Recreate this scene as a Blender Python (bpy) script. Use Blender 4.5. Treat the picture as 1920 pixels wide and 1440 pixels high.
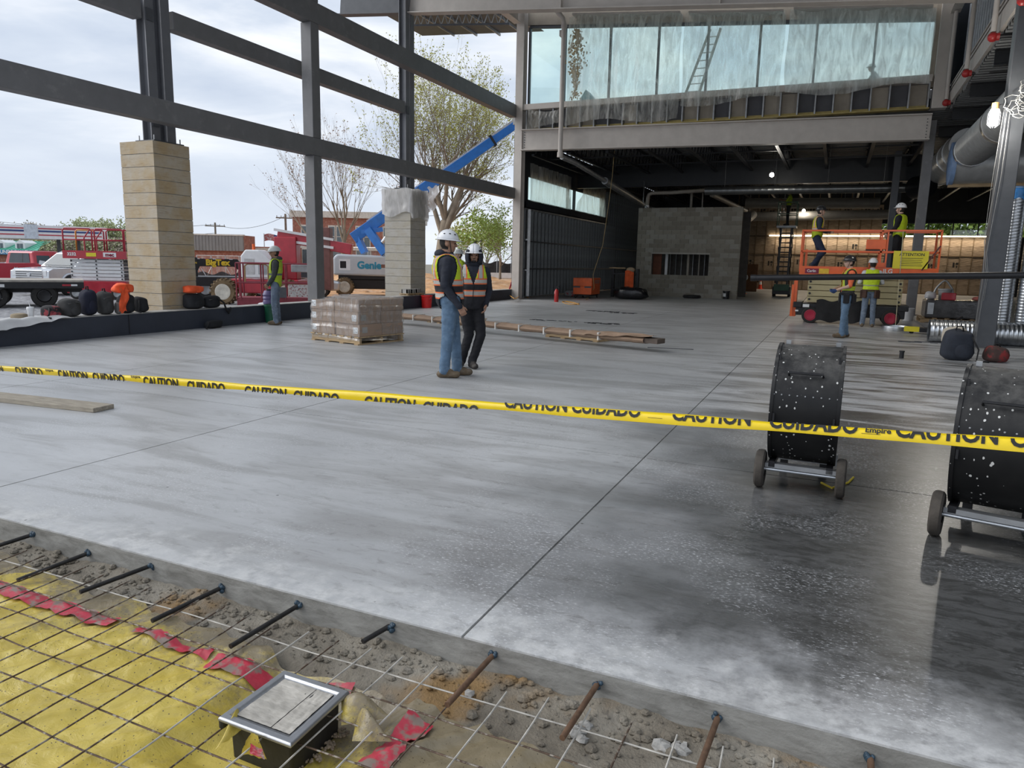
import bpy, bmesh, math, random
import numpy as np
from mathutils import Vector, Matrix, Euler
random.seed(7); np.random.seed(7)
PI=math.pi
for o in list(bpy.data.objects): bpy.data.objects.remove(o)
S=bpy.context.scene; C=S.collection
# ---------------- camera (from the photo's vanishing points; 1920x1440, f=1345 px)
F=1345.; H=1.45
RC=np.array([[0.91296129,0.4075133,0.02084679],[0.0872841,-0.14512738,-0.98555544],[-0.39860151,0.90159356,-0.16806511]])
cam=bpy.data.cameras.new('camera'); co=bpy.data.objects.new('camera',cam); C.objects.link(co)
cam.sensor_width=36; cam.lens=F/1920*36; cam.clip_end=2000; cam.clip_start=.05
m=Matrix.Identity(4)
for i in range(3):
    m[i][0]=RC[0][i]; m[i][1]=-RC[1][i]; m[i][2]=-RC[2][i]
m[0][3],m[1][3],m[2][3]=0,0,H
co.matrix_world=m; S.camera=co
def ray(x,y): return RC.T@np.array([(x-960)/F,(y-720)/F,1.])
def _v(a): return Vector((float(a[0]),float(a[1]),float(a[2])))
def gz(x,y,z=0.): r=ray(x,y); return _v(np.array([0,0,H])+(z-H)/r[2]*r)
def px(x,y,X): r=ray(x,y); return _v(np.array([0,0,H])+X/r[0]*r)
def py(x,y,Y): r=ray(x,y); return _v(np.array([0,0,H])+Y/r[1]*r)
def at(x,y,D): r=ray(x,y); return _v(np.array([0,0,H])+D*r)     # D = depth along the view axis
# ---------------- view, world, lights
S.view_settings.view_transform='Standard'; S.view_settings.look='None'
S.view_settings.gamma=1; S.view_settings.use_curve_mapping=False
S.view_settings.exposure=0.20
W=bpy.data.worlds.new('world'); S.world=W; W.use_nodes=True

class NT:
    def __init__(s,tree): s.t=tree; s.n=tree.nodes; s.l=tree.links
    def new(s,ty,**k):
        n=s.n.new(ty)
        for a,b in k.items(): setattr(n,a,b)
        return n
    def put(s,sock,v):
        if hasattr(v,'is_output'): s.l.new(v,sock)
        elif v is not None:
            if isinstance(v,(tuple,list)) and len(v)==3 and sock.type=='RGBA': v=(*v,1)
            sock.default_value=v
    def math(s,op,a,b=None,c=None,clamp=False):
        n=s.new('ShaderNodeMath',operation=op,use_clamp=clamp)
        for i,v in enumerate((a,b,c)):
            if v is not None: s.put(n.inputs[i],v)
        return n.outputs[0]
    def noise(s,vec,scale=5,detail=4,rough=.55,dist=0):
        n=s.new('ShaderNodeTexNoise'); s.put(n.inputs['Vector'],vec)
        n.inputs['Scale'].default_value=scale; n.inputs['Detail'].default_value=detail
        n.inputs['Roughness'].default_value=rough; n.inputs['Distortion'].default_value=dist
        return n.outputs[0]
    def vor(s,vec,scale,feat='F1',out=0):
        n=s.new('ShaderNodeTexVoronoi',feature=feat); s.put(n.inputs['Vector'],vec); n.inputs['Scale'].default_value=scale
        return n.outputs[out]
    def map(s,vec,scale=(1,1,1),loc=(0,0,0),rot=(0,0,0)):
        n=s.new('ShaderNodeMapping'); s.put(n.inputs['Vector'],vec)
        n.inputs['Scale'].default_value=scale; n.inputs['Location'].default_value=loc; n.inputs['Rotation'].default_value=rot
        return n.outputs[0]
    def ramp(s,fac,stops,interp='LINEAR'):
        n=s.new('ShaderNodeValToRGB'); s.put(n.inputs[0],fac); r=n.color_ramp; r.interpolation=interp
        while len(r.elements)<len(stops): r.elements.new(.5)
        for e,(p,c) in zip(r.elements,stops):
            e.position=p; e.color=(c,c,c,1) if isinstance(c,(int,float)) else (*c[:3],1)
        return n.outputs[0]
    def mix(s,fac,a,b,mode='MIX'):
        n=s.new('ShaderNodeMix',data_type='RGBA',blend_type=mode)
        s.put(n.inputs[0],fac); s.put(n.inputs[6],a); s.put(n.inputs[7],b); return n.outputs[2]
    def sep(s,vec):
        n=s.new('ShaderNodeSeparateXYZ'); s.put(n.inputs[0],vec); return n.outputs
    def coord(s,which='Object'):
        n=s.new('ShaderNodeTexCoord'); return n.outputs[which]
    def pos(s): return s.new('ShaderNodeNewGeometry').outputs['Position']
    def step(s,v,a,b):   # smoothstep a..b
        n=s.new('ShaderNodeMapRange',interpolation_type='SMOOTHSTEP'); s.put(n.inputs[0],v)
        n.inputs[1].default_value=a; n.inputs[2].default_value=b; return n.outputs[0]
    def bump(s,h,strength=.2,dist=.01):
        n=s.new('ShaderNodeBump'); s.put(n.inputs['Height'],h); n.inputs['Strength'].default_value=strength; n.inputs['Distance'].default_value=dist
        return n.outputs[0]

w=NT(W.node_tree); bg=w.n['Background']
g=w.coord('Generated'); z=w.sep(g)[2]
cl=w.noise(w.map(g,(1.2,1.2,4.5)),2.1,6,.55,.4)
cl2=w.noise(w.map(g,(3,3,9),(3,1,0)),1.6,5,.5)
skc=w.ramp(w.math('ADD',w.math('MULTIPLY',cl,.7),w.math('MULTIPLY',cl2,.3)),[(.36,(.46,.54,.68)),(.5,(.62,.69,.80)),(.62,(.88,.91,.96))])
w.put(bg.inputs[0],w.mix(w.step(z,.0,.25),w.mix(.5,skc,(.80,.85,.91)),skc)); bg.inputs[1].default_value=1.0
sun=bpy.data.lights.new('overcast_sun','SUN'); sun.energy=2.2; sun.angle=math.radians(60); sun.color=(1,.98,.95)
so=bpy.data.objects.new('overcast_sun',sun); C.objects.link(so); so.rotation_euler=Vector((.75,.35,-.62)).to_track_quat('-Z','Y').to_euler()

# ---------------- materials
MC={}
def mat(name,col,rough=.6,metal=0,var=.18,scale=6,bump=.15,bscale=60,col2=None,thr=(.5,.62),stretch=(1,1,1),emit=None,es=1,spec=.5,coat=0):
    if name in MC: return MC[name]
    m=bpy.data.materials.new(name); m.use_nodes=True; t=NT(m.node_tree); b=t.n['Principled BSDF']
    v=t.map(t.coord(),stretch)
    n1=t.noise(v,scale,5)
    lo=tuple(c*(1-var) for c in col); hi=tuple(min(1,c*(1+var)) for c in col)
    cc=t.ramp(n1,[(.3,lo),(.7,hi)])
    if col2: cc=t.mix(t.step(t.noise(v,scale*1.7,6,.6),*thr),cc,col2)
    t.put(b.inputs['Base Color'],cc); b.inputs['Roughness'].default_value=rough; b.inputs['Metallic'].default_value=metal
    b.inputs['Specular IOR Level'].default_value=spec; b.inputs['Coat Weight'].default_value=coat
    if bump: t.put(b.inputs['Normal'],t.bump(t.noise(v,bscale,3),bump))
    if emit: b.inputs['Emission Color'].default_value=(*emit,1); b.inputs['Emission Strength'].default_value=es
    MC[name]=m; return m
def nmat(name):
    m=bpy.data.materials.new(name); m.use_nodes=True; MC[name]=m; t=NT(m.node_tree); return m,t,t.n['Principled BSDF']
def sheetmat(name,col,op,gloss=.15,stain=False,spread=3):
    "translucent plastic film: part see-through, part diffusing"
    m=bpy.data.materials.new(name); m.use_nodes=True; MC[name]=m; t=NT(m.node_tree)
    t.n.remove(t.n['Principled BSDF']); out=t.n['Material Output']
    v=t.coord(); n=t.noise(t.map(v,(1,1,.22)),spread,6,.62,1.2)
    c=t.ramp(n,[(.3,tuple(x*.85 for x in col)),(.7,col)])
    tr=t.new('ShaderNodeBsdfTransparent'); tr.inputs[0].default_value=(.96,.97,.96,1)
    tl=t.new('ShaderNodeBsdfTranslucent'); df=t.new('ShaderNodeBsdfDiffuse'); gl=t.new('ShaderNodeBsdfGlossy'); gl.inputs['Roughness'].default_value=.25
    t.put(tl.inputs[0],c); t.put(df.inputs[0],c)
    a=t.new('ShaderNodeMixShader'); a.inputs[0].default_value=.4; t.l.new(tl.outputs[0],a.inputs[1]); t.l.new(df.outputs[0],a.inputs[2])
    b=t.new('ShaderNodeMixShader'); b.inputs[0].default_value=gloss; t.l.new(a.outputs[0],b.inputs[1]); t.l.new(gl.outputs[0],b.inputs[2])
    d=t.new('ShaderNodeMixShader'); t.put(d.inputs[0],t.ramp(n,[(.32,max(.02,op-.26)),(.5,op),(.70,min(.98,op+.34))])); t.l.new(tr.outputs[0],d.inputs[1]); t.l.new(b.outputs[0],d.inputs[2])
    t.l.new(d.outputs[0],out.inputs[0]); return m
def glassmat(name,tint,refl=.12,rough=.02):
    m=bpy.data.materials.new(name); m.use_nodes=True; MC[name]=m; t=NT(m.node_tree); t.n.remove(t.n['Principled BSDF'])
    tr=t.new('ShaderNodeBsdfTransparent'); t.put(tr.inputs[0],t.ramp(t.noise(t.coord(),1.5,2),[(.3,tuple(x*.97 for x in tint)),(.7,tint)]))
    gl=t.new('ShaderNodeBsdfGlossy'); gl.inputs['Roughness'].default_value=rough
    d=t.new('ShaderNodeMixShader'); d.inputs[0].default_value=refl; t.l.new(tr.outputs[0],d.inputs[1]); t.l.new(gl.outputs[0],d.inputs[2])
    t.l.new(d.outputs[0],t.n['Material Output'].inputs[0]); return m

# ---------------- mesh builder
def frame(p0,p1,up=(0,0,1)):
    d=(Vector(p1)-Vector(p0)); L=d.length; d=d/L if L else Vector((0,0,1)); u=Vector(up)
    if abs(d.dot(u))>.98: u=Vector((0,1,0)) if abs(d.y)<.9 else Vector((1,0,0))
    s=d.cross(u).normalized(); return d,s,s.cross(d),L
class MB:
    def __init__(s): s.v=[]; s.f=[]; s.mi=[]; s.cm=0; s.M=None
    def add(s,vs,fs):
        o=len(s.v)
        s.v+=[tuple(s.M@Vector(v)) if s.M else tuple(v) for v in vs]
        s.f+=[tuple(i+o for i in f) for f in fs]; s.mi+=[s.cm]*len(fs); return s
    def box(s,c,d,rz=0,R=None):
        x,y,z=d[0]/2,d[1]/2,d[2]/2; R=R or Matrix.Rotation(rz,3,'Z'); c=Vector(c)
        vs=[c+R@Vector(p) for p in ((-x,-y,-z),(x,-y,-z),(x,y,-z),(-x,y,-z),(-x,-y,z),(x,-y,z),(x,y,z),(-x,y,z))]
        return s.add(vs,[(0,3,2,1),(4,5,6,7),(0,1,5,4),(1,2,6,5),(2,3,7,6),(3,0,4,7)])
    def bb(s,a,b): return s.box([(a[i]+b[i])/2 for i in range(3)],[abs(b[i]-a[i]) for i in range(3)])
    def bar(s,p0,p1,w,h=None,up=(0,0,1)):
        h=h or w; d,sd,u,L=frame(p0,p1,up); p0=Vector(p0);p1=Vector(p1)
        o=[sd*(-w/2)-u*(h/2),sd*(w/2)-u*(h/2),sd*(w/2)+u*(h/2),sd*(-w/2)+u*(h/2)]
        return s.add([p0+k for k in o]+[p1+k for k in o],[(3,2,1,0),(4,5,6,7),(0,1,5,4),(1,2,6,5),(2,3,7,6),(3,0,4,7)])
    def sweep(s,prof,p0,p1,up=(0,0,1)):
        "extrude a closed 2D profile (side,up) from p0 to p1"
        d,sd,u,L=frame(p0,p1,up); n=len(prof); p0=Vector(p0);p1=Vector(p1)
        vs=[p0+sd*a+u*b for a,b in prof]+[p1+sd*a+u*b for a,b in prof]
        return s.add(vs,[tuple(range(n))[::-1],tuple(range(n,2*n))]+[(i,(i+1)%n,n+(i+1)%n,n+i) for i in range(n)])
    def ibeam(s,p0,p1,h,w,tf=.025,tw=.018,up=(0,0,1)):
        a,b=w/2,h/2; t=tw/2
        return s.sweep([(-a,-b),(a,-b),(a,-b+tf),(t,-b+tf),(t,b-tf),(a,b-tf),(a,b),(-a,b),(-a,b-tf),(-t,b-tf),(-t,-b+tf),(-a,-b+tf)],p0,p1,up)
    def cyl(s,p0,p1,r0,r1=None,n=12,caps=True):
        r1=r0 if r1 is None else r1; d,sd,u,L=frame(p0,p1); p0=Vector(p0);p1=Vector(p1); vs=[]
        for p,r in ((p0,r0),(p1,r1)):
            for i in range(n):
                a=2*PI*i/n; vs.append(p+sd*(r*math.cos(a))+u*(r*math.sin(a)))
        fs=[(i,(i+1)%n,n+(i+1)%n,n+i) for i in range(n)]
        if caps: fs+=[tuple(range(n))[::-1],tuple(range(n,2*n))]
        return s.add(vs,fs)
    def tube(s,path,r,n=6,close=False,caps=True):
        P=[Vector(p) for p in path]; k=len(P); vs=[]; pu=None
        for i,p in enumerate(P):
            if close: d=(P[(i+1)%k]-P[i-1])
            else: d=P[min(i+1,k-1)]-P[max(i-1,0)]
            d=d.normalized() if d.length>1e-9 else Vector((0,0,1))
            if pu is None:
                pu=Vector((0,0,1)) if abs(d.z)<.95 else Vector((1,0,0))
            sd=d.cross(pu)
            if sd.length<1e-4: sd=d.cross(Vector((1,.3,.2)))
            sd.normalize(); u=sd.cross(d).normalized(); pu=u
            rr=r[i] if isinstance(r,(list,tuple)) else r
            vs+=[p+sd*(rr*math.cos(2*PI*j/n))+u*(rr*math.sin(2*PI*j/n)) for j in range(n)]
        fs=[]
        for i in range(k if close else k-1):
            a=i*n; b=((i+1)%k)*n
            fs+=[(a+j,a+(j+1)%n,b+(j+1)%n,b+j) for j in range(n)]
        if caps and not close: fs+=[tuple(range(n))[::-1],tuple(range((k-1)*n,k*n))]
        return s.add(vs,fs)
    def lathe(s,prof,c=(0,0,0),axis=(0,0,1),n=24,arc=2*PI,a0=0):
        "prof: list of (radius, height along axis)"
        ax=Vector(axis).normalized(); u=Vector((1,0,0)) if abs(ax.x)<.9 else Vector((0,1,0))
        sd=ax.cross(u).normalized(); u=sd.cross(ax); c=Vector(c); full=arc>2*PI-1e-6; cols=n if full else n+1; k=len(prof)
        vs=[]
        for i in range(cols):
            a=a0+arc*i/n
            for r,h in prof: vs.append(c+ax*h+sd*(r*math.cos(a))+u*(r*math.sin(a)))
        fs=[]
        for i in range(n):
            p=i*k; q=((i+1)%cols)*k
            for j in range(k-1): fs.append((p+j,q+j,q+j+1,p+j+1))
        return s.add(vs,fs)
    def sph(s,c,r,n=12,m=8,R=None):
        r=(r,r,r) if isinstance(r,(int,float)) else r; c=Vector(c); vs=[]; R=R or Matrix.Identity(3)
        for i in range(m+1):
            t=PI*i/m
            for j in range(n):
                a=2*PI*j/n; vs.append(c+R@Vector((r[0]*math.sin(t)*math.cos(a),r[1]*math.sin(t)*math.sin(a),r[2]*math.cos(t))))
        return s.add(vs,[(i*n+j,(i+1)*n+j,(i+1)*n+(j+1)%n,i*n+(j+1)%n) for i in range(m) for j in range(n)])
    def grid(s,fn,nu,nv,close_u=False):
        vs=[fn(i/nu,j/nv) for i in range(nu+1) for j in range(nv+1)]
        return s.add(vs,[(i*(nv+1)+j,(i+1)*(nv+1)+j,(i+1)*(nv+1)+j+1,i*(nv+1)+j+1) for i in range(nu) for j in range(nv)])
    def prism(s,poly,dvec):
        n=len(poly); d=Vector(dvec); vs=[Vector(p) for p in poly]; vs+=[p+d for p in vs]
        return s.add(vs,[tuple(range(n))[::-1],tuple(range(n,2*n))]+[(i,(i+1)%n,n+(i+1)%n,n+i) for i in range(n)])
    def loft(s,rings,caps=True):
        n=len(rings[0]); vs=[p for r in rings for p in r]; k=len(rings)
        fs=[(i*n+j,i*n+(j+1)%n,(i+1)*n+(j+1)%n,(i+1)*n+j) for i in range(k-1) for j in range(n)]
        if caps: fs+=[tuple(range(n))[::-1],tuple(range((k-1)*n,k*n))]
        return s.add(vs,fs)
    def mesh(s,name,mats,smooth=False,fix=True):
        me=bpy.data.meshes.new(name); me.from_pydata(s.v,[],s.f)
        mats=mats if isinstance(mats,(list,tuple)) else [mats]
        for m in mats: me.materials.append(m)
        if len(mats)>1: me.polygons.foreach_set('material_index',s.mi)
        if fix:
            b=bmesh.new(); b.from_mesh(me); bmesh.ops.recalc_face_normals(b,faces=b.faces); b.to_mesh(me); b.free()
        if smooth:
            me.polygons.foreach_set('use_smooth',[True]*len(me.polygons))
            if smooth!='all':
                try: me.set_sharp_from_angle(angle=math.radians(40))
                except Exception: pass
        me.update(); return me
    def build(s,name,mats,parent=None,smooth=False,bevel=0,fix=True,kind=None,**tg):
        o=bpy.data.objects.new(name,s.mesh(name,mats,smooth,fix)); C.objects.link(o)
        if parent: o.parent=parent
        if bevel:
            b=o.modifiers.new('bevel','BEVEL'); b.width=bevel; b.segments=2; b.limit_method='ANGLE'
        if kind: o['kind']=kind
        if tg: tag(o,**tg)
        return o
def tag(o,label=None,cat=None,group=None,kind=None):
    if label: o['label']=label
    if cat: o['category']=cat
    if group: o['group']=group
    if kind: o['kind']=kind
    return o
def thing(name,label,cat,loc=(0,0,0),rz=0,group=None,kind=None):
    o=bpy.data.objects.new(name,None); C.objects.link(o); o.location=loc; o.rotation_euler=(0,0,rz); o.empty_display_size=.1
    return tag(o,label,cat,group,kind)
def copytree(o,parent=None):
    c=o.copy(); C.objects.link(c); c.parent=parent
    for ch in list(o.children): copytree(ch,c)
    return c
def dup(o,loc,rz=None,label=None,group=None):
    c=copytree(o); c.location=loc
    if rz is not None: c.rotation_euler=(0,0,rz)
    return tag(c,label,None,group)
_fc={}
def textmesh(txt,size=1.,bold=0.):
    k=(txt,bold)
    if k not in _fc:
        cu=bpy.data.curves.new('t','FONT'); cu.body=txt; cu.size=1; cu.align_x='CENTER'; cu.align_y='CENTER'; cu.offset=bold; cu.resolution_u=3
        o=bpy.data.objects.new('t',cu); C.objects.link(o); dg=bpy.context.evaluated_depsgraph_get(); dg.update()
        me=bpy.data.meshes.new_from_object(o.evaluated_get(dg)); 
        _fc[k]=([tuple(v.co) for v in me.vertices],[tuple(p.vertices) for p in me.polygons])
        bpy.data.objects.remove(o); bpy.data.meshes.remove(me)
    return _fc[k]
def text(mb,txt,c,right,up,size,bold=.0,sx=1.):
    vs,fs=textmesh(txt,bold=bold); r=Vector(right).normalized(); u=Vector(up).normalized(); c=Vector(c)
    return mb.add([c+r*(v[0]*size*sx)+u*(v[1]*size) for v in vs],fs)
def arcpts(c,r,a0,a1,n,ax1,ax2):
    c=Vector(c);ax1=Vector(ax1);ax2=Vector(ax2)
    return [c+ax1*(r*math.cos(a0+(a1-a0)*i/n))+ax2*(r*math.sin(a0+(a1-a0)*i/n)) for i in range(n+1)]
def rnd(a,b): return random.uniform(a,b)
def sag(p0,p1,d,n=12):
    p0=Vector(p0);p1=Vector(p1); return [p0.lerp(p1,i/n)-Vector((0,0,d*4*(i/n)*(1-i/n))) for i in range(n+1)]
# colours
STEEL=mat('primer_grey_steel',(.17,.17,.175),.55,.15,.1,3,.05,col2=(.22,.22,.22),thr=(.55,.75))
STEELD=mat('dark_grey_steel',(.085,.09,.10),.5,.2,.12,4,.05)
BEIGE=mat('beige_primed_steel',(.54,.50,.46),.6,.05,.08,3,.05)
GALV=mat('galvanised_steel',(.62,.64,.66),.28,.95,.18,7,.06,80)
GALVD=mat('dull_galvanised_steel',(.36,.37,.38),.45,.7,.2,5,.08)
BLACK=mat('black_paint',(.012,.012,.014),.45,.1,.3,8,.05)
RUBBER=mat('rubber',(.022,.021,.02),.85,0,.3,14,.3,40)
DKPL=mat('black_plastic',(.02,.02,.022),.4,0,.3,10,.05)
WOOD=mat('pallet_wood',(.42,.30,.17),.75,0,.28,3,.25,30,stretch=(1,6,6))
RED=mat('red_paint',(.42,.018,.035),.35,0,.15,4,.03,coat=.3)
ORANGE=mat('orange_paint',(.75,.12,.02),.4,0,.12,4,.03,coat=.2)
BLUE=mat('blue_paint',(.02,.16,.52),.35,0,.12,4,.03,coat=.2)
WHITE=mat('white_paint',(.72,.73,.74),.4,0,.06,4,.03)
CHROME=mat('bright_chrome',(.75,.76,.78),.12,1,.05,4,0)
# =====================================================  STRUCTURE
# ---- floor slab
fm,t,b=nmat('polished_concrete_floor')
p=t.pos(); xs,ys,zs=t.sep(p)
n1=t.noise(t.map(p,(.9,.9,1)),.55,6,.55); n2=t.noise(t.map(p,(.5,2.4,1)),1.3,7,.62,.6); n3=t.noise(p,9,6,.7); n4=t.noise(t.map(p,(2,4,1)),22,4,.7)
base=t.ramp(n1,[(.3,(.33,.335,.34)),(.7,(.49,.495,.50))])
streak=t.step(n2,.44,.63)
mot=t.noise(t.map(p,(1.2,3.2,1)),5.5,8,.75,.8)
base=t.mix(t.math('MULTIPLY',streak,.45),base,(.21,.205,.195))
base=t.mix(t.math('MULTIPLY',t.step(mot,.50,.72),t.math('ADD',t.math('MULTIPLY',t.step(xs,-6,0),.5),.15)),base,(.13,.125,.115))
# damp concrete: a ragged area on the right side of the slab
side=t.step(t.math('ADD',xs,t.math('MULTIPLY',t.math('SUBTRACT',t.noise(p,.9,5,.6),.5),2.6)),-2.2,.1)
damp=t.math('MULTIPLY',side,t.step(t.math('ADD',t.math('MULTIPLY',n2,.75),t.math('MULTIPLY',t.step(ys,9.,4.),.42)),.31,.50))
damp=t.math('MULTIPLY',damp,t.step(t.math('ADD',ys,t.math('MULTIPLY',t.noise(p,3,5,.7),1.1)),2.75,3.5))
damp=t.math('MULTIPLY',damp,t.step(ys,24,12))
damp=t.math('MULTIPLY',damp,t.math('ADD',.86,t.math('MULTIPLY',t.step(mot,.62,.40),.14)))
base=t.mix(t.math('MULTIPLY',damp,.96),base,(.026,.026,.024))
# pale dust: scuffs on the left, a band along the pour edge
dust=t.math('MULTIPLY',t.step(n4,.53,.68),t.step(t.noise(p,1.1,4),.44,.6))
edge=t.math('MULTIPLY',t.step(t.math('ADD',ys,t.math('MULTIPLY',t.noise(p,4,6,.75),1.3)),3.35,2.85),t.step(n3,.35,.62))
base=t.mix(t.math('MULTIPLY',dust,.7),base,(.66,.67,.69)); base=t.mix(t.math('MULTIPLY',edge,.75),base,(.58,.58,.57))
speck=t.math('MULTIPLY',t.step(t.vor(p,17),.07,.045),t.step(t.noise(p,2.3,2),.5,.6))
base=t.mix(t.math('MULTIPLY',speck,.7),base,(.55,.55,.53))
dspk=t.step(t.vor(t.map(p,(1,1,1),(3.3,1.7,0)),3.1),.035,.02)
base=t.mix(t.math('MULTIPLY',dspk,.8),base,(.05,.05,.045))
t.put(b.inputs['Base Color'],base)
rg=t.math('ADD',t.math('MULTIPLY',n2,.25),.28); rg=t.math('SUBTRACT',rg,t.math('MULTIPLY',damp,.16)); rg=t.math('ADD',rg,t.math('MULTIPLY',edge,.3))
t.put(b.inputs['Roughness'],t.math('MAXIMUM',rg,.3)); b.inputs['Specular IOR Level'].default_value=.32
t.put(b.inputs['Normal'],t.bump(t.math('ADD',n4,t.math('MULTIPLY',n3,.6)),.09,.01))
FLOOR=fm
em,t,b=nmat('formed_concrete_edge'); p=t.pos()
c=t.ramp(t.noise(t.map(p,(2,2,7)),3,7,.65,.5),[(.3,(.15,.145,.13)),(.55,(.27,.265,.245)),(.75,(.36,.355,.33))]); t.put(b.inputs['Base Color'],c); b.inputs['Roughness'].default_value=.8
t.put(b.inputs['Normal'],t.bump(t.noise(p,30,6,.7),.4,.01)); EDGE=em
fl=MB().bb((-11.62,2.31,-.16),(16,62,-.008)).build('floor',EDGE,kind='structure'); fl['label']='grey concrete floor slab with straight saw-cut joints'
GX=3.43; xs_=[-11.6,-8.07,-4.64,-1.21,2.22,5.65,9.08,12.51,16]; ys_=[2.31,5.24,8.67,12.1,15.53,18.96,22.39,25.82,33,40,50,62]
pm={}
for i in range(8):
    for j in range(11):
        w_,d_=xs_[i+1]-xs_[i],ys_[j+1]-ys_[j]; k=(round(w_,2),round(d_,2))
        g0=.0 if j==0 else .006
        if k not in pm:
            q=MB().bb((-w_/2+.006,-d_/2+g0,-.012),(w_/2-.006,d_/2-.006,0)); pm[k]=q.mesh('slab_panel',FLOOR)
        o=bpy.data.objects.new('slab_panel',pm[k]); C.objects.link(o); o.parent=fl; o.location=((xs_[i]+xs_[i+1])/2,(ys_[j]+ys_[j+1])/2,0)
# ---- knee wall under the glazing frame
NAVY=mat('dark_membrane',(.035,.042,.06),.6,0,.15,2,.1)
CAP=mat('concrete_cap',(.36,.35,.33),.8,0,.2,5,.3)
kw=MB(); kw.bb((-11.9,-8,-.5),(-11.56,26,.372)); kn=kw.build('wall_left',NAVY,kind='structure',bevel=.006); kn['label']='low dark membrane-covered knee wall along the open side'
for i in range(17):
    y0=-8+2*i; MB().bb((-11.9,y0+.004,.372),(-11.555,y0+1.996,.384)).build('wall_cap',CAP,kn)
MB().bb((-11.556,14.42,.02),(-11.553,14.435,.37)).build('seam',BLACK,kn); MB().bb((-11.556,9.0,.02),(-11.553,9.012,.37)).build('seam',BLACK,kn)
# ---- steel frame of the open side
def hss(name,a,b,label,m=STEEL,parts=None,cat='steel beam'):
    q=MB(); q.bb(a,b); return q.build(name,m,bevel=.012,label=label,cat=cat)
hss('steel_beam',(-11.78,-8,3.84),(-11.5,26.05,4.24),'long grey rectangular steel girt, lower one crossing the open side')
hss('steel_beam',(-11.78,-8,6.8),(-11.5,25.9,7.26),'long grey rectangular steel girt, upper one crossing the open side')
hss('steel_column',(-11.80,14.16,.386),(-11.505,14.45,3.838),'grey square steel post on the knee wall below the lower girt',cat='steel column')
hss('steel_column',(-11.80,14.16,4.242),(-11.505,14.45,6.798),'grey square steel post between the lower and upper girts',cat='steel column')
hss('steel_column',(-11.80,14.16,7.262),(-11.505,14.45,10.6),'grey square steel post above the upper girt, cut by the picture top',cat='steel column')
cc=thing('steel_column','tall beige steel corner column where the open side meets the clerestory','steel column',(-11.42,26.1,0))
MB().ibeam((0,0,0),(0,0,10.75),.36,.3,up=(0,1,0)).build('shaft',BEIGE,cc); MB().box((0,0,.012),(.5,.5,.024)).build('base_plate',BEIGE,cc)
for dx in (-.2,.2):
    for dy in (-.2,.2): MB().cyl((dx,dy,.024),(dx,dy,.1),.014,n=6).build('anchor_bolt',GALVD,cc)
MB().bb((-.22,-.03,1.6),(-.16,.03,1.66)).build('clip',GALV,cc); MB().bb((-.22,-.03,5.9),(-.16,.03,6.2)).build('clip',STEELD,cc)
# top eave beam along the open side
ev=MB().ibeam((-11.5,2,10.35),(-11.5,25.85,10.35),.5,.28).build('steel_beam',BEIGE,label='beige steel eave beam running toward the corner column at the roof',cat='steel beam')
# ---- board-formed concrete pedestals with posts
def boardmat(name,c1,c2):
    m,t,b=nmat(name); p=t.coord(); oi=t.new('ShaderNodeObjectInfo').outputs['Random']
    v=t.new('ShaderNodeVectorMath',operation='ADD'); t.put(v.inputs[0],p); cx=t.new('ShaderNodeCombineXYZ'); t.put(cx.inputs[0],t.math('MULTIPLY',oi,37.)); t.l.new(cx.outputs[0],v.inputs[1]); p=v.outputs[0]
    g=t.noise(t.map(p,(1.2,1.2,16)),3,6,.6,1.2); k=t.noise(p,2.2,4,.6)
    c=t.mix(t.ramp(k,[(.35,0),(.65,1)]),c1,c2); c=t.mix(t.math('MULTIPLY',t.step(g,.5,.7),.35),c,(.20,.13,.07)); c=t.mix(t.math('MULTIPLY',t.step(t.noise(p,5,5),.55,.7),.3),c,(.5,.47,.42))
    t.put(b.inputs['Base Color'],c); b.inputs['Roughness'].default_value=.85; t.put(b.inputs['Normal'],t.bump(g,.35,.01)); return m
BOARD1=boardmat('warm_board_formed_concrete',(.44,.33,.19),(.48,.42,.33)); BOARD2=boardmat('pale_board_formed_concrete',(.42,.38,.30),(.46,.44,.40))
BOARD3=BOARD1
def pedestal(x0,x1,y0,y1,label,m):
    o=thing('concrete_pedestal',label,'pillar',((x0+x1)/2,(y0+y1)/2,-.5)); n=17; top=4.07; h=top/n
    MB().bb((-(x1-x0)/2+.008,-(y1-y0)/2+.008,0),((x1-x0)/2-.008,(y1-y0)/2-.008,top-.01)).build('core',EDGE,o)
    me=MB().bb((-(x1-x0)/2,-(y1-y0)/2,0),((x1-x0)/2,(y1-y0)/2,h-.012)).mesh('board_course',m)
    for k in range(n):
        c=bpy.data.objects.new('board_course',me); C.objects.link(c); c.parent=o; c.location=(random.uniform(-.002,.002),random.uniform(-.002,.002),k*h)
    return o
P1=pedestal(-12.82,-11.93,10.06,10.9,'warm tan board-formed concrete pillar behind the row of bags',BOARD1)
P2=pedestal(-12.86,-11.93,19.1,19.98,'pale board-formed concrete pillar with plastic wrapped round its head',BOARD2)
def twinpost(y,label,top,dy=(-.16,.2)):
    o=thing('steel_column',label,'steel column',(-12.3,y,3.575))
    MB().box((0,.02,.013),(.5,.7,.026)).build('base_plate',STEELD,o)
    for d in dy:
        q=MB().ibeam((0,d,.026),(0,d,top-3.575),.24,.2,.02,.016,up=(1,0,0)); q.build('post',mat('blue_grey_steel',(.16,.165,.18),.5,.2,.1,3),o)
    for d in (-.28,.32):
        for e in (-.2,.2): MB().cyl((e,d,.026),(e,d,.12),.012,n=6).build('anchor_bolt',GALVD,o)
    for zz in (.3,2.2):
        MB().box((.13,dy[0],zz+.1),(.02,.16,.22)).build('gusset',STEELD,o)
    return o
twinpost(10.52,'twin blue-grey steel posts bolted on the warm tan pillar',11.6)
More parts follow.
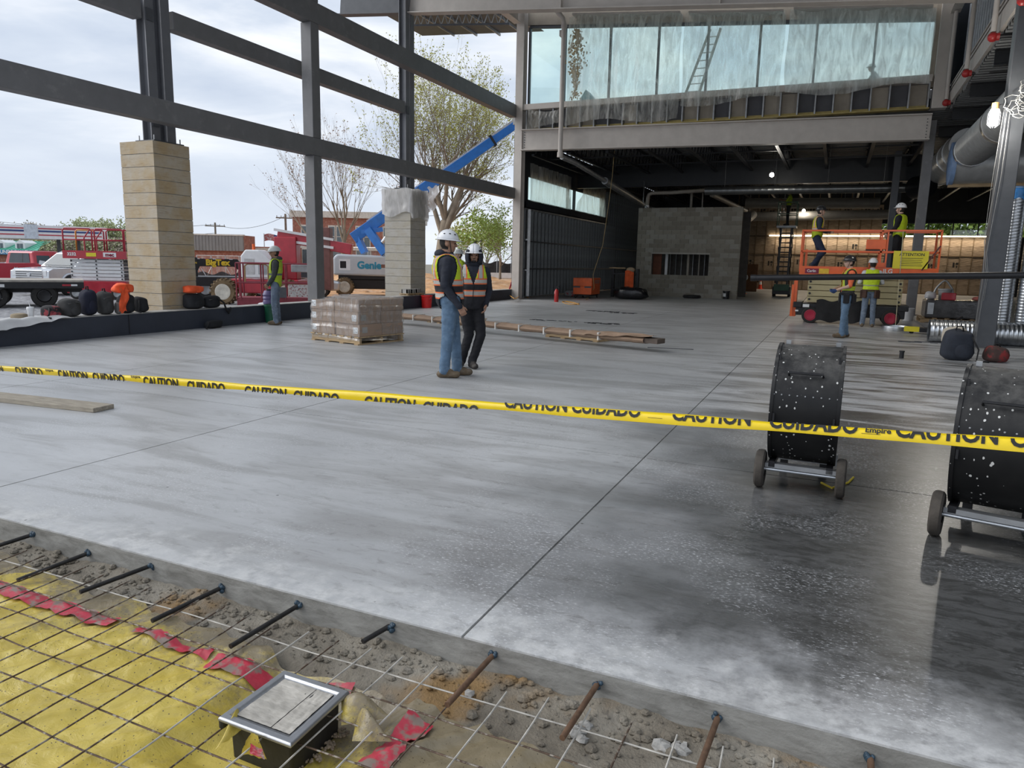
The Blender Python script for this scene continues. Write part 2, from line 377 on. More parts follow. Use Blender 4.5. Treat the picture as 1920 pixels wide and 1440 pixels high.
twinpost(19.5,'twin blue-grey steel posts rising from the plastic-wrapped pillar',10.6,(-.14,.14))
hss('steel_beam',(-12.42,10.9,5.76),(-12.18,19.22,6.1),'grey steel girt between the two pairs of posts, bolted end at right',STEEL)
hss('steel_beam',(-12.42,-8,5.76),(-12.18,10.2,6.1),'grey steel girt left of the warm tan pillar posts, at the top edge',STEEL)
# roof girder on the second post line
g0=py(700,28,19.5); g1=py(1780,2,19.5)
gd=MB(); d=(g1-g0).normalized(); a=g0-d*1.2; bq=g1+d*2.5; hh=.42
gd.ibeam((a.x,19.5,a.z+hh),(-12.45,19.5,a.z+hh+(-12.45-a.x)*d.z/d.x),.84,.3).build('steel_beam',STEELD,label='dark steel canopy beam outside the pillar posts at the top',cat='steel beam')
s0=Vector((-12.15,19.5,a.z+hh+(-12.15-a.x)*d.z/d.x)); e0=Vector((2.3,19.5,a.z+hh+(2.3-a.x)*d.z/d.x))
rg_=thing('steel_beam','beige sloping roof girder across the top of the clerestory','steel beam',s0)
MB().ibeam((0,0,0),e0-s0,.84,.3,.03).build('web_and_flanges',BEIGE,rg_)
for fx in (.33,.62): 
    q=(e0-s0)*fx; MB().box((q.x,-.07,q.z),(.03,.13,.78)).build('stiffener',BEIGE,rg_)
# ---- roof deck over the hall
DECK=mat('metal_roof_deck',(.30,.29,.28),.5,.3,.1,3,.05)
def corr(mb,x0,x1,y0,y1,zf,step=.3,dep=.07):
    "corrugated deck, ribs along X"
    n=int((y1-y0)/step)
    for i in range(n):
        y=y0+i*step; ya,yb,yc,yd=y,y+step*.4,y+step*.5,y+step*.9
        vs=[]
        for yy,dz in ((ya,0),(yb,0),(yc,dep),(yd,dep),(y+step,0)):
            vs+=[(x0,yy,zf(x0)+dz),(x1,yy,zf(x1)+dz)]
        mb.add(vs,[(2*k,2*k+1,2*k+3,2*k+2) for k in range(4)])
    return mb
rz_=lambda x:10.75-.087*(x+11.3)
ce=corr(MB(),-13.6,15,7.5,25.9,rz_).build('ceiling',DECK,kind='structure'); ce['label']='sloping metal roof deck over the hall'
# far overhang joists outside, beyond the corner
JO=thing('canopy_frame','open-web steel joist and deck of the canopy outside, top centre','canopy',(-14.8,30,12.0))
q0=py(770,28,30)-Vector(JO.location); q1=py(956,24,30)-Vector(JO.location)
MB().bar(q0,q1,.08,.08).build('top_chord',STEELD,JO); dn=Vector((0,0,-.45))
MB().bar(q0+dn,q1+dn,.08,.08).build('bottom_chord',STEELD,JO)
for i in range(14):
    aa=q0.lerp(q1,i/14); b2=q0.lerp(q1,(i+.5)/14)+dn; c2=q0.lerp(q1,(i+1)/14)
    MB().bar(aa,b2,.03).bar(b2,c2,.03).build('web_bar',GALVD,JO)
MB().add([q0+Vector((-1.2,-3,.05)),q1+Vector((.4,-3,.05)),q1+Vector((.4,3,.05)),q0+Vector((-1.2,3,.05))],[(0,1,2,3)]).build('deck',STEELD,JO)
for i in range(4):
    aa=q0.lerp(q1,(i+.5)/4); MB().bar(aa+Vector((0,-3,-.05)),aa+Vector((0,3,-.05)),.07,.1).build('cross_joist',GALVD,JO)
# ---- back wall: beam, clerestory
YB=26.0
def lb(xa,ya,xb,yb): return py(xa,ya,YB),py(xb,yb,YB)
b0,b1=py(978,283,YB),py(1742,262,YB); t0,t1=py(978,244,YB),py(1742,215,YB)
bm=thing('steel_beam','deep beige steel beam spanning the wide opening below the clerestory','steel beam',(b0.x,YB,b0.z))
L0=Vector((0,.0,(t0.z-b0.z)/2)); L1=Vector((b1.x-b0.x,.0,(b1.z+t1.z)/2-b0.z))
MB().ibeam(L0,L1,.76,.34,.035).build('web_and_flanges',BEIGE,bm)
for k in range(7): MB().cyl((.12,-.012,.12+k*.09),(.12,-.04,.12+k*.09),.016,n=6).build('bolt',STEELD,bm)
for k in range(7): MB().cyl((L1.x-.1,-.012,L1.z-.3+k*.09),(L1.x-.1,-.04,L1.z-.3+k*.09),.016,n=6).build('bolt',STEELD,bm)
# clerestory wall
TANB=mat('tan_sheathing',(.34,.30,.25),.8,0,.15,2,.2); GREYB=mat('grey_sheathing',(.10,.10,.11),.8,0,.15,2,.1); YEL=mat('yellow_sill_plate',(.42,.33,.12),.7,0,.2,5,.2)
KRAFT=mat('kraft_paper',(.38,.27,.17),.7,0,.15,3,.2)
XL,XR=-11.2,2.15; SILL=7.30
tz=lambda x: 10.12-(x-XL)*(10.12-8.95)/(XR-XL)
wb=MB().bb((XL,26.32,6.3),(XR,26.4,SILL-.1)).build("wall_back",GREYB,kind="structure"); wb["label"]="upper back wall with stud framing below the clerestory window"
MB().bb((XL,26.02,6.30),(XR,26.3,6.34)).build('bottom_plate',YEL,wb)
MB().bb((XL-.1,25.98,SILL-.22),(XR,26.42,SILL-.02)).build('sill_band',BEIGE,wb)
n=25; st=MB().bb((-.022,-.13,0),(.022,.13,SILL-.56-6.0)).mesh('stud',GALVD)
for i in range(n+1):
    o=bpy.data.objects.new('stud',st); C.objects.link(o); o.parent=wb; o.location=(XL+.05+(XR-XL-.1)*i/n,26.17,6.34)
for i in range(n):
    xa=XL+.05+(XR-XL-.1)*i/n; MB().bb((xa+.03,26.30,6.36),(xa+(XR-XL-.1)/n-.03,26.315,SILL-.24)).build('sheathing_panel',random.choice([TANB,TANB,GREYB]) if i<17 else random.choice([TANB,GREYB,GREYB]),wb)
    MB().bb((xa+.03,26.2,6.36),(xa+(XR-XL-.1)/n-.03,26.31,6.43)).build('sill_block',YEL,wb)
MB().add([(XL-.3,26.3,tz(XL)+.02),(XR+.3,26.3,tz(XR)+.02),(XR+.3,26.3,tz(XR)+1.5),(XL-.3,26.3,tz(XL)+1.5),(XL-.3,26.45,tz(XL)+.02),(XR+.3,26.45,tz(XR)+.02),(XR+.3,26.45,tz(XR)+1.5),(XL-.3,26.45,tz(XL)+1.5)],[(0,1,2,3),(7,6,5,4),(0,4,5,1),(3,2,6,7)]).build('header',TANB,wb)
# window panes and mullions
GLASS=glassmat('mint_glass',(.90,1.0,.97),.06)
mull=[-11.2]+[py(x,120,YB).x for x in (1053,1138,1229,1322,1420,1526,1638)]+[2.15]
w1=MB().bb((XL,26.3,SILL-.02),(XR,26.42,SILL+.05)).build('window_1',STEELD,kind='structure'); w1['label']='long clerestory window with mint glass above the beam'
MB().prism([(XL,26.3,tz(XL)-.08),(XR,26.3,tz(XR)-.08),(XR,26.3,tz(XR)+.02),(XL,26.3,tz(XL)+.02)],(0,.12,0)).build('head_frame',STEELD,w1)
for i,x in enumerate(mull): MB().bb((x-.035,26.3,SILL+.05),(x+.035,26.42,tz(x)-.06)).build('mullion',STEELD,w1)
for a_,b_ in zip(mull[:-1],mull[1:]):
    MB().prism([(a_+.035,26.355,SILL+.05),(b_-.035,26.355,SILL+.05),(b_-.035,26.355,tz(b_)-.08),(a_+.035,26.355,tz(a_)-.08)],(0,.01,0)).build('pane',GLASS,w1)
# roof ridge seen through the first pane
MB().prism([(-10.6,29,7.2),(-9.3,29,7.2),(-9.45,29,7.9),(-9.85,29,8.35)],(0,.6,0)).build('roof_curb',mat('teal_flashing',(.10,.2,.23),.5,.2),label='teal roof flashing hump outside the first clerestory pane',cat='flashing')
# plastic drapes over the clerestory
SHEET=sheetmat('clear_poly_sheet',(.95,.95,.90),.36,.06,spread=5); SHEET2=sheetmat('milky_poly_sheet',(.94,.95,.92),.55,.06,spread=5)
def drape(name,x0,x1,zt,zb,y,label,folds=9,amp=.10,seed=0,m=SHEET,thick=True,scal=.12,nx=90,nz=34):
    r=random.Random(seed); ph=[(r.uniform(.6,3.2)*folds/(abs(x1-x0)),r.uniform(0,6.3),r.uniform(.3,1)) for _ in range(6)]
    def fn(u,v):
        x=x0+(x1-x0)*u; zt_=zt(x) if callable(zt) else zt; zb_=zb(x) if callable(zb) else zb
        f=sum(a*math.sin(k*x*2+p+1.3*math.sin(v*3+p)) for k,p,a in ph)/3
        z=zt_+(zb_-zt_)*v; dz=-scal*(1-v)*abs(math.sin(x*2.1+seed))-.1*v*math.sin(x*1.7+seed*2)
        return (x+.05*math.sin(v*7+x*3)*v, y-.05-amp*(.35+.65*v)*(f*.6+.5)-.05*math.sin(v*PI), z+dz)
    q=MB().grid(fn,nx,nz); o=q.build(name,m,smooth='all',label=label,cat='plastic sheet',fix=False)
    if not callable(zt): return o
    zf=zt
    MB().prism([(x0+.1,y-.08,zf(x0)-.04),(x1-.1,y-.08,zf(x1)-.04),(x1-.1,y-.08,zf(x1)+.02),(x0+.1,y-.08,zf(x0)+.02)],(0,26.3-y+.08,0)).build('batten',BEIGE,o); return o
MB().bb((2.08,26.2,6.95),(2.3,26.5,9.7)).build('jamb_panel',TANB,wb)
drape('plastic_drape',-9.5,-5.45,lambda x:tz(x)+.25,6.45,25.95,'stained clear plastic hung over the clerestory, left part beside the white pipe',14,.16,3)
drape('plastic_drape',-5.35,-2.15,lambda x:tz(x)+.2,lambda x:6.85,25.9,'clear plastic hung over the middle panes of the clerestory',12,.14,11)
drape('plastic_drape',-2.05,2.05,lambda x:tz(x)+.25,lambda x:6.95,25.95,'clear plastic hung over the right-hand panes of the clerestory',10,.10,17,m=SHEET2)
drape('plastic_scrap',-11.0,-9.6,7.05,6.42,25.9,'crumpled plastic tucked under the first clerestory pane',10,.14,23,nx=40,nz=14)
RUST=mat('rusty_foam_stain',(.36,.24,.08),.9,0,.4,12,.8,30)
rr=random.Random(4); q=MB()
for i in range(520):
    zz=7.4+rr.random()**.9*2.4; q.sph((-9.33+rr.gauss(0,.13+.08*math.sin(zz*3)),26.29+rr.uniform(-.03,0),zz),(rr.uniform(.01,.055),.012,rr.uniform(.012,.06)),5,4)
q.build('foam_smear',RUST,label='rusty brown foam smear on the glass beside the white pipe',cat='stain')
# white rain pipe with elbows
q=MB(); pb=py(1051,292,25.55); pt=py(1057,45,25.55); pu=py(1030,0,25.0)
q.tube([(pb.x,25.5,pb.z),(pb.x,25.5,pb.z+2),(pb.x,25.5,pt.z),(pb.x-.03,25.45,pt.z+.15),(pu.x+.1,25.0,min(pu.z,10.3))],.085,12)
pp=q.build('rain_pipe',BEIGE,smooth=True,label='beige vertical pipe in front of the clerestory and beam',cat='pipe')
MB().cyl((pb.x,25.5,pb.z-.06),(pb.x,25.5,pb.z+.12),.11,n=12).build('coupling',BEIGE,pp,smooth=True); MB().cyl((pb.x,25.5,pt.z-.15),(pb.x,25.5,pt.z-.05),.11,n=12).build('coupling',BEIGE,pp,smooth=True)
MB().bar((pb.x-.12,25.5,pt.z-.3),(pb.x-.12,25.95,pt.z-.3),.1,.2).build('bracket',BEIGE,pp)
q=MB(); q.tube([(pb.x+.03,25.62,pb.z-.04),(pb.x+.2,26.6,pb.z-.12),(pb.x+.35,30,pb.z-.42)],.09,10); q.tube([(pb.x+.35,30,pb.z-.42),(pb.x+.5,36,pb.z-.9)],.15,12)
q.build('drain_pipe',GALVD,smooth=True,label='dull metal drain pipe running back above the small windows',cat='pipe')
# ladder behind the plastic
def ladder(name,label,p,h,w,lean,m,rungs=11,rz=0):
    o=thing(name,label,'ladder',p,rz)
    for s_ in (-1,1): MB().bar((s_*w/2,0,0),(s_*w/2*.7+lean,.3,h),.045,.09).build('rail',m,o)
    for i in range(1,rungs):
        k=i/rungs; MB().cyl((-w/2*(1-.3*k)+lean*k,.3*k,h*k),(w/2*(1-.3*k)+lean*k,.3*k,h*k),.018,n=6).build('rung',m,o)
    return o
lp=py(1290,165,26.8); ladder('step_ladder','aluminium ladder leaning behind the plastic on the roof side',(lp.x,26.9,6.99),2.6,.5,.75,mat('pinkish_aluminium',(.75,.66,.66),.4,.1),10)
# low roof outside the clerestory that carries ladder and worker
LR=mat('grey_membrane_roof',(.42,.43,.44),.8,0,.1,2,.1)
# ---- room beyond the opening
DARKW=mat('dark_sheathing',(.014,.017,.022),.8,0,.3,1.5,.2)
wl=MB(); wl.bb((-11.75,26.3,0),(-11.62,51,3.9)); wl.bb((-11.75,26.3,4.85),(-11.62,51,6.3)); wl.bb((-11.75,26.3,3.9),(-11.62,27.4,4.85)); wl.bb((-11.75,37.6,3.9),(-11.62,51,4.85))
wl=wl.build('wall_side',DARKW,kind='structure'); wl['label']='dark sheathed stud wall beyond the corner column'
st=MB(); st.bb((0,-.025,0),(.03,.025,3.45)); st.bb((.02,-.02,0),(.14,-.017,3.45)); STUDM=mat('grey_zinc_stud',(.27,.29,.30),.5,.0,.15,5,.05); sm_=st.mesh('wall_stud',STUDM)
for i in range(32):
    y=26.95+i*.41
    o=bpy.data.objects.new('wall_stud',sm_); C.objects.link(o); o.parent=wl; o.location=(-11.60,y,.05)
st=MB(); st.bb((0,-.025,0),(.03,.025,5.2)); st.bb((.02,-.02,0),(.12,-.017,5.2)); sm2=st.mesh('wall_stud',STUDM)
for i in range(26):
    o=bpy.data.objects.new('wall_stud',sm2); C.objects.link(o); o.parent=wl; o.location=(-11.60,38.2+i*.45,.05)
for zz in (.0,3.5): MB().bb((-11.61,26.9,zz),(-11.44,37.9,zz+.06)).build('stud_track',GALVD,wl)
for zz in (1.15,2.25): MB().bb((-11.5,26.9,zz),(-11.46,50,zz+.05)).build('bridging_channel',STEELD,wl)
for k in range(44):
    y=27.1+.41*random.randrange(52)*.5; zc=random.choice([.55,.6,1.75,1.8,2.9]); MB().bb((-11.615,y,zc),(-11.6,y+.16,zc+.38)).build('dark_patch',BLACK,wl)
es=thing('end_stud','bright galvanised punched stud at the near end of the dark wall','stud',(-11.3,26.92,0))
MB().bb((-.02,-.1,.1),(0,.12,3.5)).bb((0,-.1,.1),(.1,-.095,3.5)).build('channel',mat('bright_zinc',(.72,.74,.76),.4,.1),es)
for k in range(6): MB().cyl((.05,-.0955,.5+k*.55),(.05,-.099,.5+k*.55),.03,n=10).build('punch_hole',BLACK,es)
for zz in (1.1,2.3): MB().bb((-.12,-.05,zz),(-.02,.05,zz+.06)).build('clip_angle',GALV,es)
# small windows with plastic in the side wall
w2=MB().bb((-11.75,27.4,3.86),(-11.58,37.6,3.93)).build('window_2',BLACK,kind='structure'); w2['label']='strip of small windows high in the dark side wall'
for y in (27.4,32.3,33.2,37.6): MB().bb((-11.72,y-.05,3.93),(-11.6,y+.05,4.85)).build('mullion',BLACK,w2)
for a_,b_ in ((27.45,32.25),(32.35,33.15),(33.25,37.55)): MB().bb((-11.69,a_,3.93),(-11.68,b_,4.85)).build('pane',GLASS,w2)
def sdrape(y0,y1,z0,z1,label,seed,skew=0):
    def fn(u,v):
        y=y0+(y1-y0)*u+skew*(1-u)*(1-v); return (-11.50+.04*math.sin(y*5+seed)+.03*math.sin(y*11+v*2),y,z1+(z0-z1)*v-.05*math.sin(y*3+seed)*v)
    return MB().grid(fn,40,14).build('plastic_drape',mat('white_poly_sheet',(.9,.9,.88),.5) if False else SHEET2,smooth='all',fix=False,label=label,cat='plastic sheet')
sdrape(27.4,32.4,3.85,5.35,'milky plastic over the nearer small window of the dark wall',1)
sdrape(32.9,37.7,3.82,5.3,'milky plastic over the farther small window of the dark wall, one corner loose',2,1.5)
MB().bb((-11.49,27.0,3.6),(-11.40,37.9,3.86)).build('window_ledge',DARKW,wl)
# ceiling of the room: deck, joists, girder
CDK=mat('grey_deck',(.16,.165,.17),.45,.4,.12,3,.05)
cl_=corr(MB(),-11.6,15,26.5,51,lambda x:6.32,.35,.06).build('ceiling',CDK,kind='structure'); cl_['label']='ribbed metal ceiling deck of the room beyond the opening'
JST=mat('black_joist_paint',(.012,.013,.016),.4,.2,.2,6,.05)
def joist(x,y0,y1,zt,zb,name='joist'):
    q=MB(); L=y1-y0; q.bar((0,0,zt),(0,L,zt),.11,.07); q.bar((0,0,zb),(0,L,zb),.11,.07); n=int(L/.55); w_=[]
    for i in range(n):
        q.bar((0,L*i/n,zt),(0,L*(i+.5)/n,zb),.03); q.bar((0,L*(i+.5)/n,zb),(0,L*(i+1)/n,zt),.03)
    return q.mesh(name,JST)
jm=joist(0,26.4,33,6.22,5.5)
for i in range(10):
    o=bpy.data.objects.new('joist',jm); C.objects.link(o); o.parent=cl_; o.location=(-11.0+i*1.47,26.4,0)
jm2=joist(0,33.4,50,6.22,5.5)
for i in range(18):
    o=bpy.data.objects.new('joist',jm2); C.objects.link(o); o.parent=cl_; o.location=(-11.0+i*1.47,33.4,0)
for y,zz in ((28.2,5.55),(30.6,5.55),(29.5,6.1)): MB().bb((-11.4,y,zz),(2.2,y+.05,zz+.05)).build('bridging_bar',JST,cl_)
MB().ibeam((-11.5,33.2,5.42),(15,33.2,5.42),1.0,.3).build('steel_beam',JST,label='black steel girder across the room ceiling, above the block wall',cat='steel beam')
# room far wall with kraft-faced insulation
km,t,b=nmat('kraft_faced_insulation'); p=t.coord(); s=t.sep(p)
c=t.ramp(t.noise(t.map(p,(1,1,6)),2.2,6,.6),[(.3,(.20,.15,.10)),(.55,(.33,.25,.175)),(.75,(.44,.36,.27))])
t.put(b.inputs['Base Color'],c); b.inputs['Roughness'].default_value=.5; t.put(b.inputs['Normal'],t.bump(t.noise(t.map(p,(1,1,9)),3,5),.6,.05)); KR=km
wf=MB().bb((-12,51,0),(16,51.2,3.42)).bb((-12,51,4.3),(16,51.2,6.4)).bb((-12,51,3.42),(2.3,51.2,4.3)).build('wall_far',DARKW,kind='structure'); wf['label']='far wall faced with brown kraft insulation between studs'
pw=.62
pmesh=MB().bb((-pw/2+.03,-.03,0),(pw/2-.03,.0,1.12)).mesh('insulation_batt',KR)
zr=[.05,1.19,2.33]; topm=MB().bb((-pw/2+.03,-.03,0),(pw/2-.03,.0,1.9)).mesh('insulation_batt',KR)
for i in range(24):
    x=-6.6+i*pw
    for zz in zr:
        o=bpy.data.objects.new('insulation_batt',pmesh); C.objects.link(o); o.parent=wf; o.location=(x,51-random.uniform(0,.02),zz)
    if x<2.2:
        o=bpy.data.objects.new('insulation_batt',topm); C.objects.link(o); o.parent=wf; o.location=(x,51,3.5)
sk=MB().bb((-.02,-.06,0),(.02,0,6.2)).mesh('wall_stud',mat('brown_stud',(.2,.14,.08),.7)); sk2=MB().bb((-.02,-.06,0),(.02,0,3.4)).mesh('wall_stud',MC['brown_stud'])
for i in range(25):
    x=-6.6+(i-.5)*pw; o=bpy.data.objects.new('wall_stud',sk if x<2.2 else sk2); C.objects.link(o); o.parent=wf; o.location=(x,51,0)
for zz in (1.17,2.31,3.43,.02): MB().bb((-6.9,50.93,zz),(8.6,51,zz+.03)).build('strap',MC['brown_stud'],wf)
LOGO=mat('black_print',(.02,.018,.016),.6)
lm_=MB(); lm_.box((-.07,-.034,.0),(.1,.004,.3)); lm_.box((.1,-.034,.08),(.14,.004,.13)); lm_.box((.1,-.034,-.1),(.06,.004,.13)); lgm=lm_.mesh('printed_mark',LOGO)
for i in range(24):
    for k,zz in enumerate((.55,1.75,2.85,5.0)):
        if (i*7+k*3)%5<3 and not(zz>3.4 and -6.6+i*pw>2.2):
            o=bpy.data.objects.new('printed_mark',lgm); C.objects.link(o); o.parent=wf; o.location=(-6.6+i*pw+random.uniform(-.1,.1),51,zz+random.uniform(-.08,.08))
w3=MB().bb((2.3,50.95,3.40),(14,51.1,3.47)).build('window_3',BLACK,kind='structure'); w3['label']='row of high windows in the far wall showing greenery'
for i in range(10): MB().bb((2.3+i*1.3-.03,51,3.47),(2.3+i*1.3+.03,51.1,4.26)).build('mullion',BLACK,w3)
MB().bb((2.3,50.98,4.26),(14,51.1,4.34)).build('head_frame',BLACK,w3)
CLR=glassmat('clear_glass',(.92,.95,.93),.08)
for i in range(9): MB().bb((2.33+i*1.3,51.05,3.47),(2.27+(i+1)*1.3,51.06,4.26)).build('pane',CLR,w3)
# strip lamp under the windows
LAMP=mat('warm_strip_glow',(1,.93,.8),.5,emit=(1,.86,.62),es=6,bump=0)
MB().bb((-4.2,50.84,3.46),(8.6,50.925,3.53)).build('strip_lamp',LAMP,label='long warm strip light along the far insulated wall',cat='lamp')
def area(name,loc,sx,sy,energy,col,rot):
    l=bpy.data.lights.new(name,'AREA'); l.shape='RECTANGLE'; l.size=sx; l.size_y=sy; l.energy=energy; l.color=col
    o=bpy.data.objects.new(name,l); C.objects.link(o); o.location=loc; o.rotation_euler=rot; return o
area('strip_light',(2.2,50.65,3.45),12,.1,190,(1,.84,.64),(math.radians(-20),0,0))
# right side wall and mezzanine
rw=MB().bb((15.8,3,0),(16,51,10.5)).build('wall_right',DARKW,kind='structure'); rw['label']='right outer wall of the hall, dark sheathing'
MZ=MB().bb((2.75,6,6.43),(15.8,31.5,6.57)).build('mezzanine_slab',CAP,kind='structure'); MZ['label']='upper floor edge along the right side of the hall'
corr(MB(),2.75,15.8,6,31.5,lambda x:6.31,.25,.06).build('deck',CDK,MZ)
MB().bb((2.66,6,6.37),(2.74,26.5,6.75)).build('edge_plate',BEIGE,MZ)
q=MB(); q.grid(lambda u,v:(2.72-.015*math.sin(u*90),6+20.5*u,6.36-.05*v*(1.2+math.sin(u*61)+.8*math.sin(u*143))),160,2); q.build('torn_fire_paper',mat('torn_grey_wrap',(.2,.2,.2),.9),MZ,fix=False)
for k in range(8): MB().ibeam((2.8,7+k*3.2,6.13),(15.6,7+k*3.2,6.13),.34,.18).build('floor_beam',JST,MZ)
uw=MB().bb((3.02,6,6.59),(3.1,26.55,9.3)).build('wall_mezzanine',mat('blue_sheathing',(.035,.075,.12),.6,0,.25,1,.1),kind='structure'); uw['label']='blue-dark stud wall behind the upper floor railing'
s3=MB().bb((-.09,-.03,0),(0,.03,2.6)).mesh('wall_stud',MC['bright_zinc'])
for k in range(50):
    o=bpy.data.objects.new('wall_stud',s3); C.objects.link(o); o.parent=uw; o.location=(3.02,6.3+k*.406,6.62)
MB().bb((2.92,6,6.58),(3.02,26.5,6.64)).build('stud_track',STUDM,uw)
rl=thing('guard_rail','beige steel guard rail along the upper floor edge at right','railing',(2.7,6,6.75))
MB().bar((0,0,.12),(0,20.4,.12),.05,.06).build('bottom_rail',BEIGE,rl)
MB().bar((0,0,.25),(0,20.4,.25),.04,.04).build('second_rail',BEIGE,rl)
REDF=mat('red_fitting',(.35,.02,.02),.4)
for i,(x_,y_) in enumerate(((1742,232),(1770,193),(1807,138),(1856,70),(1912,0))):
    p=px(x_,y_,2.5); o=thing('sprinkler_riser',['white riser pipe with red coupling, farthest of the row on the upper floor edge','white riser pipe with red coupling, second from the beam end','white riser pipe with red coupling, third from the beam end','white riser pipe with red coupling, nearest one in full view','white riser pipe behind the near column, at the picture edge'][i],'pipe',(2.55,p.y,p.z),group='sprinkler risers along the upper floor')
    MB().cyl((0,0,.1),(0,0,(2.55 if i<4 else 2.7)),.055,n=10).build('pipe',BEIGE,o,smooth=True)
    MB().sph((0,0,.0),.1,10,6).cyl((-.02,0,0),(.12,0,0),.075,n=8).build('coupling',REDF,o,smooth=True)
    MB().cyl((.1,0,0),(1.6,0,-.02),.045,n=8).build('branch_pipe',BLACK,o,smooth=True)
# right columns
def bigcol(x,y,h,label,m,w=.3):
    o=thing('steel_column',label,'steel column',(x,y,0)); MB().box((0,0,h/2),(w,w,h)).build('shaft',m,o,bevel=.012); MB().box((0,0,.012),(w+.2,w+.2,.024)).build('base_plate',m,o); return o
CF=bigcol(2.76,16.55,10.2,'near dark steel column with work lamp and hanging cables',STEELD,.32)
CM=bigcol(2.32,26.7,6.05,'steel column under the right end of the deep beige beam',STEEL,.28); 
bigcol(1.75,31.2,5.8,'thin dark column behind the orange lift worker',STEELD,.24)
bigcol(2.45,40.5,5.8,'slim far column in front of the kraft wall windows',STEELD,.24)
MB().ibeam((2.55,6,9.2),(2.55,26,9.2),.5,.25).build('steel_beam',BEIGE,label='beige edge beam above the railing at the right',cat='steel beam')
MB().bb((2.2,26.0,6.3),(2.62,26.45,10.2)).build('steel_column',BEIGE,label='beige column at the right end of the clerestory',cat='steel column',bevel=.01)
# block wall
CMU=[mat('block_a',(.23,.21,.175),.9,0,.12,4,.4,60),mat('block_b',(.28,.26,.22),.9,0,.12,4,.4,60),mat('block_c',(.32,.305,.27),.9,0,.12,4,.4,60)]
MORT=mat('mortar',(.42,.40,.36),.95,0,.1,6,.2)
x0,x1=-8.62,-3.95; yw=33.62
bw=MB(); bw.bb((x0+.01,yw+.02,0),(-7.9,yw+.18,4.0)); bw.bb((-5.28,yw+.02,0),(x1-.01,yw+.18,4.0)); bw.bb((-7.9,yw+.02,0),(-5.28,yw+.18,1.0)); bw.bb((-7.9,yw+.02,1.95),(-5.28,yw+.18,4.0))
bw=bw.build('wall_block',MORT,kind='structure'); bw['label']='grey concrete block wall with a wide serving hatch opening'
bms={}
for r_ in range(20):
    z0=r_*.202; x=x0-(.2 if r_%2 else 0)
    while x<x1-.02:
        a_,b_=max(x,x0),min(x+.4,x1); x+=.4
        segs=[(a_,b_)]
        if .98<z0+.1<1.95: segs=[(s_,e_) for s_,e_ in ((a_,min(b_,-7.92)),(max(a_,-5.27),b_)) if e_-s_>.03]
        for s_,e_ in segs:
            k=round(e_-s_,2); mi=random.choices((0,1,2),(3,5,2))[0]
            if (k,mi) not in bms: bms[(k,mi)]=MB().bb((-k/2+.006,0,0),(k/2-.006,.2,.19)).mesh('block',CMU[mi])
            o=bpy.data.objects.new('block',bms[(k,mi)]); C.objects.link(o); o.parent=bw; o.location=((s_+e_)/2,yw-.0,z0)
# dim room behind the hatch
MB().bb((-8.6,36.4,0),(-3.9,36.5,4)).build('wall_hatch',mat('dim_lining',(.09,.08,.075),.8),kind='structure')['label']='dim lined wall seen through the serving hatch'
for k in range(10): MB().bb((-7.6+k*.28,36.33,.1),(-7.57+k*.28,36.4,2.4)).build('wall_stud',GALVD,bpy.data.objects['wall_hatch'])
hb=MB().bb((-7.42,34.4,.05),(-7.3,34.5,2.2)).build('door_jamb',WHITE,label='white jamb standing inside the serving hatch',cat='post')
MB().bb((-7.95,34.2,.02),(-7.55,34.25,2.0)).build('plywood_sheet',mat('reddish_ply',(.15,.05,.025),.7),label='reddish plywood sheet inside the hatch at left',cat='plywood')

wm_=MB().bb((2.66,26.62,6.58),(15.8,26.75,9.6)).build('wall_end',DARKW,kind='structure'); wm_['label']='dark end wall above the upper floor, right of the clerestory'
# =====================================================  FOREGROUND
# ---- low ground in front of the pour
GZ=-.15
sm,t,b=nmat('wet_grey_soil'); p=t.pos()
n1=t.noise(p,3,7,.65); n2=t.noise(p,26,6,.7)
c=t.ramp(n1,[(.3,(.12,.10,.075)),(.5,(.21,.185,.145)),(.7,(.30,.275,.23))]); c=t.mix(t.step(t.noise(p,1.6,4),.54,.66),c,(.26,.16,.065)); c=t.mix(t.math('MULTIPLY',t.step(n2,.55,.7),.6),c,(.10,.09,.075))
t.put(b.inputs['Base Color'],c); b.inputs['Roughness'].default_value=.8; t.put(b.inputs['Normal'],t.bump(t.math('ADD',n2,t.math('MULTIPLY',t.noise(p,90,3),.4)),.8,.02)); SOIL=sm
from mathutils import noise as mn
def gh(x,y):
    e=max(0,1-(2.31-y)/.42); lump=mn.noise((x*5,y*5,1))*.018+mn.noise((x*14,y*14,3))*.008+abs(mn.noise((x*30,y*30,5)))*.008
    bx=max(0,1-max(abs(x+1.575)/.36,abs(y-1.725)/.36)); return GZ+e*e*.035+lump*(.35+1.1*e)-.09*min(1,bx*2.6)
q=MB().grid(lambda u,v:(-8+14*u,-6+8.31*v**.55,gh(-8+14*u,-6+8.31*v**.55)),420,150)
gr=q.build('ground_front',SOIL,smooth='all',fix=False,kind='structure'); gr['label']='rough grey soil strip in front of the slab edge'
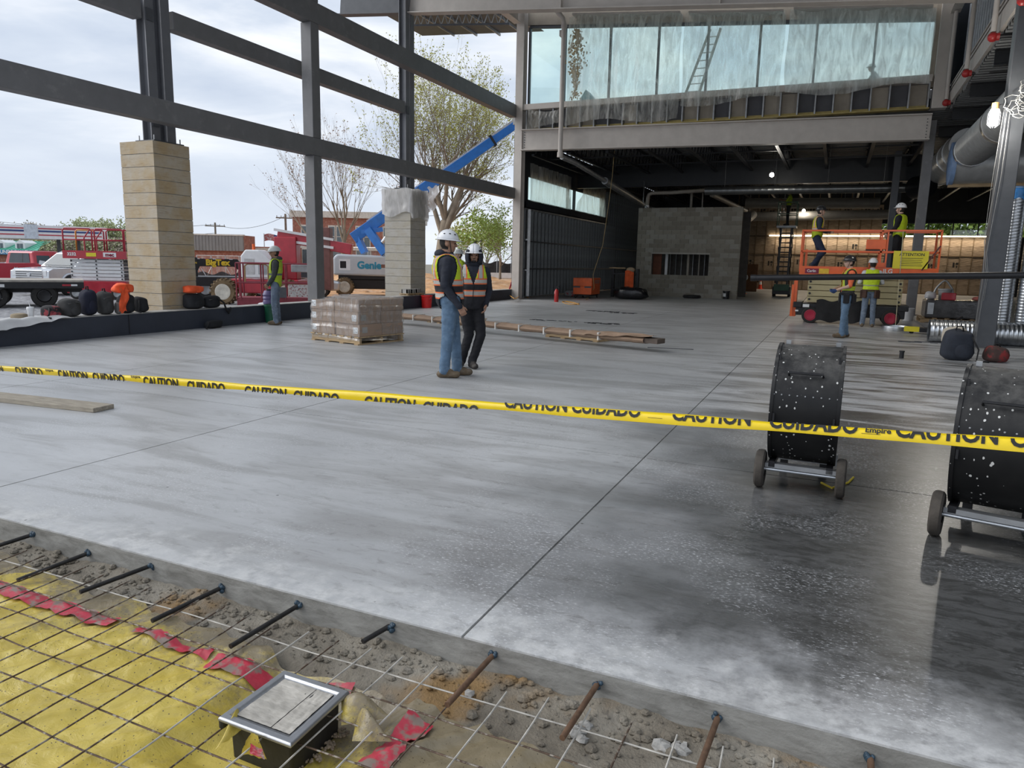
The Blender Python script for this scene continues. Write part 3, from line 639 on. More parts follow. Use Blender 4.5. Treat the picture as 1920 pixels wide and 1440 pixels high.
# clods and stones against the edge
rs=random.Random(5); cl=MB()
for i in range(1500):
    x=rs.uniform(-4.6,1.2); y=2.30-abs(rs.gauss(0,.16)); r=rs.choice([.003,.004,.005,.006,.008,.012,.018])*rs.uniform(.7,1.3); cl.sph((x,y,gh(x,y)+r*.3),(r*rs.uniform(.8,1.4),r,r*.7),6,4)
cl.build('soil_clods',SOIL,kind='stuff',label='loose crumbs of grey soil along the slab edge',cat='soil')
STONE=mat('pale_rubble',(.34,.33,.31),.9,0,.2,8,.5)
for i,(x,y,s_) in enumerate(((1082,1372,.035),(1100,1360,.028),(1092,1385,.022),(1240,1400,.04),(1275,1405,.035),(880,1300,.02))):
    p=gz(x,y,GZ+.02); q=MB(); q.sph((0,0,0),(s_,s_*.8,s_*.6),7,5); q.v=[(a+rs.uniform(-.2,.2)*s_,b_+rs.uniform(-.2,.2)*s_,c_+rs.uniform(-.15,.15)*s_) for a,b_,c_ in q.v]
    o=q.build('rubble_stone',STONE,label=['broken concrete lump by the rusty dowel bar, largest of that cluster','broken concrete lump by the rusty dowel bar, rear of that cluster','small broken concrete lump at the front of the dowel cluster','broken concrete lump right of the dowel cluster, left of a pair','broken concrete lump right of the dowel cluster, right of a pair','small lone concrete lump below the middle of the slab edge'][i],cat='stone',group='broken concrete lumps by the dowels'); o.location=p
# ---- yellow vapour barrier
ym,t,b=nmat('yellow_vapour_barrier'); p=t.pos()
d=t.noise(p,2.2,7,.7); fine=t.noise(p,38,5,.75); xs,ys,zs=t.sep(p)
c=t.ramp(t.noise(p,4,3),[(.3,(.47,.35,.05)),(.7,(.62,.49,.11))])
dirt=t.math('ADD',t.math('MULTIPLY',d,.6),t.math('ADD',t.math('MULTIPLY',t.step(t.math('ADD',ys,t.math('MULTIPLY',xs,.06)),1.45,2.1),.22),t.math('MULTIPLY',t.step(xs,-1.7,-.6),.34)))
c=t.mix(t.math('MULTIPLY',t.step(t.math('ADD',dirt,t.math('MULTIPLY',fine,.22)),.44,.60),.94),c,(.20,.165,.115))
c=t.mix(t.step(t.vor(p,60),.16,.1),c,(.10,.08,.05))
t.put(b.inputs['Base Color'],c); b.inputs['Roughness'].default_value=.27; t.put(b.inputs['Normal'],t.bump(t.math('ADD',t.noise(t.map(p,(1,1,1),(0,0,0),(0,0,.4)),9,5,.6,1.),t.math('MULTIPLY',fine,.25)),.35,.02)); YELS=ym
BXc=(-1.575,1.725); 
FOLD=-128
def sh(x,y):
    a=math.radians(FOLD); u=x*math.cos(a)+y*math.sin(a); v=-x*math.sin(a)+y*math.cos(a)
    w_=.034*abs(math.sin(v*9+1.5*mn.noise((x*2,y*2,0))))*(.5+.5*mn.noise((x*1.3,y*1.3,4)))+.03*max(0,mn.noise((x*3.3,y*3.3,7)))+.012*mn.noise((u*4,v*14,2))
    f1=abs(mn.noise((u*1.1+3,v*5.5,1.))); f2=abs(mn.noise((u*1.6,v*9.,5.))); w_=.05*max(0,.32-f1)*2.2*(.4+.6*max(0,mn.noise((u*.9,v*1.4,8))+.4))+.020*max(0,.25-f2)*2.5+.02*max(0,mn.noise((x*3.3,y*3.3,7)))+.004*mn.noise((x*22,y*22,2))
    e=max(0,1-max(abs(x-BXc[0])/.34,abs(y-BXc[1])/.34)); k=min(1,e*2.6)
    return GZ+.012+w_*(1-k)-.055*k
def edgey(x): return 2.08-.055*(x+2.5)+.05*mn.noise((x*3,0,9))+.03*mn.noise((x*9,0,2))-max(0,(x+.6))*.35
q=MB()
q.grid(lambda u,v:(lambda x:(lambda y:(x,y,sh(x,y)))(.2+(edgey(x)-.2)*v))(-5+5.6*u),420,190)
ys_o=q.build('vapor_barrier',YELS,smooth='all',fix=False,label='crumpled yellow plastic vapour barrier spread on the ground under the mesh',cat='plastic sheet')
# torn flaps round the floor box
def flap(pts,label,m=YELS,bend=.05,n=10):
    a,b_,c_,d_=[Vector(p) for p in pts]
    def fn(u,v):
        p=(a.lerp(b_,u)).lerp(d_.lerp(c_,u),v); p.z+=bend*math.sin(u*PI)*math.sin(v*2.4)+.008*mn.noise((u*5,v*5,len(label))); return p
    return MB().grid(fn,n,n).build('sheet_flap',m,smooth='all',fix=False,label=label,cat='plastic sheet')
G=lambda x,y,z:gz(x,y,z)
flap([G(398,1408,GZ+.05),G(455,1368,GZ+.07),G(452,1330,GZ+.09),G(440,1372,GZ+.06)],'small yellow torn flap at the left front of the floor box')
flap([G(452,1412,GZ+.04),G(500,1424,GZ+.045),G(482,1378,GZ+.12),G(462,1388,GZ+.10)],'upright yellow torn tongue in front of the floor box',bend=.02)
flap([G(640,1360,GZ+.05),G(735,1345,GZ+.06),G(700,1318,GZ+.07),G(640,1312,GZ+.09)],'curled yellow sheet lip at the right of the floor box')
flap([G(660,1390,GZ+.05),G(735,1390,GZ+.05),G(700,1350,GZ+.09),G(670,1340,GZ+.06)],'pillowy yellow fold right of the floor box, beside the red tape')
REDT=mat('red_seam_tape',(.44,.03,.055),.45,0,.25,9,.25,25,col2=(.22,.17,.14),thr=(.46,.6))
def strip(pa,pb,w_,label,seed,m=REDT):
    pa,pb=Vector(pa),Vector(pb); d=(pb-pa); s_=Vector((-d.y,d.x,0)).normalized(); n=int(d.length/.02)
    def fn(u,v):
        p=pa.lerp(pb,u)+s_*w_*(v-.5+.09*mn.noise((u*9,v,seed))); return (p.x,p.y,sh(p.x,p.y)+.012+.006*mn.noise((u*20,v*3,seed)))
    return MB().grid(fn,max(n,8),6).build('seam_tape',m,smooth='all',fix=False,label=label,cat='tape')
strip(gz(-60,1095,GZ+.02),gz(215,1180,GZ+.02),.075,'red seam tape strip at the far left on the yellow sheet',1)
strip(gz(255,1192,GZ+.02),gz(395,1240,GZ+.02),.05,'dirt-covered red tape piece left of the floor box',2)
strip(gz(395,1250,GZ+.02),gz(515,1278,GZ+.02),.085,'bright red tape patch just behind the floor box',3)
strip(gz(598,1280,GZ+.02),gz(660,1290,GZ+.02),.06,'muddy red tape scrap right behind the floor box corner',4)
strip(gz(790,1355,GZ+.02),gz(690,1460,GZ+.02),.10,'wide red tape strip right of the floor box running to the picture bottom',5)
fr=flap([G(468,1412,GZ+.075),G(497,1424,GZ+.07),G(492,1405,GZ+.09),G(470,1395,GZ+.1)],'small red tape triangle on the yellow tongue at the box',REDT,.0)
# ---- welded wire mesh
WIRE=mat('rusty_wire',(.10,.065,.045),.6,.5,.4,20,.2,col2=(.30,.27,.23),thr=(.5,.6)); WIREL=mat('cement_dusted_wire',(.42,.40,.36),.75,.1,.3,20,.3)
wm=thing('wire_mesh','rusty welded wire mesh laid over the yellow sheet','wire mesh',(0,0,GZ+.058))
def wob(a,k): return .004*mn.noise((a*3,k*7.3,2))
for i in range(38):
    x=-4.75+i*.152; yt=2.19+.05*mn.noise((i*1.7,0,0)); m_=WIREL if x>-1.9 and i%4 else WIRE
    pts=[(x+wob(y,i)*2+.02*(y-1.5)*-.2,y,.012*mn.noise((x*2,y*2,3))+.012+ (.03*max(0,y-2.0))) for y in np.linspace(.2,yt,14)]
    MB().tube(pts,.0032,5).build('wire',m_,wm)
for j in range(11):
    y=2.1-.152*j-.02; m_=WIREL if j<1 else WIRE
    MB().tube([(x,y+wob(x,j)*2,.012*mn.noise((x*2,y*2,3))+.006+(.03*max(0,y-2.0))) for x in np.linspace(-4.9,1.,44)],.0032,5).build('wire',m_,wm)
# ---- dowels
DOW=mat('black_dowel_bar',(.028,.026,.025),.5,.5,.4,25,.2); DOWR=mat('rusty_dowel_bar',(.13,.075,.045),.7,.4,.4,20,.3); EPX=mat('dark_blue_epoxy',(.02,.045,.07),.5,0,.3,20,.5)
dn=['dowel bar at the far left picture edge','second dowel bar from the left, long and level','third dowel bar from the left along the slab edge','fourth dowel bar from the left, above the red tape','fifth dowel bar, long one behind the floor box','short stubby dowel bar right of the longest ones','seventh dowel bar, rusty, pointing at bare soil','eighth dowel bar beside the broken concrete lumps','rusty dowel bar second from the right end','last dowel bar, barely in frame at the bottom right']
db=[((62,1003),(-25,1030)),((168,1037),(33,1088)),((284,1062),(150,1110)),((418,1102),(285,1164)),((562,1135),(432,1212)),((735,1175),(680,1203)),((926,1228),(838,1322)),((1122,1282),(1054,1384)),((1348,1344),(1310,1445)),((1632,1420),(1632,1470))]
for i,(bb_,tt) in enumerate(db):
    p=py(*bb_,2.31); e=gz(*tt,p.z-.012); o=thing('rebar_dowel',('black steel '+dn[i]) if 'bar' in dn[i] else dn[i],'rebar',p,group='dowels sticking out of the slab edge')
    v=Vector(e)-p; v=v*min(1,.42/v.length) if i!=9 else Vector((0,-.3,-.01))
    MB().cyl((0,.05,.002),v,.0105,n=10).build('bar',DOWR if i in (6,7,8,9) else DOW,o,smooth=True)
    q=MB(); rs2=random.Random(i)
    for k in range(7): q.sph((rs2.uniform(-.013,.013),-.004+rs2.uniform(-.006,.004),rs2.uniform(-.012,.014)),rs2.uniform(.007,.013),6,5)
    q.build('epoxy_collar',EPX,o,smooth=True)
# ---- floor box
BOXM=mat('black_cast_box',(.018,.018,.019),.5,.1,.3,14,.1); FLG=mat('aluminium_flange',(.40,.41,.43),.38,.85,.12,6,.1,50); FILM=mat('dusty_film',(.46,.43,.38),.3,.2,.3,7,.5,14,stretch=(1,3,1))
c0=[gz(x,y,-.045) for x,y in ((408,1348),(533,1258),(656,1298),(545,1400))]; cc_=sum(c0,Vector())/4
fb=thing('floor_box','black metal floor box with silver flange and film-covered lid, standing in the yellow sheet','floor box',(cc_.x,cc_.y,GZ))
R_=[Vector(p)-Vector((cc_.x,cc_.y,GZ)) for p in c0]
def qd(s_,z): return [Vector((p.x*s_,p.y*s_,z)) for p in R_]
q=MB(); q.loft([qd(.80,-.07),qd(.83,.098)],True); q.build('box_body',BOXM,fb,bevel=.006)
q=MB(); q.loft([qd(.84,.096),qd(1.0,.098),qd(1.0,.106),qd(.97,.112),qd(.83,.112),qd(.79,.106),qd(.74,.1045)],False); q.build('flange',FLG,fb,bevel=.002)
q=MB(); q.loft([qd(.742,.098),qd(.742,.1065)],True); q.build('lid_base',BOXM,fb)
A_,B_,C_,D_=qd(.735,.112)
def lidp(u,v): return (A_.lerp(D_,u)).lerp(B_.lerp(C_,u),v)
for (u0,u1) in ((.0,.655),(.67,1.)):
    q=MB(); q.grid(lambda u,v:lidp(u0+(u1-u0)*u,v)+Vector((0,0,-.004+.0022*mn.noise((u*5+u0*9,v*9,1)))),24,30); q.build('lid_film',FILM,fb,smooth='all',fix=False)
for p in (R_[0],R_[2]): MB().cyl((p.x*.93,p.y*.93,.075),(p.x*.93,p.y*.93,.098),.012,n=10).build('levelling_foot',BOXM,fb)
PEB=mat('brown_pebbles',(.26,.2,.14),.85,0,.4,30,.3); q=MB()
for i in range(260):
    e=random.choice(((540,1425),(575,1408),(600,1385),(625,1360))); p=gz(e[0]+rs.uniform(-28,28),e[1]+rs.uniform(4,22),GZ-.03); r=rs.uniform(.004,.008); q.sph(p,(r,r*.9,r*.7),5,4)
q.build('pebbles',PEB,kind='stuff',label='brown pea gravel round the foot of the floor box',cat='gravel')
# ---- plank on the slab
PLK=mat('weathered_plank',(.33,.29,.23),.8,0,.3,3,.3,30,stretch=(1.5,14,14))
e0,e1=gz(195,770),gz(-140,733); dv=(e1-e0); 
pk=MB().bar((0,0,.022),(dv.x,dv.y,.022),.23,.042).build('plank',PLK,label='weathered grey scaffold plank lying on the slab at left',cat='plank',bevel=.004); pk.location=e0
# ---- caution tape
YTP=mat('yellow_caution_film',(.80,.58,.012),.3,0,.08,5,.06,20); BTX=mat('black_tape_print',(.012,.012,.012),.4)
T0=at(-60,683,5.05); T1=at(1990,836,2.28); _d=(T1-T0).normalized(); T0=T0-_d*3.6; T1=T1+_d*1.9; TL=(T1-T0).length; td=(T1-T0).normalized(); 
def tp(s_):   # point on the tape centre line
    k=s_/TL; p=T0.lerp(T1,k); p.z-=.035*4*k*(1-k)*.35; return p
view=lambda p:(p-Vector((0,0,H))).normalized()
TWH=.0225  # half of the visible folded width
def tframe(s_):
    p=tp(s_); k=s_/TL; n=Vector((td.y,-td.x,0)); up=Vector((0,0,1)); tw=.9*math.sin(k*5.2+.4)*.35
    return p,up*math.cos(tw)+n*math.sin(tw),n
q=MB(); ns=260; rows=[]
for i in range(ns+1):
    p,u,n=tframe(TL*i/ns); w_=TWH*(.86+.14*math.sin(i*.21)+.05*math.sin(i*.53)); rows.append([p-u*w_,p-u*w_*.3+n*.004,p+u*w_*.4+n*.003,p+u*w_-n*.006,p+u*w_*.2-n*.012,p-u*w_*.75-n*.010])
vs=[v for r in rows for v in r]; fs=[(i*6+j,i*6+j+1,(i+1)*6+j+1,(i+1)*6+j) for i in range(ns) for j in range(5)]
ct=q.add(vs,fs).build('caution_tape',YTP,smooth='all',fix=False,label='yellow caution tape stretched across the slab in the foreground',cat='tape')
def tapeword(txt,s0,length,voff,size):
    vs,fs=textmesh(txt,bold=.035); xs=[v[0] for v in vs]; x0,x1=min(xs),max(xs)
    bm_=bmesh.new(); V=[bm_.verts.new((v[0],v[1],0)) for v in vs]
    for f_ in fs:
        try: bm_.faces.new([V[i] for i in f_])
        except Exception: pass
    # cut the letters where the tape folds away, then cut across so they bend with the tape
    lim=(TWH*.93-voff)/size; lim2=(-TWH*.93-voff)/size
    for co_,no in (((0,lim,0),(0,1,0)),((0,lim2,0),(0,-1,0))):
        bmesh.ops.bisect_plane(bm_,geom=bm_.verts[:]+bm_.edges[:]+bm_.faces[:],plane_co=co_,plane_no=no,clear_outer=True)
    for k in range(1,6): bmesh.ops.bisect_plane(bm_,geom=bm_.verts[:]+bm_.edges[:]+bm_.faces[:],plane_co=(x0+(x1-x0)*k/6,0,0),plane_no=(1,0,0))
    out=[]; bm_.verts.index_update()
    for v in bm_.verts:
        s_=s0+(v.co.x-x0)/(x1-x0)*length; p,u,n=tframe(s_); out.append(p+u*(voff+v.co.y*size)+n*.0062)
    fs=[tuple(l.index for l in f_.verts) for f_ in bm_.faces]; bm_.free()
    if fs: MB().add(out,fs).build('printed_word',BTX,ct)
def s_of(xpix):   # tape arc position seen at this picture column
    lo,hi=0,TL
    for _ in range(40):
        m_=(lo+hi)/2; d_=RC@(np.array(tp(m_))-[0,0,H]); xx=d_[0]/d_[2]*F+960
        if xx<xpix: lo=m_
        else: hi=m_
    return lo
WL=(s_of(1410)-s_of(1258))*.97
for (xa,txt,vo) in ((-40,'CAUTION',0),(30,'CUIDADO',-.004),(110,'CAUTION',-.004),(175,'CUIDADO',-.006),(270,'CAUTION',-.008),(352,'CUIDADO',-.014),(460,'CAUTION',-.018),(552,'CUIDADO',-.022),(685,'CAUTION',-.024),(795,'CUIDADO',-.028),(946,'CAUTION',.014),(1072,'CUIDADO',.014),(1260,'CAUTION',.014),(1442,'CUIDADO',.013),(1678,'CAUTION',.013),(1893,'CUIDADO',.010)):
    s0=s_of(xa); 
    if s0+WL<TL: tapeword(txt,s0,WL,vo*1.0+(.009 if vo>.005 else -.006),.078)
for xa in (88,248,1622): tapeword('Empire',s_of(xa),WL*.27,.014,.024)
for xa in (1215,1615): tapeword('_____',s_of(xa),WL*.2,.006,.012)
for i,(e,lab) in enumerate(((tp(0),'steel tape post far left, out of the picture, holding the caution tape'),(tp(TL),'steel tape post out at the right, holding the caution tape'))):
    o=thing('tape_post',lab,'post',(e.x,e.y,0)); MB().cyl((0,0,.03),(0,0,e.z+.12),.025,n=10).build('pole',BLACK,o,smooth=True); MB().cyl((0,0,0),(0,0,.04),.18,n=20).build('base',BLACK,o,smooth=True)
# ---- drum fans
DRUM=mat('black_drum_sheet',(.016,.016,.018),.38,.3,.25,5,.06,30,coat=.1); 
dm,t,b=nmat('spattered_black_drum'); p=t.coord()
c=t.ramp(t.noise(p,4,5),[(.3,(.006,.006,.007)),(.7,(.014,.014,.014))]); top=t.step(t.sep(p)[2],.62,.95)
c=t.mix(t.math('MULTIPLY',top,t.math('MULTIPLY',t.step(t.noise(p,5,6,.7),.35,.65),.55)),c,(.16,.155,.145))
sp=t.step(t.math('ADD',t.vor(t.map(p,(1,1,.7)),30),t.math('ADD',t.math('MULTIPLY',t.noise(p,5,2),.5),t.math('MULTIPLY',t.noise(p,60,2),.2))),.485,.455); c=t.mix(t.math('MULTIPLY',sp,.85),c,(.62,.62,.60))
t.put(b.inputs['Base Color'],c); b.inputs['Specular IOR Level'].default_value=.3; t.put(b.inputs['Roughness'],t.math('ADD',t.math('MULTIPLY',top,.15),.42)); t.put(b.inputs['Normal'],t.bump(t.noise(p,6,3),.08,.02)); SPAT=dm
TYRE=mat('dusty_tyre',(.05,.043,.036),.9,0,.35,10,.4,30)
def drumfan(label,loc,rz,R=.43,Wd=.40,m=SPAT):
    o=thing('drum_fan',label,'fan',loc,rz); zc=.15+R+.02; h=Wd/2
    MB().lathe([(R,-h),(R+.012,-h),(R+.012,-h+.02),(R+.003,-h+.02),(R+.003,h-.02),(R+.012,h-.02),(R+.012,h),(R,h),(R-.012,h),(R-.012,-h),(R,-h)],(0,0,zc),(1,0,0),72).build('drum_shell',m,o,smooth=True)
    for s_ in (-1,1):
        q=MB()
        for k in range(9): 
            r=.08+k*(R-.1)/8; q.tube(arcpts((s_*(h-.01),0,zc),r,0,2*PI,40,(0,1,0),(0,0,1))[:-1],.003,4,close=True)
        for k in range(12):
            a=k*PI/6; q.cyl((s_*(h-.01),.06*math.cos(a),zc+.06*math.sin(a)),(s_*(h-.01),(R-.01)*math.cos(a),zc+(R-.01)*math.sin(a)),.003,n=4)
        q.build('grille',STEELD,o)
    MB().cyl((-.12,0,zc),(.1,0,zc),.09,n=16).build('motor',STEELD,o,smooth=True)
    for k in range(4):
        a=k*PI/2+.3; e=Vector((0,math.cos(a),math.sin(a))); f_=Vector((0,-math.sin(a),math.cos(a))); c_=Vector((0,0,zc))
        MB().add([c_+e*.08+f_*.05+Vector((.05,0,0)),c_+e*.08-f_*.05+Vector((-.02,0,0)),c_+e*(R-.04)-f_*.11+Vector((-.05,0,0)),c_+e*(R-.04)+f_*.12+Vector((.07,0,0))],[(0,1,2,3)]).build('blade',GALVD,o)
    # handle on the shell (camera side), seam band, mounting bar and wheels
    def onsh(a,dr,x): return Vector((x,-(R+dr)*math.cos(a),zc+(R+dr)*math.sin(a)))
    MB().tube([onsh(.62,.004,-.11),onsh(.62,.035,-.11),onsh(.62,.035,.09),onsh(.62,.004,.09)],.008,6).build('handle',BLACK,o)
    for x in np.linspace(-h+.02,h-.02,9): MB().sph(onsh(.27,.004,x),.006,6,4).build('rivet',GALVD,o)
    q=MB(); q.lathe([(R+.004,-h+.02),(R+.007,-h+.02),(R+.007,h-.02),(R+.004,h-.02)],(0,0,zc),(1,0,0),4,.07,PI-.30 if False else PI+.23); q.build('seam_band',mat('scuffed_band',(.07,.075,.075),.45,.2),o,smooth=True)
    for s_ in (-1,1):
        for a in (.95,-.1): MB().box(onsh(a,.01,s_*(h-.03)),(.012,.02,.05)).build('latch',BLACK,o)
    MB().bb((-h-.01,-.25,.145),(h+.01,-.19,.175)).build('base_rail',GALVD,o); MB().bb((-h-.01,.19,.1),(h+.01,.25,.175)).build('base_rail',GALVD,o)
    for s_ in (-1,1): MB().bb((s_*(h-.03)-.02,-.25,.15),(s_*(h-.03)+.02,.25,.19)).build('base_rail',BLACK,o)
    MB().cyl((-h-.07,-.22,.127),(h+.07,-.22,.127),.012,n=8).build('axle',GALV,o)
    for s_ in (-1,1):
        c_=(s_*(h+.04),-.22,.127); q=MB()
        q.lathe([(.05,-.028),(.112,-.03),(.124,-.02),(.127,0),(.124,.02),(.112,.03),(.05,.028)],c_,(1,0,0),28)
        wh=q.build('wheel',TYRE,o,smooth=True); MB().cyl((c_[0]-.024,c_[1],c_[2]),(c_[0]+.024,c_[1],c_[2]),.055,n=14).build('hub',GALVD,wh,smooth=True)
    MB().bb((-h+.05,.2,0),(-h+.1,.25,.1)).build('rest_foot',BLACK,o); MB().bb((h-.1,.2,0),(h-.05,.25,.1)).build('rest_foot',BLACK,o)
    # top lip brackets
    for s_ in (-1,1): MB().box((s_*(h-.05),.06,zc+R+.012),(.03,.015,.03)).build('lug',GALVD,o)
    return o
f1a,f1b=gz(1428,912),gz(1567,932); c1=(f1a+f1b)/2; rzf=math.atan2(f1b.y-f1a.y,f1b.x-f1a.x)
drumfan('black drum fan on two wheels standing alone on the slab, left of the pair',c1+Vector((-math.sin(rzf),math.cos(rzf),0))*.22,rzf,.385,.41)
f2=gz(1748,1001); drumfan('white-spattered black drum fan at the right picture edge',f2+Vector((.31,.15,0)),-.22,.38,.44)
MB().tube([gz(1540,905,.01),gz(1560,915,.012),gz(1590,905,.01),gz(1600,895,.01)],.008,6).build('cable_tail',mat('yellow_cable',(.55,.42,.03),.5),label='short yellow cord end under the left drum fan wheel',cat='cord')
# ---- items on the slab
MB().cyl((0,0,0),(0,0,.12),.035,n=12).cyl((0,0,.1),(0,0,.12),.042,n=12).build('pipe_stub',BLACK,smooth=True,label='short black pipe stub standing up from the slab near the column',cat='pipe').location=gz(1690,671)
# pallet of cartons
CART=mat('carton_board',(.34,.24,.175),.75,0,.12,3,.15,40); CARTB=mat('grey_carton_board',(.30,.24,.20),.75,0,.12,3,.15)
LBL=mat('white_label',(.75,.77,.80),.5)
def pallet(label,loc,rz,L=1.2,Wd=1.0,hh=.14,group=None):
    o=thing('pallet',label,'pallet',loc,rz,group)
    for k in range(7):
        x=-L/2+.05+k*(L-.1)/6; MB().box((x,0,hh-.01),(.11,Wd,.02)).build('deck_board',WOOD,o)
    for k in range(3):
        y=-Wd/2+.05+k*(Wd-.1)/2; MB().box((0,y,hh/2-.005),(L,.045,hh-.05)).build('stringer',WOOD,o)
    for k in range(4):
        x=-L/2+.06+k*(L-.12)/3; MB().box((x,0,.01),(.1,Wd,.02)).build('bottom_board',WOOD,o)
    return o
pA,pB,pC=gz(576,636),gz(672,648),gz(731,637)
e1=(pB-pA); rzp=math.atan2(e1.y,e1.x); PL=1.25; PWd=1.08; pc=pB+Vector((-math.cos(rzp)*PL/2-math.sin(rzp)*PWd/2,-math.sin(rzp)*PL/2+math.cos(rzp)*PWd/2,0))
pallet('wooden pallet under the shrink-wrapped brown cartons',pc,rzp,PL,PWd)
cx=[-PL/2+.315+.0,PL/2-.315]; nn=0
pos=['left front','right front','left rear','right rear']; lay=['bottom','middle','top']
for k in range(3):
    for yi in range(2):
        for xi in range(2):
            dx=random.uniform(-.008,.008)+(.0 if k else .01); hh=.205
            if k==2 and xi==0 and yi==0: hh=.16
            lx=(-.31 if xi==0 else .31)+dx; ly=(-.265 if yi==0 else .265)+dx*.5
            o=thing('carton',f'brown carton of the wrapped stack, {lay[k]} layer, {pos[yi*2+xi]} corner','box',pc+Vector((lx*math.cos(rzp)-ly*math.sin(rzp),lx*math.sin(rzp)+ly*math.cos(rzp),.142+k*.208)),rzp,group='cartons of the wrapped pallet stack')
            MB().bb((-.3,-.255,0),(.3,.255,hh)).build('carton_body',CART,o,bevel=.006)
            MB().bb((-.302,-.257,hh*.5),(.302,.257,hh*.5+.004)).build('flap_seam',CARTB,o)
            if yi==0 and not (k==2 and xi==1):
                lxx=-.235 if xi==0 else .2
                l_=MB().bb((lxx-.055,-.2575,.05),(lxx+.055,-.2555,.155)).build('label_sticker',LBL,o)
                q=MB(); 
                for a,b_ in ((-.03,.125),(.02,.13),(-.03,.1),(.01,.075),(.03,.075),(-.03,.07)): q.box((lxx+a,-.2582,b_),(.022,.001,.008))
                q.build('label_print',LOGO,l_)
            if yi==0 and xi==1 and k<2: MB().bb((.302,-.2,.06),(.304,-.08,.16)).build('side_sticker',mat('grey_label',(.33,.32,.30),.6),o)
FILMW=sheetmat('stretch_film',(.88,.86,.86),.30,.5,spread=16)
def wrapf(u,v):
    a=u*4; s_=int(a)%4; f_=a-int(a); hx,hy=.622,.53; P=[(-hx,-hy),(hx,-hy),(hx,hy),(-hx,hy),(-hx,-hy)]; x=P[s_][0]+(P[s_+1][0]-P[s_][0])*f_; y=P[s_][1]+(P[s_+1][1]-P[s_][1])*f_
    zt=.79 if not (x<-.2 and y<0) else .79-.08*min(1,(-x-.2)/.3); z=.06+(zt-.06)*v+.015*math.sin(v*30+u*9); k=1+.012*mn.noise((u*30,v*6,1))+.01*math.sin(v*26+u*5)
    return (x*k,y*k,z)
wf_=MB().grid(wrapf,96,26); wf_.grid(lambda u,v:(-.62+1.24*u,-.53+1.06*v,.79+.012*mn.noise((u*9,v*9,2))-(.075 if u<.35 and v<.45 else 0)),24,24)
wr=wf_.build('stretch_wrap',FILMW,smooth='all',fix=False,label='glossy clear stretch film around the brown carton stack',cat='plastic wrap'); wr.location=pc; wr.rotation_euler=(0,0,rzp)
# long paper-wrapped pack on two pallets
e0,e1=gz(1215,637,.2),gz(735,590,.2); dl=(e1-e0); rl_=math.atan2(dl.y,dl.x); LL=dl.length
q0=gz(1060,640); pallet('new wooden pallet under the near end of the long paper-wrapped pack',gz(1075,637)+Vector((.05,.35,0)),rl_,1.25,.75,.13)
pallet('wooden pallet under the long pack, hidden partly by the two men',gz(845,607)+Vector((0,.3,0)),rl_,1.1,.9,.12)
lpk=thing('wrapped_pack','long narrow bundle wrapped in brown paper lying on two pallets','bundle',(e0.x,e0.y,.135),rl_)
PAP=mat('brown_wrapping_paper',(.30,.205,.14),.8,0,.2,3,.4,12)
q=MB(); q.grid(lambda u,v:(LL*u,.17*math.cos(v*2*PI)*(1.+.05*mn.noise((u*40,v*3,0)))*(1 if abs(math.cos(v*2*PI))>.5 else 1),.06+.065*math.sin(v*2*PI)*(1+.25*mn.noise((u*60,v*2,4)))),90,12); q.build('paper_wrap',PAP,lpk,fix=False)
MB().bb((-.25,-.13,.02),(.6,.13,.1)).build('exposed_end',mat('dark_trim_ends',(.10,.075,.06),.7),lpk)
q=MB(); q.grid(lambda u,v:(-.1+1.3*u,-.2+.4*v+.05*mn.noise((u*4,v*4,3)),.135+.03*mn.noise((u*5,v*5,1))-.12*abs(v-.5)**2*4*u*.6),16,10); q.build('torn_flap',PAP,lpk,fix=False)
for k in range(9): MB().box((.9+k*(LL-1.2)/9,0,.062),(.03,.35,.135)).build('white_strap',mat('white_strap_tape',(.62,.6,.56),.5),lpk)
q=MB().cyl((0,0,.07),gz(1300,655,.005)-Vector((e0.x,e0.y,0)),.006,n=6); q.build('thin_rod',STEELD,label='thin steel rod sticking out of the long pack toward the slab',cat='rod').location=(e0.x,e0.y,0)
# dark scuff-like litter on the floor
for i,(x,y,wd) in enumerate(((1060,603,.9),(1130,584,.5),(1168,587,.35),(1135,607,.3))):
    p=gz(x,y); q=MB(); r3=random.Random(i)
    for k in range(26): q.box((r3.uniform(-wd,wd),r3.uniform(-.16,.16),.004),(r3.uniform(.04,.16),r3.uniform(.02,.05),.008),r3.uniform(-.5,.5))
    o=q.build('debris',BLACK,label=['largest patch of dark offcuts on the slab beyond the long pack','dark offcuts on the slab, back patch near the job box','small dark scraps right of the back offcuts','few dark scraps between the offcut patches'][i],cat='debris'); o.location=p
# horizontal black pipe across the right
q=MB(); a_=py(1410,521,12.0); b_=py(1925,516,12.0); dd=(b_-a_); 
bp=thing('black_pipe','long black pipe held level in front of the orange lift','pipe',a_)
MB().cyl((0,0,0),dd*2.2,.047,n=14).build('pipe',BLACK,bp,smooth=True); MB().cyl((-.02,0,0),(.06,0,.001),.053,n=14).build('end_collar',BLACK,bp,smooth=True)
for k in (1.25,2.1):
    e=a_+dd*k; st_=thing('pipe_stand','black pipe stand carrying the long pipe, '+('nearer the frame' if k<2 else 'out at the right wall side'),'stand',(e.x,e.y,0))
    MB().cyl((0,0,0),(0,0,e.z-.06),.03,n=8).build('post',BLACK,st_)
    for j in range(3): MB().bar((0,0,.5),(.4*math.cos(j*2.1),.4*math.sin(j*2.1),0.02),.03).build('leg',BLACK,st_)
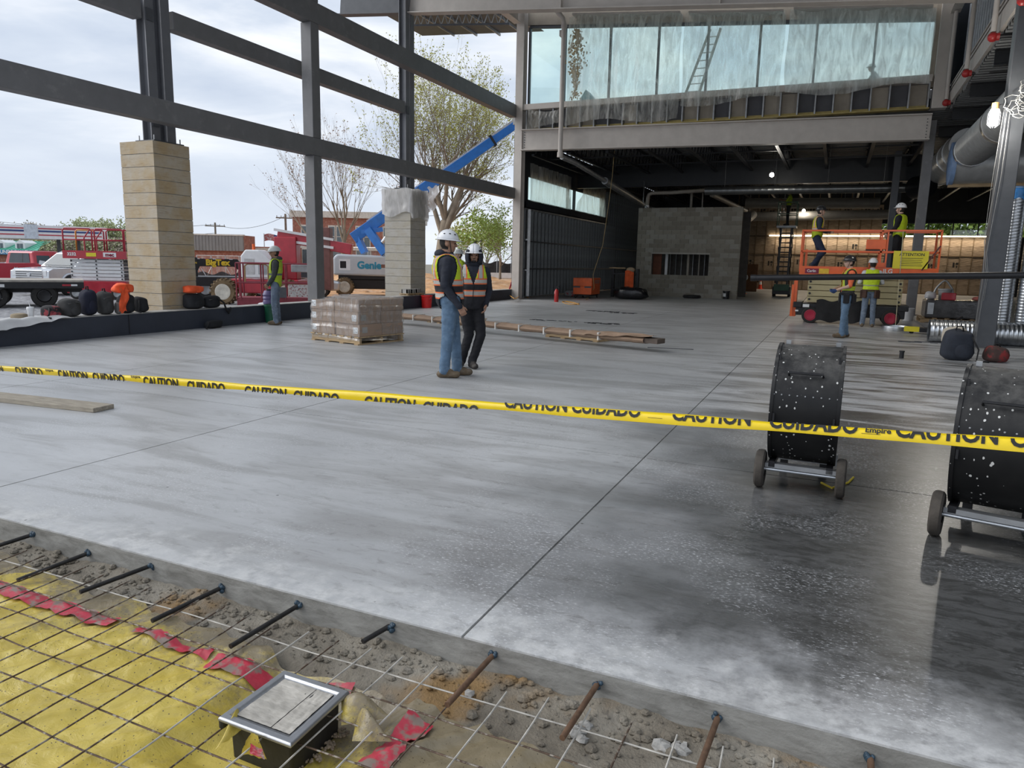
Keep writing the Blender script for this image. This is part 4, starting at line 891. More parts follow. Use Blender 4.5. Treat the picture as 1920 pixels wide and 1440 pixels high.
# =====================================================  PEOPLE
def remesh(mb,vox,smooth=4):
    o=bpy.data.objects.new('tmp',mb.mesh('tmp',[])) if False else None
    me=bpy.data.meshes.new('tmp'); me.from_pydata(mb.v,[],mb.f); b_=bmesh.new(); b_.from_mesh(me); bmesh.ops.recalc_face_normals(b_,faces=b_.faces); b_.to_mesh(me); b_.free()
    o=bpy.data.objects.new('tmp',me); C.objects.link(o); md=o.modifiers.new('r','REMESH'); md.mode='VOXEL'; md.voxel_size=vox
    dg=bpy.context.evaluated_depsgraph_get(); dg.update(); m2=bpy.data.meshes.new_from_object(o.evaluated_get(dg)); bpy.data.objects.remove(o); bpy.data.meshes.remove(me)
    b_=bmesh.new(); b_.from_mesh(m2)
    for _ in range(smooth): bmesh.ops.smooth_vert(b_,verts=b_.verts,factor=.5,use_axis_x=True,use_axis_y=True,use_axis_z=True)
    b_.normal_update(); V=np.array([v.co[:] for v in b_.verts]); N=np.array([v.normal[:] for v in b_.verts]); Fc=[[v.index for v in f_.verts] for f_ in b_.faces]; b_.free(); bpy.data.meshes.remove(m2)
    return V,N,Fc
def capsule(mb,p0,p1,r0,r1,n=14):
    p0,p1=Vector(p0),Vector(p1); d,s_,u,L=frame(p0,p1); rings=[]
    for k in range(5):
        a=PI/2*k/4.; rings.append((p0-d*r0*math.cos(a),r0*max(math.sin(a),.05)))
    for k in range(1,5): rings.append((p0.lerp(p1,k/5),r0+(r1-r0)*k/5))
    for k in range(5):
        a=PI/2*k/4.; rings.append((p1+d*r1*math.sin(a),r1*max(math.cos(a),.05)))
    mb.loft([[c+s_*(r*math.cos(2*PI*j/n))+u*(r*math.sin(2*PI*j/n)) for j in range(n)] for c,r in rings])
SK=[mat('skin_warm',(.36,.20,.13),.55,0,.08,9,.1,120),mat('skin_light',(.52,.33,.25),.55,0,.08,9,.1,120),mat('skin_tan',(.30,.165,.10),.55,0,.08,9,.1,120)]
def cloth(name,col,col2=None,bs=14,bump=.5,var=.25): return mat(name,col,.9,0,var,7,bump,bs,col2=col2,thr=(.5,.75))
JEAN=cloth('blue_jeans',(.10,.165,.25),(.17,.25,.34)); JEAN2=cloth('worn_jeans',(.13,.17,.23),(.24,.29,.35)); JEAND=cloth('dark_jeans',(.02,.03,.06)); BLKP=cloth('black_work_trousers',(.012,.012,.015)); GRYP=cloth('charcoal_trousers',(.03,.032,.034))
HOOD=cloth('navy_hoodie',(.018,.021,.032)); GRYH=cloth('charcoal_hoodie',(.055,.06,.06)); BLKS=cloth('black_shirt',(.010,.010,.012)); NVY=cloth('navy_sleeves',(.02,.03,.05)); LIME=cloth('lime_shirt',(.42,.55,.03),None,10,.4,.12); ORSH=cloth('orange_shirt',(.70,.15,.06),None,10,.4,.12); GLV=cloth('blue_glove',(.03,.06,.16)); WSL=cloth('white_sleeves',(.55,.56,.58),None,10,.4,.1)
BOOTT=cloth('tan_boot',(.13,.095,.06),(.2,.16,.12)); BOOTB=cloth('dark_boot',(.035,.03,.028),(.1,.09,.08)); LTH=cloth('brown_leather_belt',(.06,.03,.02))
HATW=mat('white_helmet_shell',(.74,.75,.77),.3,0,.06,6,.03,coat=.2); HATB=mat('black_helmet_shell',(.02,.02,.022),.3,0,.2,6,.03,coat=.2); HATG=mat('grey_helmet_shell',(.52,.54,.53),.4,0,.1,6,.03)
HAIR=mat('dark_hair',(.015,.011,.009),.7,0,.3,30,.4)
def vestmat(name,fluo,lowz,bands,lowcol=None,vert=(.085,.135),trim=(.75,.16,.05),silver=(.42,.41,.38)):
    m,t,b=nmat(name); x,y,z=t.sep(t.coord()); ay=t.math('ABSOLUTE',y)
    c=t.mix(t.step(t.noise(t.coord(),7,4),.35,.65),tuple(k*.85 for k in fluo),fluo)
    if lowcol: c=t.mix(t.step(z,lowz+.003,lowz-.003),c,lowcol)
    def band(v,a,b_): return t.math('MULTIPLY',t.math('GREATER_THAN',v,a),t.math('LESS_THAN',v,b_))
    top=bands[0][1]
    if vert:
        up_=t.math('GREATER_THAN',z,top); c=t.mix(t.math('MULTIPLY',band(ay,vert[0]-.016,vert[1]+.016),up_),c,trim); c=t.mix(t.math('MULTIPLY',band(ay,*vert),up_),c,silver)
    for a,b_ in bands: c=t.mix(band(z,a-.017,b_+.017),c,trim); c=t.mix(band(z,a,b_),c,silver)
    t.put(b.inputs['Base Color'],c); b.inputs['Roughness'].default_value=.75; t.put(b.inputs['Normal'],t.bump(t.noise(t.coord(),16,4),.4,.02)); return m
LM=(.50,.62,.02)
V_A=vestmat('class2_vest_black_bottom',LM,1.16,((1.16,1.205),(1.0,1.05)),(.010,.010,.014)); V_L=vestmat('plain_lime_vest',(.42,.56,.03),0,((1.06,1.10),),None,None,(.35,.5,.03),(.12,.13,.12)); V_O=vestmat('orange_band_vest',LM,0,((1.08,1.14),),None,(.1,.14),(.75,.25,.03),(.5,.46,.36)); V_Y=vestmat('bright_lime_vest',(.55,.72,.02),0,((1.03,1.065),),None,None,(.5,.7,.02),(.33,.36,.2)); V_B=vestmat('open_black_lime_vest',(.03,.03,.03),0,((1.02,1.07),),None,(.07,.11),LM,(.4,.5,.05))
def person(label,loc,rz,ht=1.75,P=None,skin=0,top=HOOD,sleeve=None,pants=JEAN,boot=BOOTT,hat=HATW,vest=None,vlen=.9,glove=None,short=False,hood=None,belt=None,vox=.011,fat=1.,head=(0,0),grip=.5,beard=False,vopen=0,hatkind='climb'):
    P=dict(P or {}); k=ht/1.75; D=dict(kL=(.02,.10,.50),aL=(0,.11,.09),kR=(.02,-.10,.50),aR=(0,-.11,.09),hipx=0,hipz=.94,lean=0,side=0,eL=(-.03,.25,1.14),wL=(.05,.24,.90),eR=(-.03,-.25,1.14),wR=(.05,-.24,.90),fL=0,fR=0); D.update(P)
    o=thing('person',label,'person',loc,rz); sc=lambda p:Vector((p[0]*k,p[1]*k,p[2]*k))
    B=MB(); prim=[]   # (tag,p0,p1,r)
    def cap(tag_,a,b_,r0,r1): capsule(B,a,b_,r0*k,r1*k); prim.append((tag_,Vector(a),Vector(b_),r0*k,r1*k))
    ln=D['lean']; sd=D['side']; hx=D['hipx']; dz=D['hipz']-.94
    def tor(z,fx=0): f_=max(0,(z-.94)/.55); return (hx+ln*f_+fx, sd*f_, z+dz-abs(ln)*.15*f_)
    rings=[]
    for z,rx,ry in ((.86,.085,.13),(.90,.112,.168),(.96,.122,.178),(1.05,.118,.165),(1.15,.124,.172),(1.26,.132,.188),(1.36,.128,.198),(1.43,.105,.188),(1.475,.08,.125),(1.50,.06,.07)):
        c=sc(tor(z)); rings.append([c+Vector((rx*fat*k*math.cos(a)*(1 if abs(math.cos(a))<.9 else .97),ry*(.5+.5*fat)*k*math.sin(a),0)) for a in [2*PI*j/26 for j in range(26)]])
    B.loft(rings); prim.append(('torso',sc(tor(1.02)),sc(tor(1.38)),.15*k,.155*k)); prim.append(('pelvis',sc(tor(.88)),sc(tor(.95)),.15*k,.15*k))
    # legs
    for s_,K,A,fr in ((1,'kL','aL','fL'),(-1,'kR','aR','fR')):
        hj=sc((hx,s_*.088,.90+dz)); kn=sc(D[K]); an=sc(D[A]); fd=D[fr]
        cap('thigh',hj,kn,.092*(.4+.6*fat),.074); cap('shin',kn,an,.074,.06); cap('shin',kn+(an-kn)*.25,an,.072,.064)
        ca,sa=math.cos(fd),math.sin(fd); tip=an+Vector((.155*k*ca,.155*k*sa,-.045*k)); heel=an+Vector((-.05*k*ca,-.05*k*sa,-.045*k))
        cap('boot',an+Vector((0,0,.05*k)),an,.056,.056); cap('boot',heel,tip,.045,.043); cap('boot',an+Vector((.02*ca,.02*sa,-.015)),tip+Vector((-.05*ca,-.05*sa,.01)),.05,.043)
    hands=[]
    for s_,E,Wr in ((1,'eL','wL'),(-1,'eR','wR')):
        sh=sc(tor(1.405)); sh=sh+Vector((0,s_*.178*k,0)); el=sc(D[E]); wr=sc(D[Wr])
        cap('uarm',sh,el,.066 if not short else .06,.052 if not short else .045); cap('farm',el,wr,.05 if not short else .043,.04 if not short else .03); hands.append((s_,el,wr))
    nb=sc(tor(1.47)); hc=nb+Vector((.03*k+ln*.15,0,.155*k)); cap('neck',nb,hc-Vector((.01,0,.05*k)),.058,.054)
    if hood=='down':
        B.sph(nb+Vector((-.07*k,0,.03*k)),(.075*k,.12*k,.055*k),14,10); prim.append(('hood',nb+Vector((-.08*k,-.05,.03*k)),nb+Vector((-.08*k,.05,.03*k)),.07*k,.07*k)); B.sph(nb+Vector((.02*k,0,.0)),(.10*k,.10*k,.05*k),14,10); prim.append(('hood',nb+Vector((.0,0,0)),nb+Vector((.02,0,.0)),.095*k,.095*k))
    # head
    Rh=Matrix.Rotation(head[0],3,'Z')@Matrix.Rotation(head[1],3,'Y'); hp=lambda x,y,z: hc+Rh@Vector((x*k,y*k,z*k))
    B.sph(hp(-.008,0,.02),(.098*k,.077*k,.105*k),18,14,Rh); B.sph(hp(.03,0,-.055),(.062*k,.055*k,.062*k),14,10,Rh); B.sph(hp(.058,0,-.088),(.026*k,.028*k,.022*k),10,8,Rh)
    capsule(B,hp(.088,0,.008),hp(.108,0,-.026),.011*k,.016*k,10); B.sph(hp(.082,0,.028),(.018*k,.055*k,.012*k),10,8,Rh); B.sph(hp(.082,0,-.058),(.012*k,.026*k,.011*k),10,8,Rh)
    for s_ in (-1,1): B.sph(hp(-.012,s_*.078,-.01),(.022*k,.012*k,.032*k),10,8,Rh); B.sph(hp(.06,s_*.04,-.022),(.028*k,.024*k,.024*k),10,8,Rh)
    prim.append(('head',hp(0,0,-.06),hp(0,0,.05),.09*k,.09*k))
    V,N,Fc=remesh(B,vox,5)
    # region of every face from the nearest limb
    FC=np.array([V[f_].mean(0) for f_ in Fc]); best=np.full(len(FC),9e9); tg=np.zeros(len(FC),int); names=[]
    for i,(tn,a,b_,r0,r1) in enumerate(prim):
        a=np.array(a);b_=np.array(b_); ab=b_-a; tt=np.clip(((FC-a)@ab)/max(ab@ab,1e-9),0,1); d=np.linalg.norm(FC-(a+tt[:,None]*ab),axis=1)-(r0+(r1-r0)*tt)
        up=d<best; best[up]=d[up]; tg[up]=i
    tags=[prim[i][0] for i in tg]
    # cloth folds
    disp=np.zeros(len(V)); 
    for i,v in enumerate(V):
        if v[2]<1.45*k: disp[i]=.006*mn.noise(Vector((v[0]*9,v[1]*9+ht*7,v[2]*16)))+.004*mn.noise(Vector((v[0]*20,v[1]*20,v[2]*34+3)))
    V=V+N*disp[:,None]
    sl=sleeve or top; mats=[SK[skin],top,sl,pants,boot,HAIR,hood and HOOD or top]; mi=[]
    hcv=np.array(hc); 
    for c,tn in zip(FC,tags):
        if tn in('head','neck'):
            m_=0; lc=np.array((Rh.transposed()@(Vector(c)-hc)))/k
            if tn=='head' and lc[0]<.0 and lc[2]>-.075 and not(abs(lc[1])>.068 and -.05<lc[2]<.03 and lc[0]>-.04): m_=5
            mi.append(m_)
        elif tn=='torso': mi.append(1)
        elif tn=='uarm': mi.append(2)
        elif tn=='farm': mi.append(0 if short else 2)
        elif tn=='hood': mi.append(1)
        elif tn in('thigh','shin','pelvis'): mi.append(3)
        else: mi.append(4)
    q=MB(); q.v=[tuple(v) for v in V]; q.f=[tuple(f_) for f_ in Fc]; q.mi=mi
    # hands: five separate fingers each
    mats.append(glove or SK[skin]); gm=len(mats)-1
    for s_,el,wr in hands:
        hb=MB(); d=(wr-el).normalized(); d2=(d*.8+Vector((.1,0,-.35 if d.z<-.3 else 0))).normalized(); side=d2.cross(Vector((0,s_,0)))
        side=Vector((1,0,0))-d2*d2.x if abs(d2.x)<.8 else Vector((0,0,1))-d2*d2.z
        side.normalize(); palm=d2.cross(side).normalized()
        if palm.y*s_>0: palm=-palm      # palm faces the body
        w0=wr; capsule(hb,w0-d*.03*k,w0+d2*.03*k,.027*k,.026*k,10)
        for j in range(4):
            off=side*((1.5-j)*.0195*k); capsule(hb,w0+d2*.03*k+off*.8,w0+d2*.085*k+off,.014*k,.0115*k,8)
            L=(.036,.041,.038,.03)[j]; a1=grip*.9; a2=grip*1.9
            p0=w0+d2*.088*k+off; p1=p0+(d2*math.cos(a1)+palm*math.sin(a1))*L*k; p2=p1+(d2*math.cos(a2)+palm*math.sin(a2))*L*.85*k
            capsule(hb,p0,p1,.0098*k,.009*k,8); capsule(hb,p1,p2,.009*k,.0078*k,8)
        t0=w0+d2*.025*k+side*.026*k; t1=t0+(d2*.7+side*.6+palm*.35).normalized()*.042*k; t2=t1+(d2*.9+side*.1+palm*.4).normalized()*.033*k
        capsule(hb,t0,t1,.0135*k,.011*k,8); capsule(hb,t1,t2,.0105*k,.009*k,8)
        v2,n2,f2_=remesh(hb,.0045 if vox<.012 else .007,1); q.cm=gm; q.M=None; q.add([tuple(v) for v in v2],[tuple(f_) for f_ in f2_])
    q.build('body',mats,o,smooth='all',fix=False)
    # eyes
    for s_ in (-1,1): MB().sph(hp(.0845,s_*.031,.004),(.008*k,.013*k,.007*k),8,6,Rh).build('eye',HAIR,o,smooth='all')
    if beard: MB().sph(hp(.080,0,-.079),(.02*k,.032*k,.018*k),10,6,Rh).sph(hp(.094,0,-.046),(.008*k,.026*k,.005*k),10,6,Rh).build('beard',HAIR,o,smooth='all')
    if hood=='up':
        def hf(u,v):
            a=(u-.5)*2*(PI*.80); el_=-.55+v*2.05; r=(.125,.115,.145); d=Vector((-math.cos(a)*math.cos(el_)*r[0],math.sin(a)*math.cos(el_)*r[1],math.sin(el_)*r[2])); d.z-= .02; 
            return hp(d.x+.005,d.y,d.z+.0)
        h_=MB().grid(hf,30,20).build('hood',HOOD,o,smooth='all',fix=False); sd_=h_.modifiers.new('s','SOLIDIFY'); sd_.thickness=.016
        MB().sph(nb+Vector((.0,0,.04*k)),(.105*k,.125*k,.07*k),16,10).build('hood_collar',HOOD,o,smooth='all')
    # vest shell from the torso surface
    if vest:
        keep=[i for i,tn in enumerate(tags) if (tn in('torso','pelvis','hood') and FC[i][2]>vlen*k and FC[i][2]<1.455*k+.02)]
        nb2=np.array(nb)
        kk=[]
        for i in keep:
            c=FC[i]; r=np.hypot(c[0]-nb2[0],c[1]-nb2[1])
            if c[2]>1.44*k and r<.085*k: continue
            fy=abs(c[1]-sd*.4*k); depth=(1.46*k-c[2])
            if c[0]>hx*k+.02 and c[2]>1.22*k and fy<.075*k*max(0,(c[2]/k-1.22)/.22)+.004: continue
            if vopen and c[0]>.03 and fy<vopen: continue
            kk.append(i)
        ids=sorted({v for i in kk for v in Fc[i]}); mp={v:j for j,v in enumerate(ids)}
        vq=MB(); vq.v=[tuple(V[v]+N[v]*(.017+.005*mn.noise(Vector(V[v]*11)))) for v in ids]; vq.f=[tuple(mp[v] for v in Fc[i]) for i in kk]; vq.mi=[0]*len(kk)
        ve=vq.build('vest',vest,o,smooth='all',fix=False); sd_=ve.modifiers.new('s','SOLIDIFY'); sd_.thickness=.007; sd_.offset=0
        zq=MB(); pts=[]
        for z in np.linspace(vlen+.03,1.23,9): 
            ids2=[v for v in ids if abs(V[v][2]-z*k)<.02 and abs(V[v][1])<.03 and V[v][0]>0]
            if ids2: v=max(ids2,key=lambda i_:V[i_][0]); pts.append((V[v][0]+.026,sd*(z-.94)/.55,z*k))
        if len(pts)>3 and not vopen: zq.tube(pts,.005,5).build('zip',BLACK,o)
    # helmet
    if hat:
        hh=MB(); R=(.128,.108,.125) if hatkind=='climb' else (.135,.112,.118)
        def dome(u,v):
            a=2*PI*u; e=v*PI/2; f_=1+(.10 if hatkind!='climb' else .05)*(1-v)**3*(1 if math.cos(a)>0 else .4)
            return hp(R[0]*f_*math.cos(a)*math.cos(e)-.004,R[1]*math.sin(a)*math.cos(e),.042+R[2]*math.sin(e)-.012*math.cos(a)*(1-v)*0)
        hh.grid(dome,32,12); ho=hh.build('hard_hat',hat,o,smooth='all',fix=False); sd_=ho.modifiers.new('s','SOLIDIFY'); sd_.thickness=.005
        br=MB(); ext=lambda a:(.052 if math.cos(a)>.35 else .014) if hatkind!='climb' else (.034*max(0,math.cos(a))+.008)
        br.grid(lambda u,v:hp((R[0]*1.04+ext(2*PI*u)*v)*math.cos(2*PI*u),(R[1]+ext(2*PI*u)*v*.8)*math.sin(2*PI*u),.045-.012*v),40,2); b1_=br.build('brim',hat,ho,smooth='all',fix=False); sd_=b1_.modifiers.new('s','SOLIDIFY'); sd_.thickness=.005
        if hatkind=='climb':
            for s_ in (-1,1):
                for a,e in ((.9,.55),(1.5,.6),(2.1,.55)):
                    c=Vector((R[0]*1.01*math.cos(a)*math.cos(e),s_*R[1]*1.02*math.sin(a)*math.cos(e),.042+R[2]*1.01*math.sin(e))); MB().sph(hp(*c),(.014*k,.006*k,.007*k),8,5,Rh).build('vent',BLACK,ho)
                MB().bar(hp(.01,s_*.095,.045),hp(.045,s_*.05,-.105),.008,.004).build('chin_strap',BLACK,ho)
    if belt:
        bq=MB(); c=sc(tor(.955)); bq.lathe([(.0,0)],c) if False else None
        bq.tube([c+Vector((.138*fat*k*math.cos(a),.19*k*math.sin(a),0)) for a in [2*PI*j/24 for j in range(24)]],.022*k,6,close=True); bo=bq.build('tool_belt',LTH if belt!='black' else BLKP,o,smooth='all')
        for a,w_ in ((1.2,.1),(-1.2,.1),(2.4,.09),(-2.4,.09)):
            cc_=c+Vector((.155*k*math.cos(a),.205*k*math.sin(a),-.10*k)); MB().box(cc_,(.06*k,.12*k,.2*k),a).build('pouch',LTH if belt!='black' else BLKP,bo,bevel=.015)
    return o
def vdir(xp): # azimuth of the line of sight at a picture column (rz of the viewing direction)
    r=ray(xp,500); return math.atan2(r[1],r[0])
A_=vdir(843); Lp=gz(838,706)
person('man in white helmet, navy hoodie sleeves, lime vest and blue jeans, standing in profile',Lp,A_-PI/2+.06,1.79,dict(kL=(.10,.08,.50),aL=(.13,.08,.09),kR=(.0,-.09,.50),aR=(-.04,-.10,.09),hipx=.03,lean=-.05,eR=(-.05,-.245,1.12),wR=(.13,-.235,.88),eL=(-.03,.25,1.13),wL=(.12,.24,.9),fL=.0,fR=-.12),0,HOOD,pants=JEAN,vest=V_A,vlen=.85,hood='down',vox=.009,fat=1.3,head=(.0,.08),grip=.75)
Lp=gz(882,690)
person('young man in white helmet with hood up, lime vest and black trousers, facing the camera',Lp,vdir(878)+PI+.10,1.64,dict(kL=(.07,.14,.50),aL=(.02,.02,.09),kR=(.05,-.03,.5),aR=(-.06,-.13,.09),hipx=.0,side=.035,eL=(-.08,.27,1.13),wL=(.04,.21,.93),eR=(-.06,-.26,1.13),wR=(.06,-.20,.93),fL=.25,fR=-.2),0,HOOD,pants=BLKP,boot=BOOTB,vest=V_A,vlen=.88,fat=1.1,hood='up',vox=.009,head=(-.12,.05),beard=True)
cp=at(861,600,18.9); person('man half hidden behind the pair, white helmet and lime jacket',(cp.x,cp.y,0),vdir(861)+PI/2+.2,1.71,None,1,LIME,pants=JEAND,hat=HATG,vox=.013,vest=V_Y)
Lp=gz(519,609); person('worker in grey helmet, lime vest and faded jeans beside the green bucket',Lp,vdir(519)+PI/2-.1,1.65,dict(kL=(.03,.09,.5),aL=(.0,.09,.09),kR=(.0,-.1,.5),aR=(-.03,-.1,.09),lean=-.03,eL=(.0,.23,1.12),wL=(.14,.17,.92),eR=(.02,-.23,1.12),wR=(.16,-.12,.93)),2,GRYH,pants=JEAN2,vest=V_L,vlen=.88,hood='down',hat=HATG,hatkind='brim',vox=.011,grip=.9,head=(.05,.08))
Lp=gz(1580,633); person('worker in black helmet and orange shirt with tool belt, standing before the orange lift',Lp,PI+.25,1.70,dict(kL=(.04,.10,.5),aL=(.06,.11,.09),kR=(-.02,-.11,.5),aR=(-.08,-.12,.09),eL=(.02,.25,1.13),wL=(.25,.15,1.04),eR=(.02,-.25,1.13),wR=(.25,-.1,1.04),lean=-.02),1,ORSH,pants=JEAN,boot=BOOTT,hat=HATB,vest=V_B,vlen=.93,glove=GLV,short=True,belt='black',vox=.012,grip=1.,vopen=.05)
Lp=gz(1625,613); person('worker in white helmet and bright lime vest seen from behind at the orange lift',Lp,PI/2+.05,1.70,dict(kL=(.02,.10,.5),aL=(.0,.12,.09),kR=(.02,-.10,.5),aR=(.0,-.12,.09),eL=(.08,.27,1.15),wL=(.27,.18,1.12),eR=(.08,-.27,1.15),wR=(.28,-.18,1.12)),0,WSL,pants=JEAN2,boot=BOOTT,hat=HATW,vest=V_Y,vlen=.93,belt='tan',vox=.012,grip=1.)
LZ=1.36
person('worker in black helmet on the orange lift, left end, leaning on the rail',(-.55,21.2,LZ),.15,1.70,dict(kL=(.14,.10,.52),aL=(.02,.10,.09),kR=(.2,-.1,.54),aR=(-.10,-.1,.12),lean=.02,eL=(.02,.25,1.13),wL=(.27,.2,1.08),eR=(.02,-.25,1.13),wR=(.3,-.18,1.08)),1,NVY,pants=JEAND,boot=BOOTB,hat=HATB,vest=V_O,vlen=.92,vox=.012,grip=1.)
person('worker in white helmet and black sleeves on the orange lift, right end',(1.40,21.2,LZ),PI-.4,1.74,dict(eL=(.02,.25,1.14),wL=(.2,.22,1.0),eR=(.02,-.25,1.14),wR=(.25,-.2,1.04)),1,BLKS,pants=BLKP,boot=BOOTB,hat=HATW,vest=V_Y,vlen=.92,vox=.012,grip=1.)
person('worker in lime shirt standing on the tall green lift, reaching forward',(-2.42,39.0,3.50),PI+.05,1.74,dict(eR=(.12,-.25,1.22),wR=(.36,-.16,1.28),eL=(.12,.25,1.2),wL=(.38,.14,1.26),lean=-.03),2,LIME,pants=GRYP,boot=BOOTB,hat=None if False else HATG,short=True,vox=.013,grip=1.,hatkind='brim',head=(0,-.2))
rp=py(1646,132,27.3)
MB().bb((-12,26.7,6.72),(16,51.4,6.98)).build('roof_low',LR,kind='structure')['label']='flat low roof outside the clerestory, over the back room'
person('crouching worker seen faintly through the plastic at the right clerestory panes',(rp.x,27.6,6.98),PI,1.62,dict(kL=(.30,.14,.52),aL=(.05,.14,.09),kR=(.34,-.14,.5),aR=(.08,-.14,.09),hipz=.42,hipx=-.12,lean=.26,eL=(.28,.22,.62),wL=(.42,.16,.5),eR=(.28,-.22,.62),wR=(.44,-.14,.5)),1,WSL,pants=GRYP,hat=HATW,vox=.014)
# =====================================================  INTERIOR EQUIPMENT
TAN=mat('tan_scissor_arms',(.42,.36,.20),.5,0,.08,3,.05); REDH=mat('red_wheel_hub',(.38,.01,.04),.5,0,.1,5,.05); YSGN=mat('yellow_sign',(.72,.62,.03),.5,0,.08,4,.03); GRN=mat('green_lift_paint',(.03,.11,.05),.45,0,.15,4,.05)
CLOTHB=cloth('black_tarp',(.015,.015,.016),None,6,.8)
def wheel(o,c,r,w_,hub=None,ax=(0,1,0),name='wheel',m=None,hubr=.6):
    a=Vector(ax); q=MB(); q.lathe([(r*.55,-w_/2),(r*.9,-w_/2),(r,-w_/3),(r,w_/3),(r*.9,w_/2),(r*.55,w_/2)],c,a,26); wh=q.build(name,m or RUBBER,o,smooth=True)
    q=MB(); q.lathe([(.0,-w_*.40),(r*hubr*.5,-w_*.40),(r*hubr*.92,-w_*.52),(r*hubr,-w_*.5),(r*hubr,w_*.5),(r*hubr*.92,w_*.52),(r*hubr*.5,w_*.40),(.0,w_*.40)],c,a,22); q.build('hub',hub or GALVD,wh,smooth=True); return wh
# ---- orange slab scissor lift
js=thing('scissor_lift','orange and tan scissor lift carrying two workers, black chassis with red hubs','scissor lift',(.45,21.25,0))
MB().bb((-1.35,-.42,.2),(1.25,.42,.52)).build('chassis',BLACK,js,bevel=.02)
for x in (-.98,.93):
    for y in (-.44,.44): wheel(js,(x,y,.215),.215,.16,REDH,hubr=.68)
MB().bb((-1.42,-.45,.40),(-1.2,.45,.55)).build('end_cap',BLACK,js,bevel=.015); MB().bb((1.1,-.45,.40),(1.32,.45,.55)).build('end_cap',BLACK,js,bevel=.015)
MB().bb((-1.45,-.3,.15),(-1.36,.2,1.15)).bb((-1.5,-.32,.15),(-1.44,-.26,1.0)).build('entry_ladder',ORANGE,js)
for k in range(5):
    for y in (-.36,.36): MB().bb((-1.1,y-.04,.56+k*.155),(1.14,y+.04,.70+k*.155)).build('scissor_arm',TAN,js,bevel=.008)
    for x in (-1.04,1.08): MB().cyl((x,-.42,.63+k*.155),(x,.42,.63+k*.155),.03,n=10).build('pivot_pin',BLACK,js)
q=MB(); q.grid(lambda u,v:(-.85+1.1*u,-.50-.05*math.sin(u*9)*v-.03*v,.62-.55*v+.03*math.sin(u*14)),24,12); q.build('hanging_tarp',CLOTHB,js,smooth='all',fix=False)
MB().bb((-1.33,-.5,1.30),(1.85,.45,1.36)).build('platform_deck',STEELD,js); MB().bb((-1.34,-.52,1.28),(1.86,-.5,1.50)).bb((-1.34,.45,1.28),(1.86,.47,1.50)).build('toe_board',ORANGE,js)
def rails(o,x0,x1,y0,y1,z0,z1,m,posts,r=.022,mid=True):
    for x in posts:
        for y in (y0,y1): MB().bar((x,y,z0),(x,y,z1),r*2,r*2).build('rail_post',m,o)
    for z_ in ([z1,(z0+z1)/2] if mid else [z1]):
        for y in (y0,y1): MB().bar((x0,y,z_),(x1,y,z_),r*2,r*2).build('guard_rail',m,o)
        for x in (x0,x1): MB().bar((x,y0,z_),(x,y1,z_),r*2,r*2).build('guard_rail',m,o)
rails(js,-1.33,1.85,-.5,.45,1.36,2.42,ORANGE,(-1.33,.55,1.85))
MB().bb((-1.26,.3,1.4),(-1.2,.35,1.95)).build('gate_bar',ORANGE,js); MB().bb((.66,-.5,1.36),(.7,-.46,2.4)).build('gate_bar',ORANGE,js)
MB().bb((.2,-.52,1.95),(.66,-.3,2.2)).build('control_box',ORANGE,js,bevel=.015); MB().bb((.2,-.5,1.88),(.6,-.32,1.95)).build('control_panel',BLACK,js)
MB().bb((.3,-.54,1.5),(.66,-.5,1.62)).build('step_plate',ORANGE,js)
sg=MB().bb((.84,-.54,1.48),(1.62,-.525,1.92)).build('warning_sign',YSGN,js); q=MB(); text(q,'ATTENTION',(1.25,-.542,1.83),(1,0,0),(0,0,1),.10,.02); 
for k in range(5): q.box((1.25,-.542,1.74-k*.045),(.5-.05*(k%2),.001,.012))
q.build('sign_print',BTX,sg)
MB().bar((1.5,-.5,1.45),(1.85,-.5,2.05),.08,.03).build('folded_brace',mat('maroon_paint',(.10,.02,.02),.5),js)
stk=MB().bb((-1.2,-.528,1.31),(-.62,-.522,1.44)).build('brand_plate',mat('maroon_plate',(.2,.01,.04),.5),js); MB().bb((-.86,-.53,1.31),(-.62,-.527,1.44)).build('arrow_panel',mat('amber_plate',(.7,.45,.03),.5),stk)
q=MB(); text(q,'Carlin',(-1.04,-.531,1.375),(1,0,0),(0,0,1),.09,.02); q.build('plate_lettering',WHITE,stk)
MB().bb((-1.36,-.53,.3),(-1.28,-.525,.34)).bb((-1.18,-.53,.42),(-1.02,-.525,.5)).build('chassis_sticker',WHITE,js)
q=MB(); text(q,'JLG',(.75,-.53,1.40),(1,0,0),(0,0,1),.15,.03); q.build('maker_lettering',WHITE,js)
MB().tube(sag((1.0,-.55,2.4),(1.05,-.62,.05),-.1)+[Vector((1.2,-.8,.01))],.01,5).build('drop_cord',mat('pale_cord',(.5,.45,.3),.6),js)
# ---- tall narrow green lift
ml=thing('mast_lift','tall narrow lift with black scissor mast and green basket','lift',(-2.42,39.0,0))
MB().bb((-.42,-.6,.12),(.42,.6,.5)).build('chassis',BLACK,ml,bevel=.02); MB().bb((-.36,-.62,.3),(.36,-.5,.62)).build('front_panel',GRN,ml,bevel=.01)
for x in (-.36,.36):
    for y in (-.42,.42): wheel(ml,(x,y,.13),.13,.1,GALVD,(1,0,0))
for k in range(6):
    z0=.55+k*.47; z1=z0+.47
    for x in (-.24,.24):
        MB().bar((x,-.35,z0),(x,.35,z1),.05,.09).build('scissor_arm',BLACK,ml); MB().bar((x*1.25,.35,z0),(x*1.25,-.35,z1),.05,.09).build('scissor_arm',BLACK,ml)
        MB().bar((x,-.38,z0),(x,-.38,z1),.09,.06).build('mast_link',BLACK,ml)
    MB().cyl((-.32,-.36,z0),(.32,-.36,z0),.03,n=8).cyl((-.32,0,z0+.235),(.32,0,z0+.235),.03,n=8).build('cross_pin',STEELD,ml)
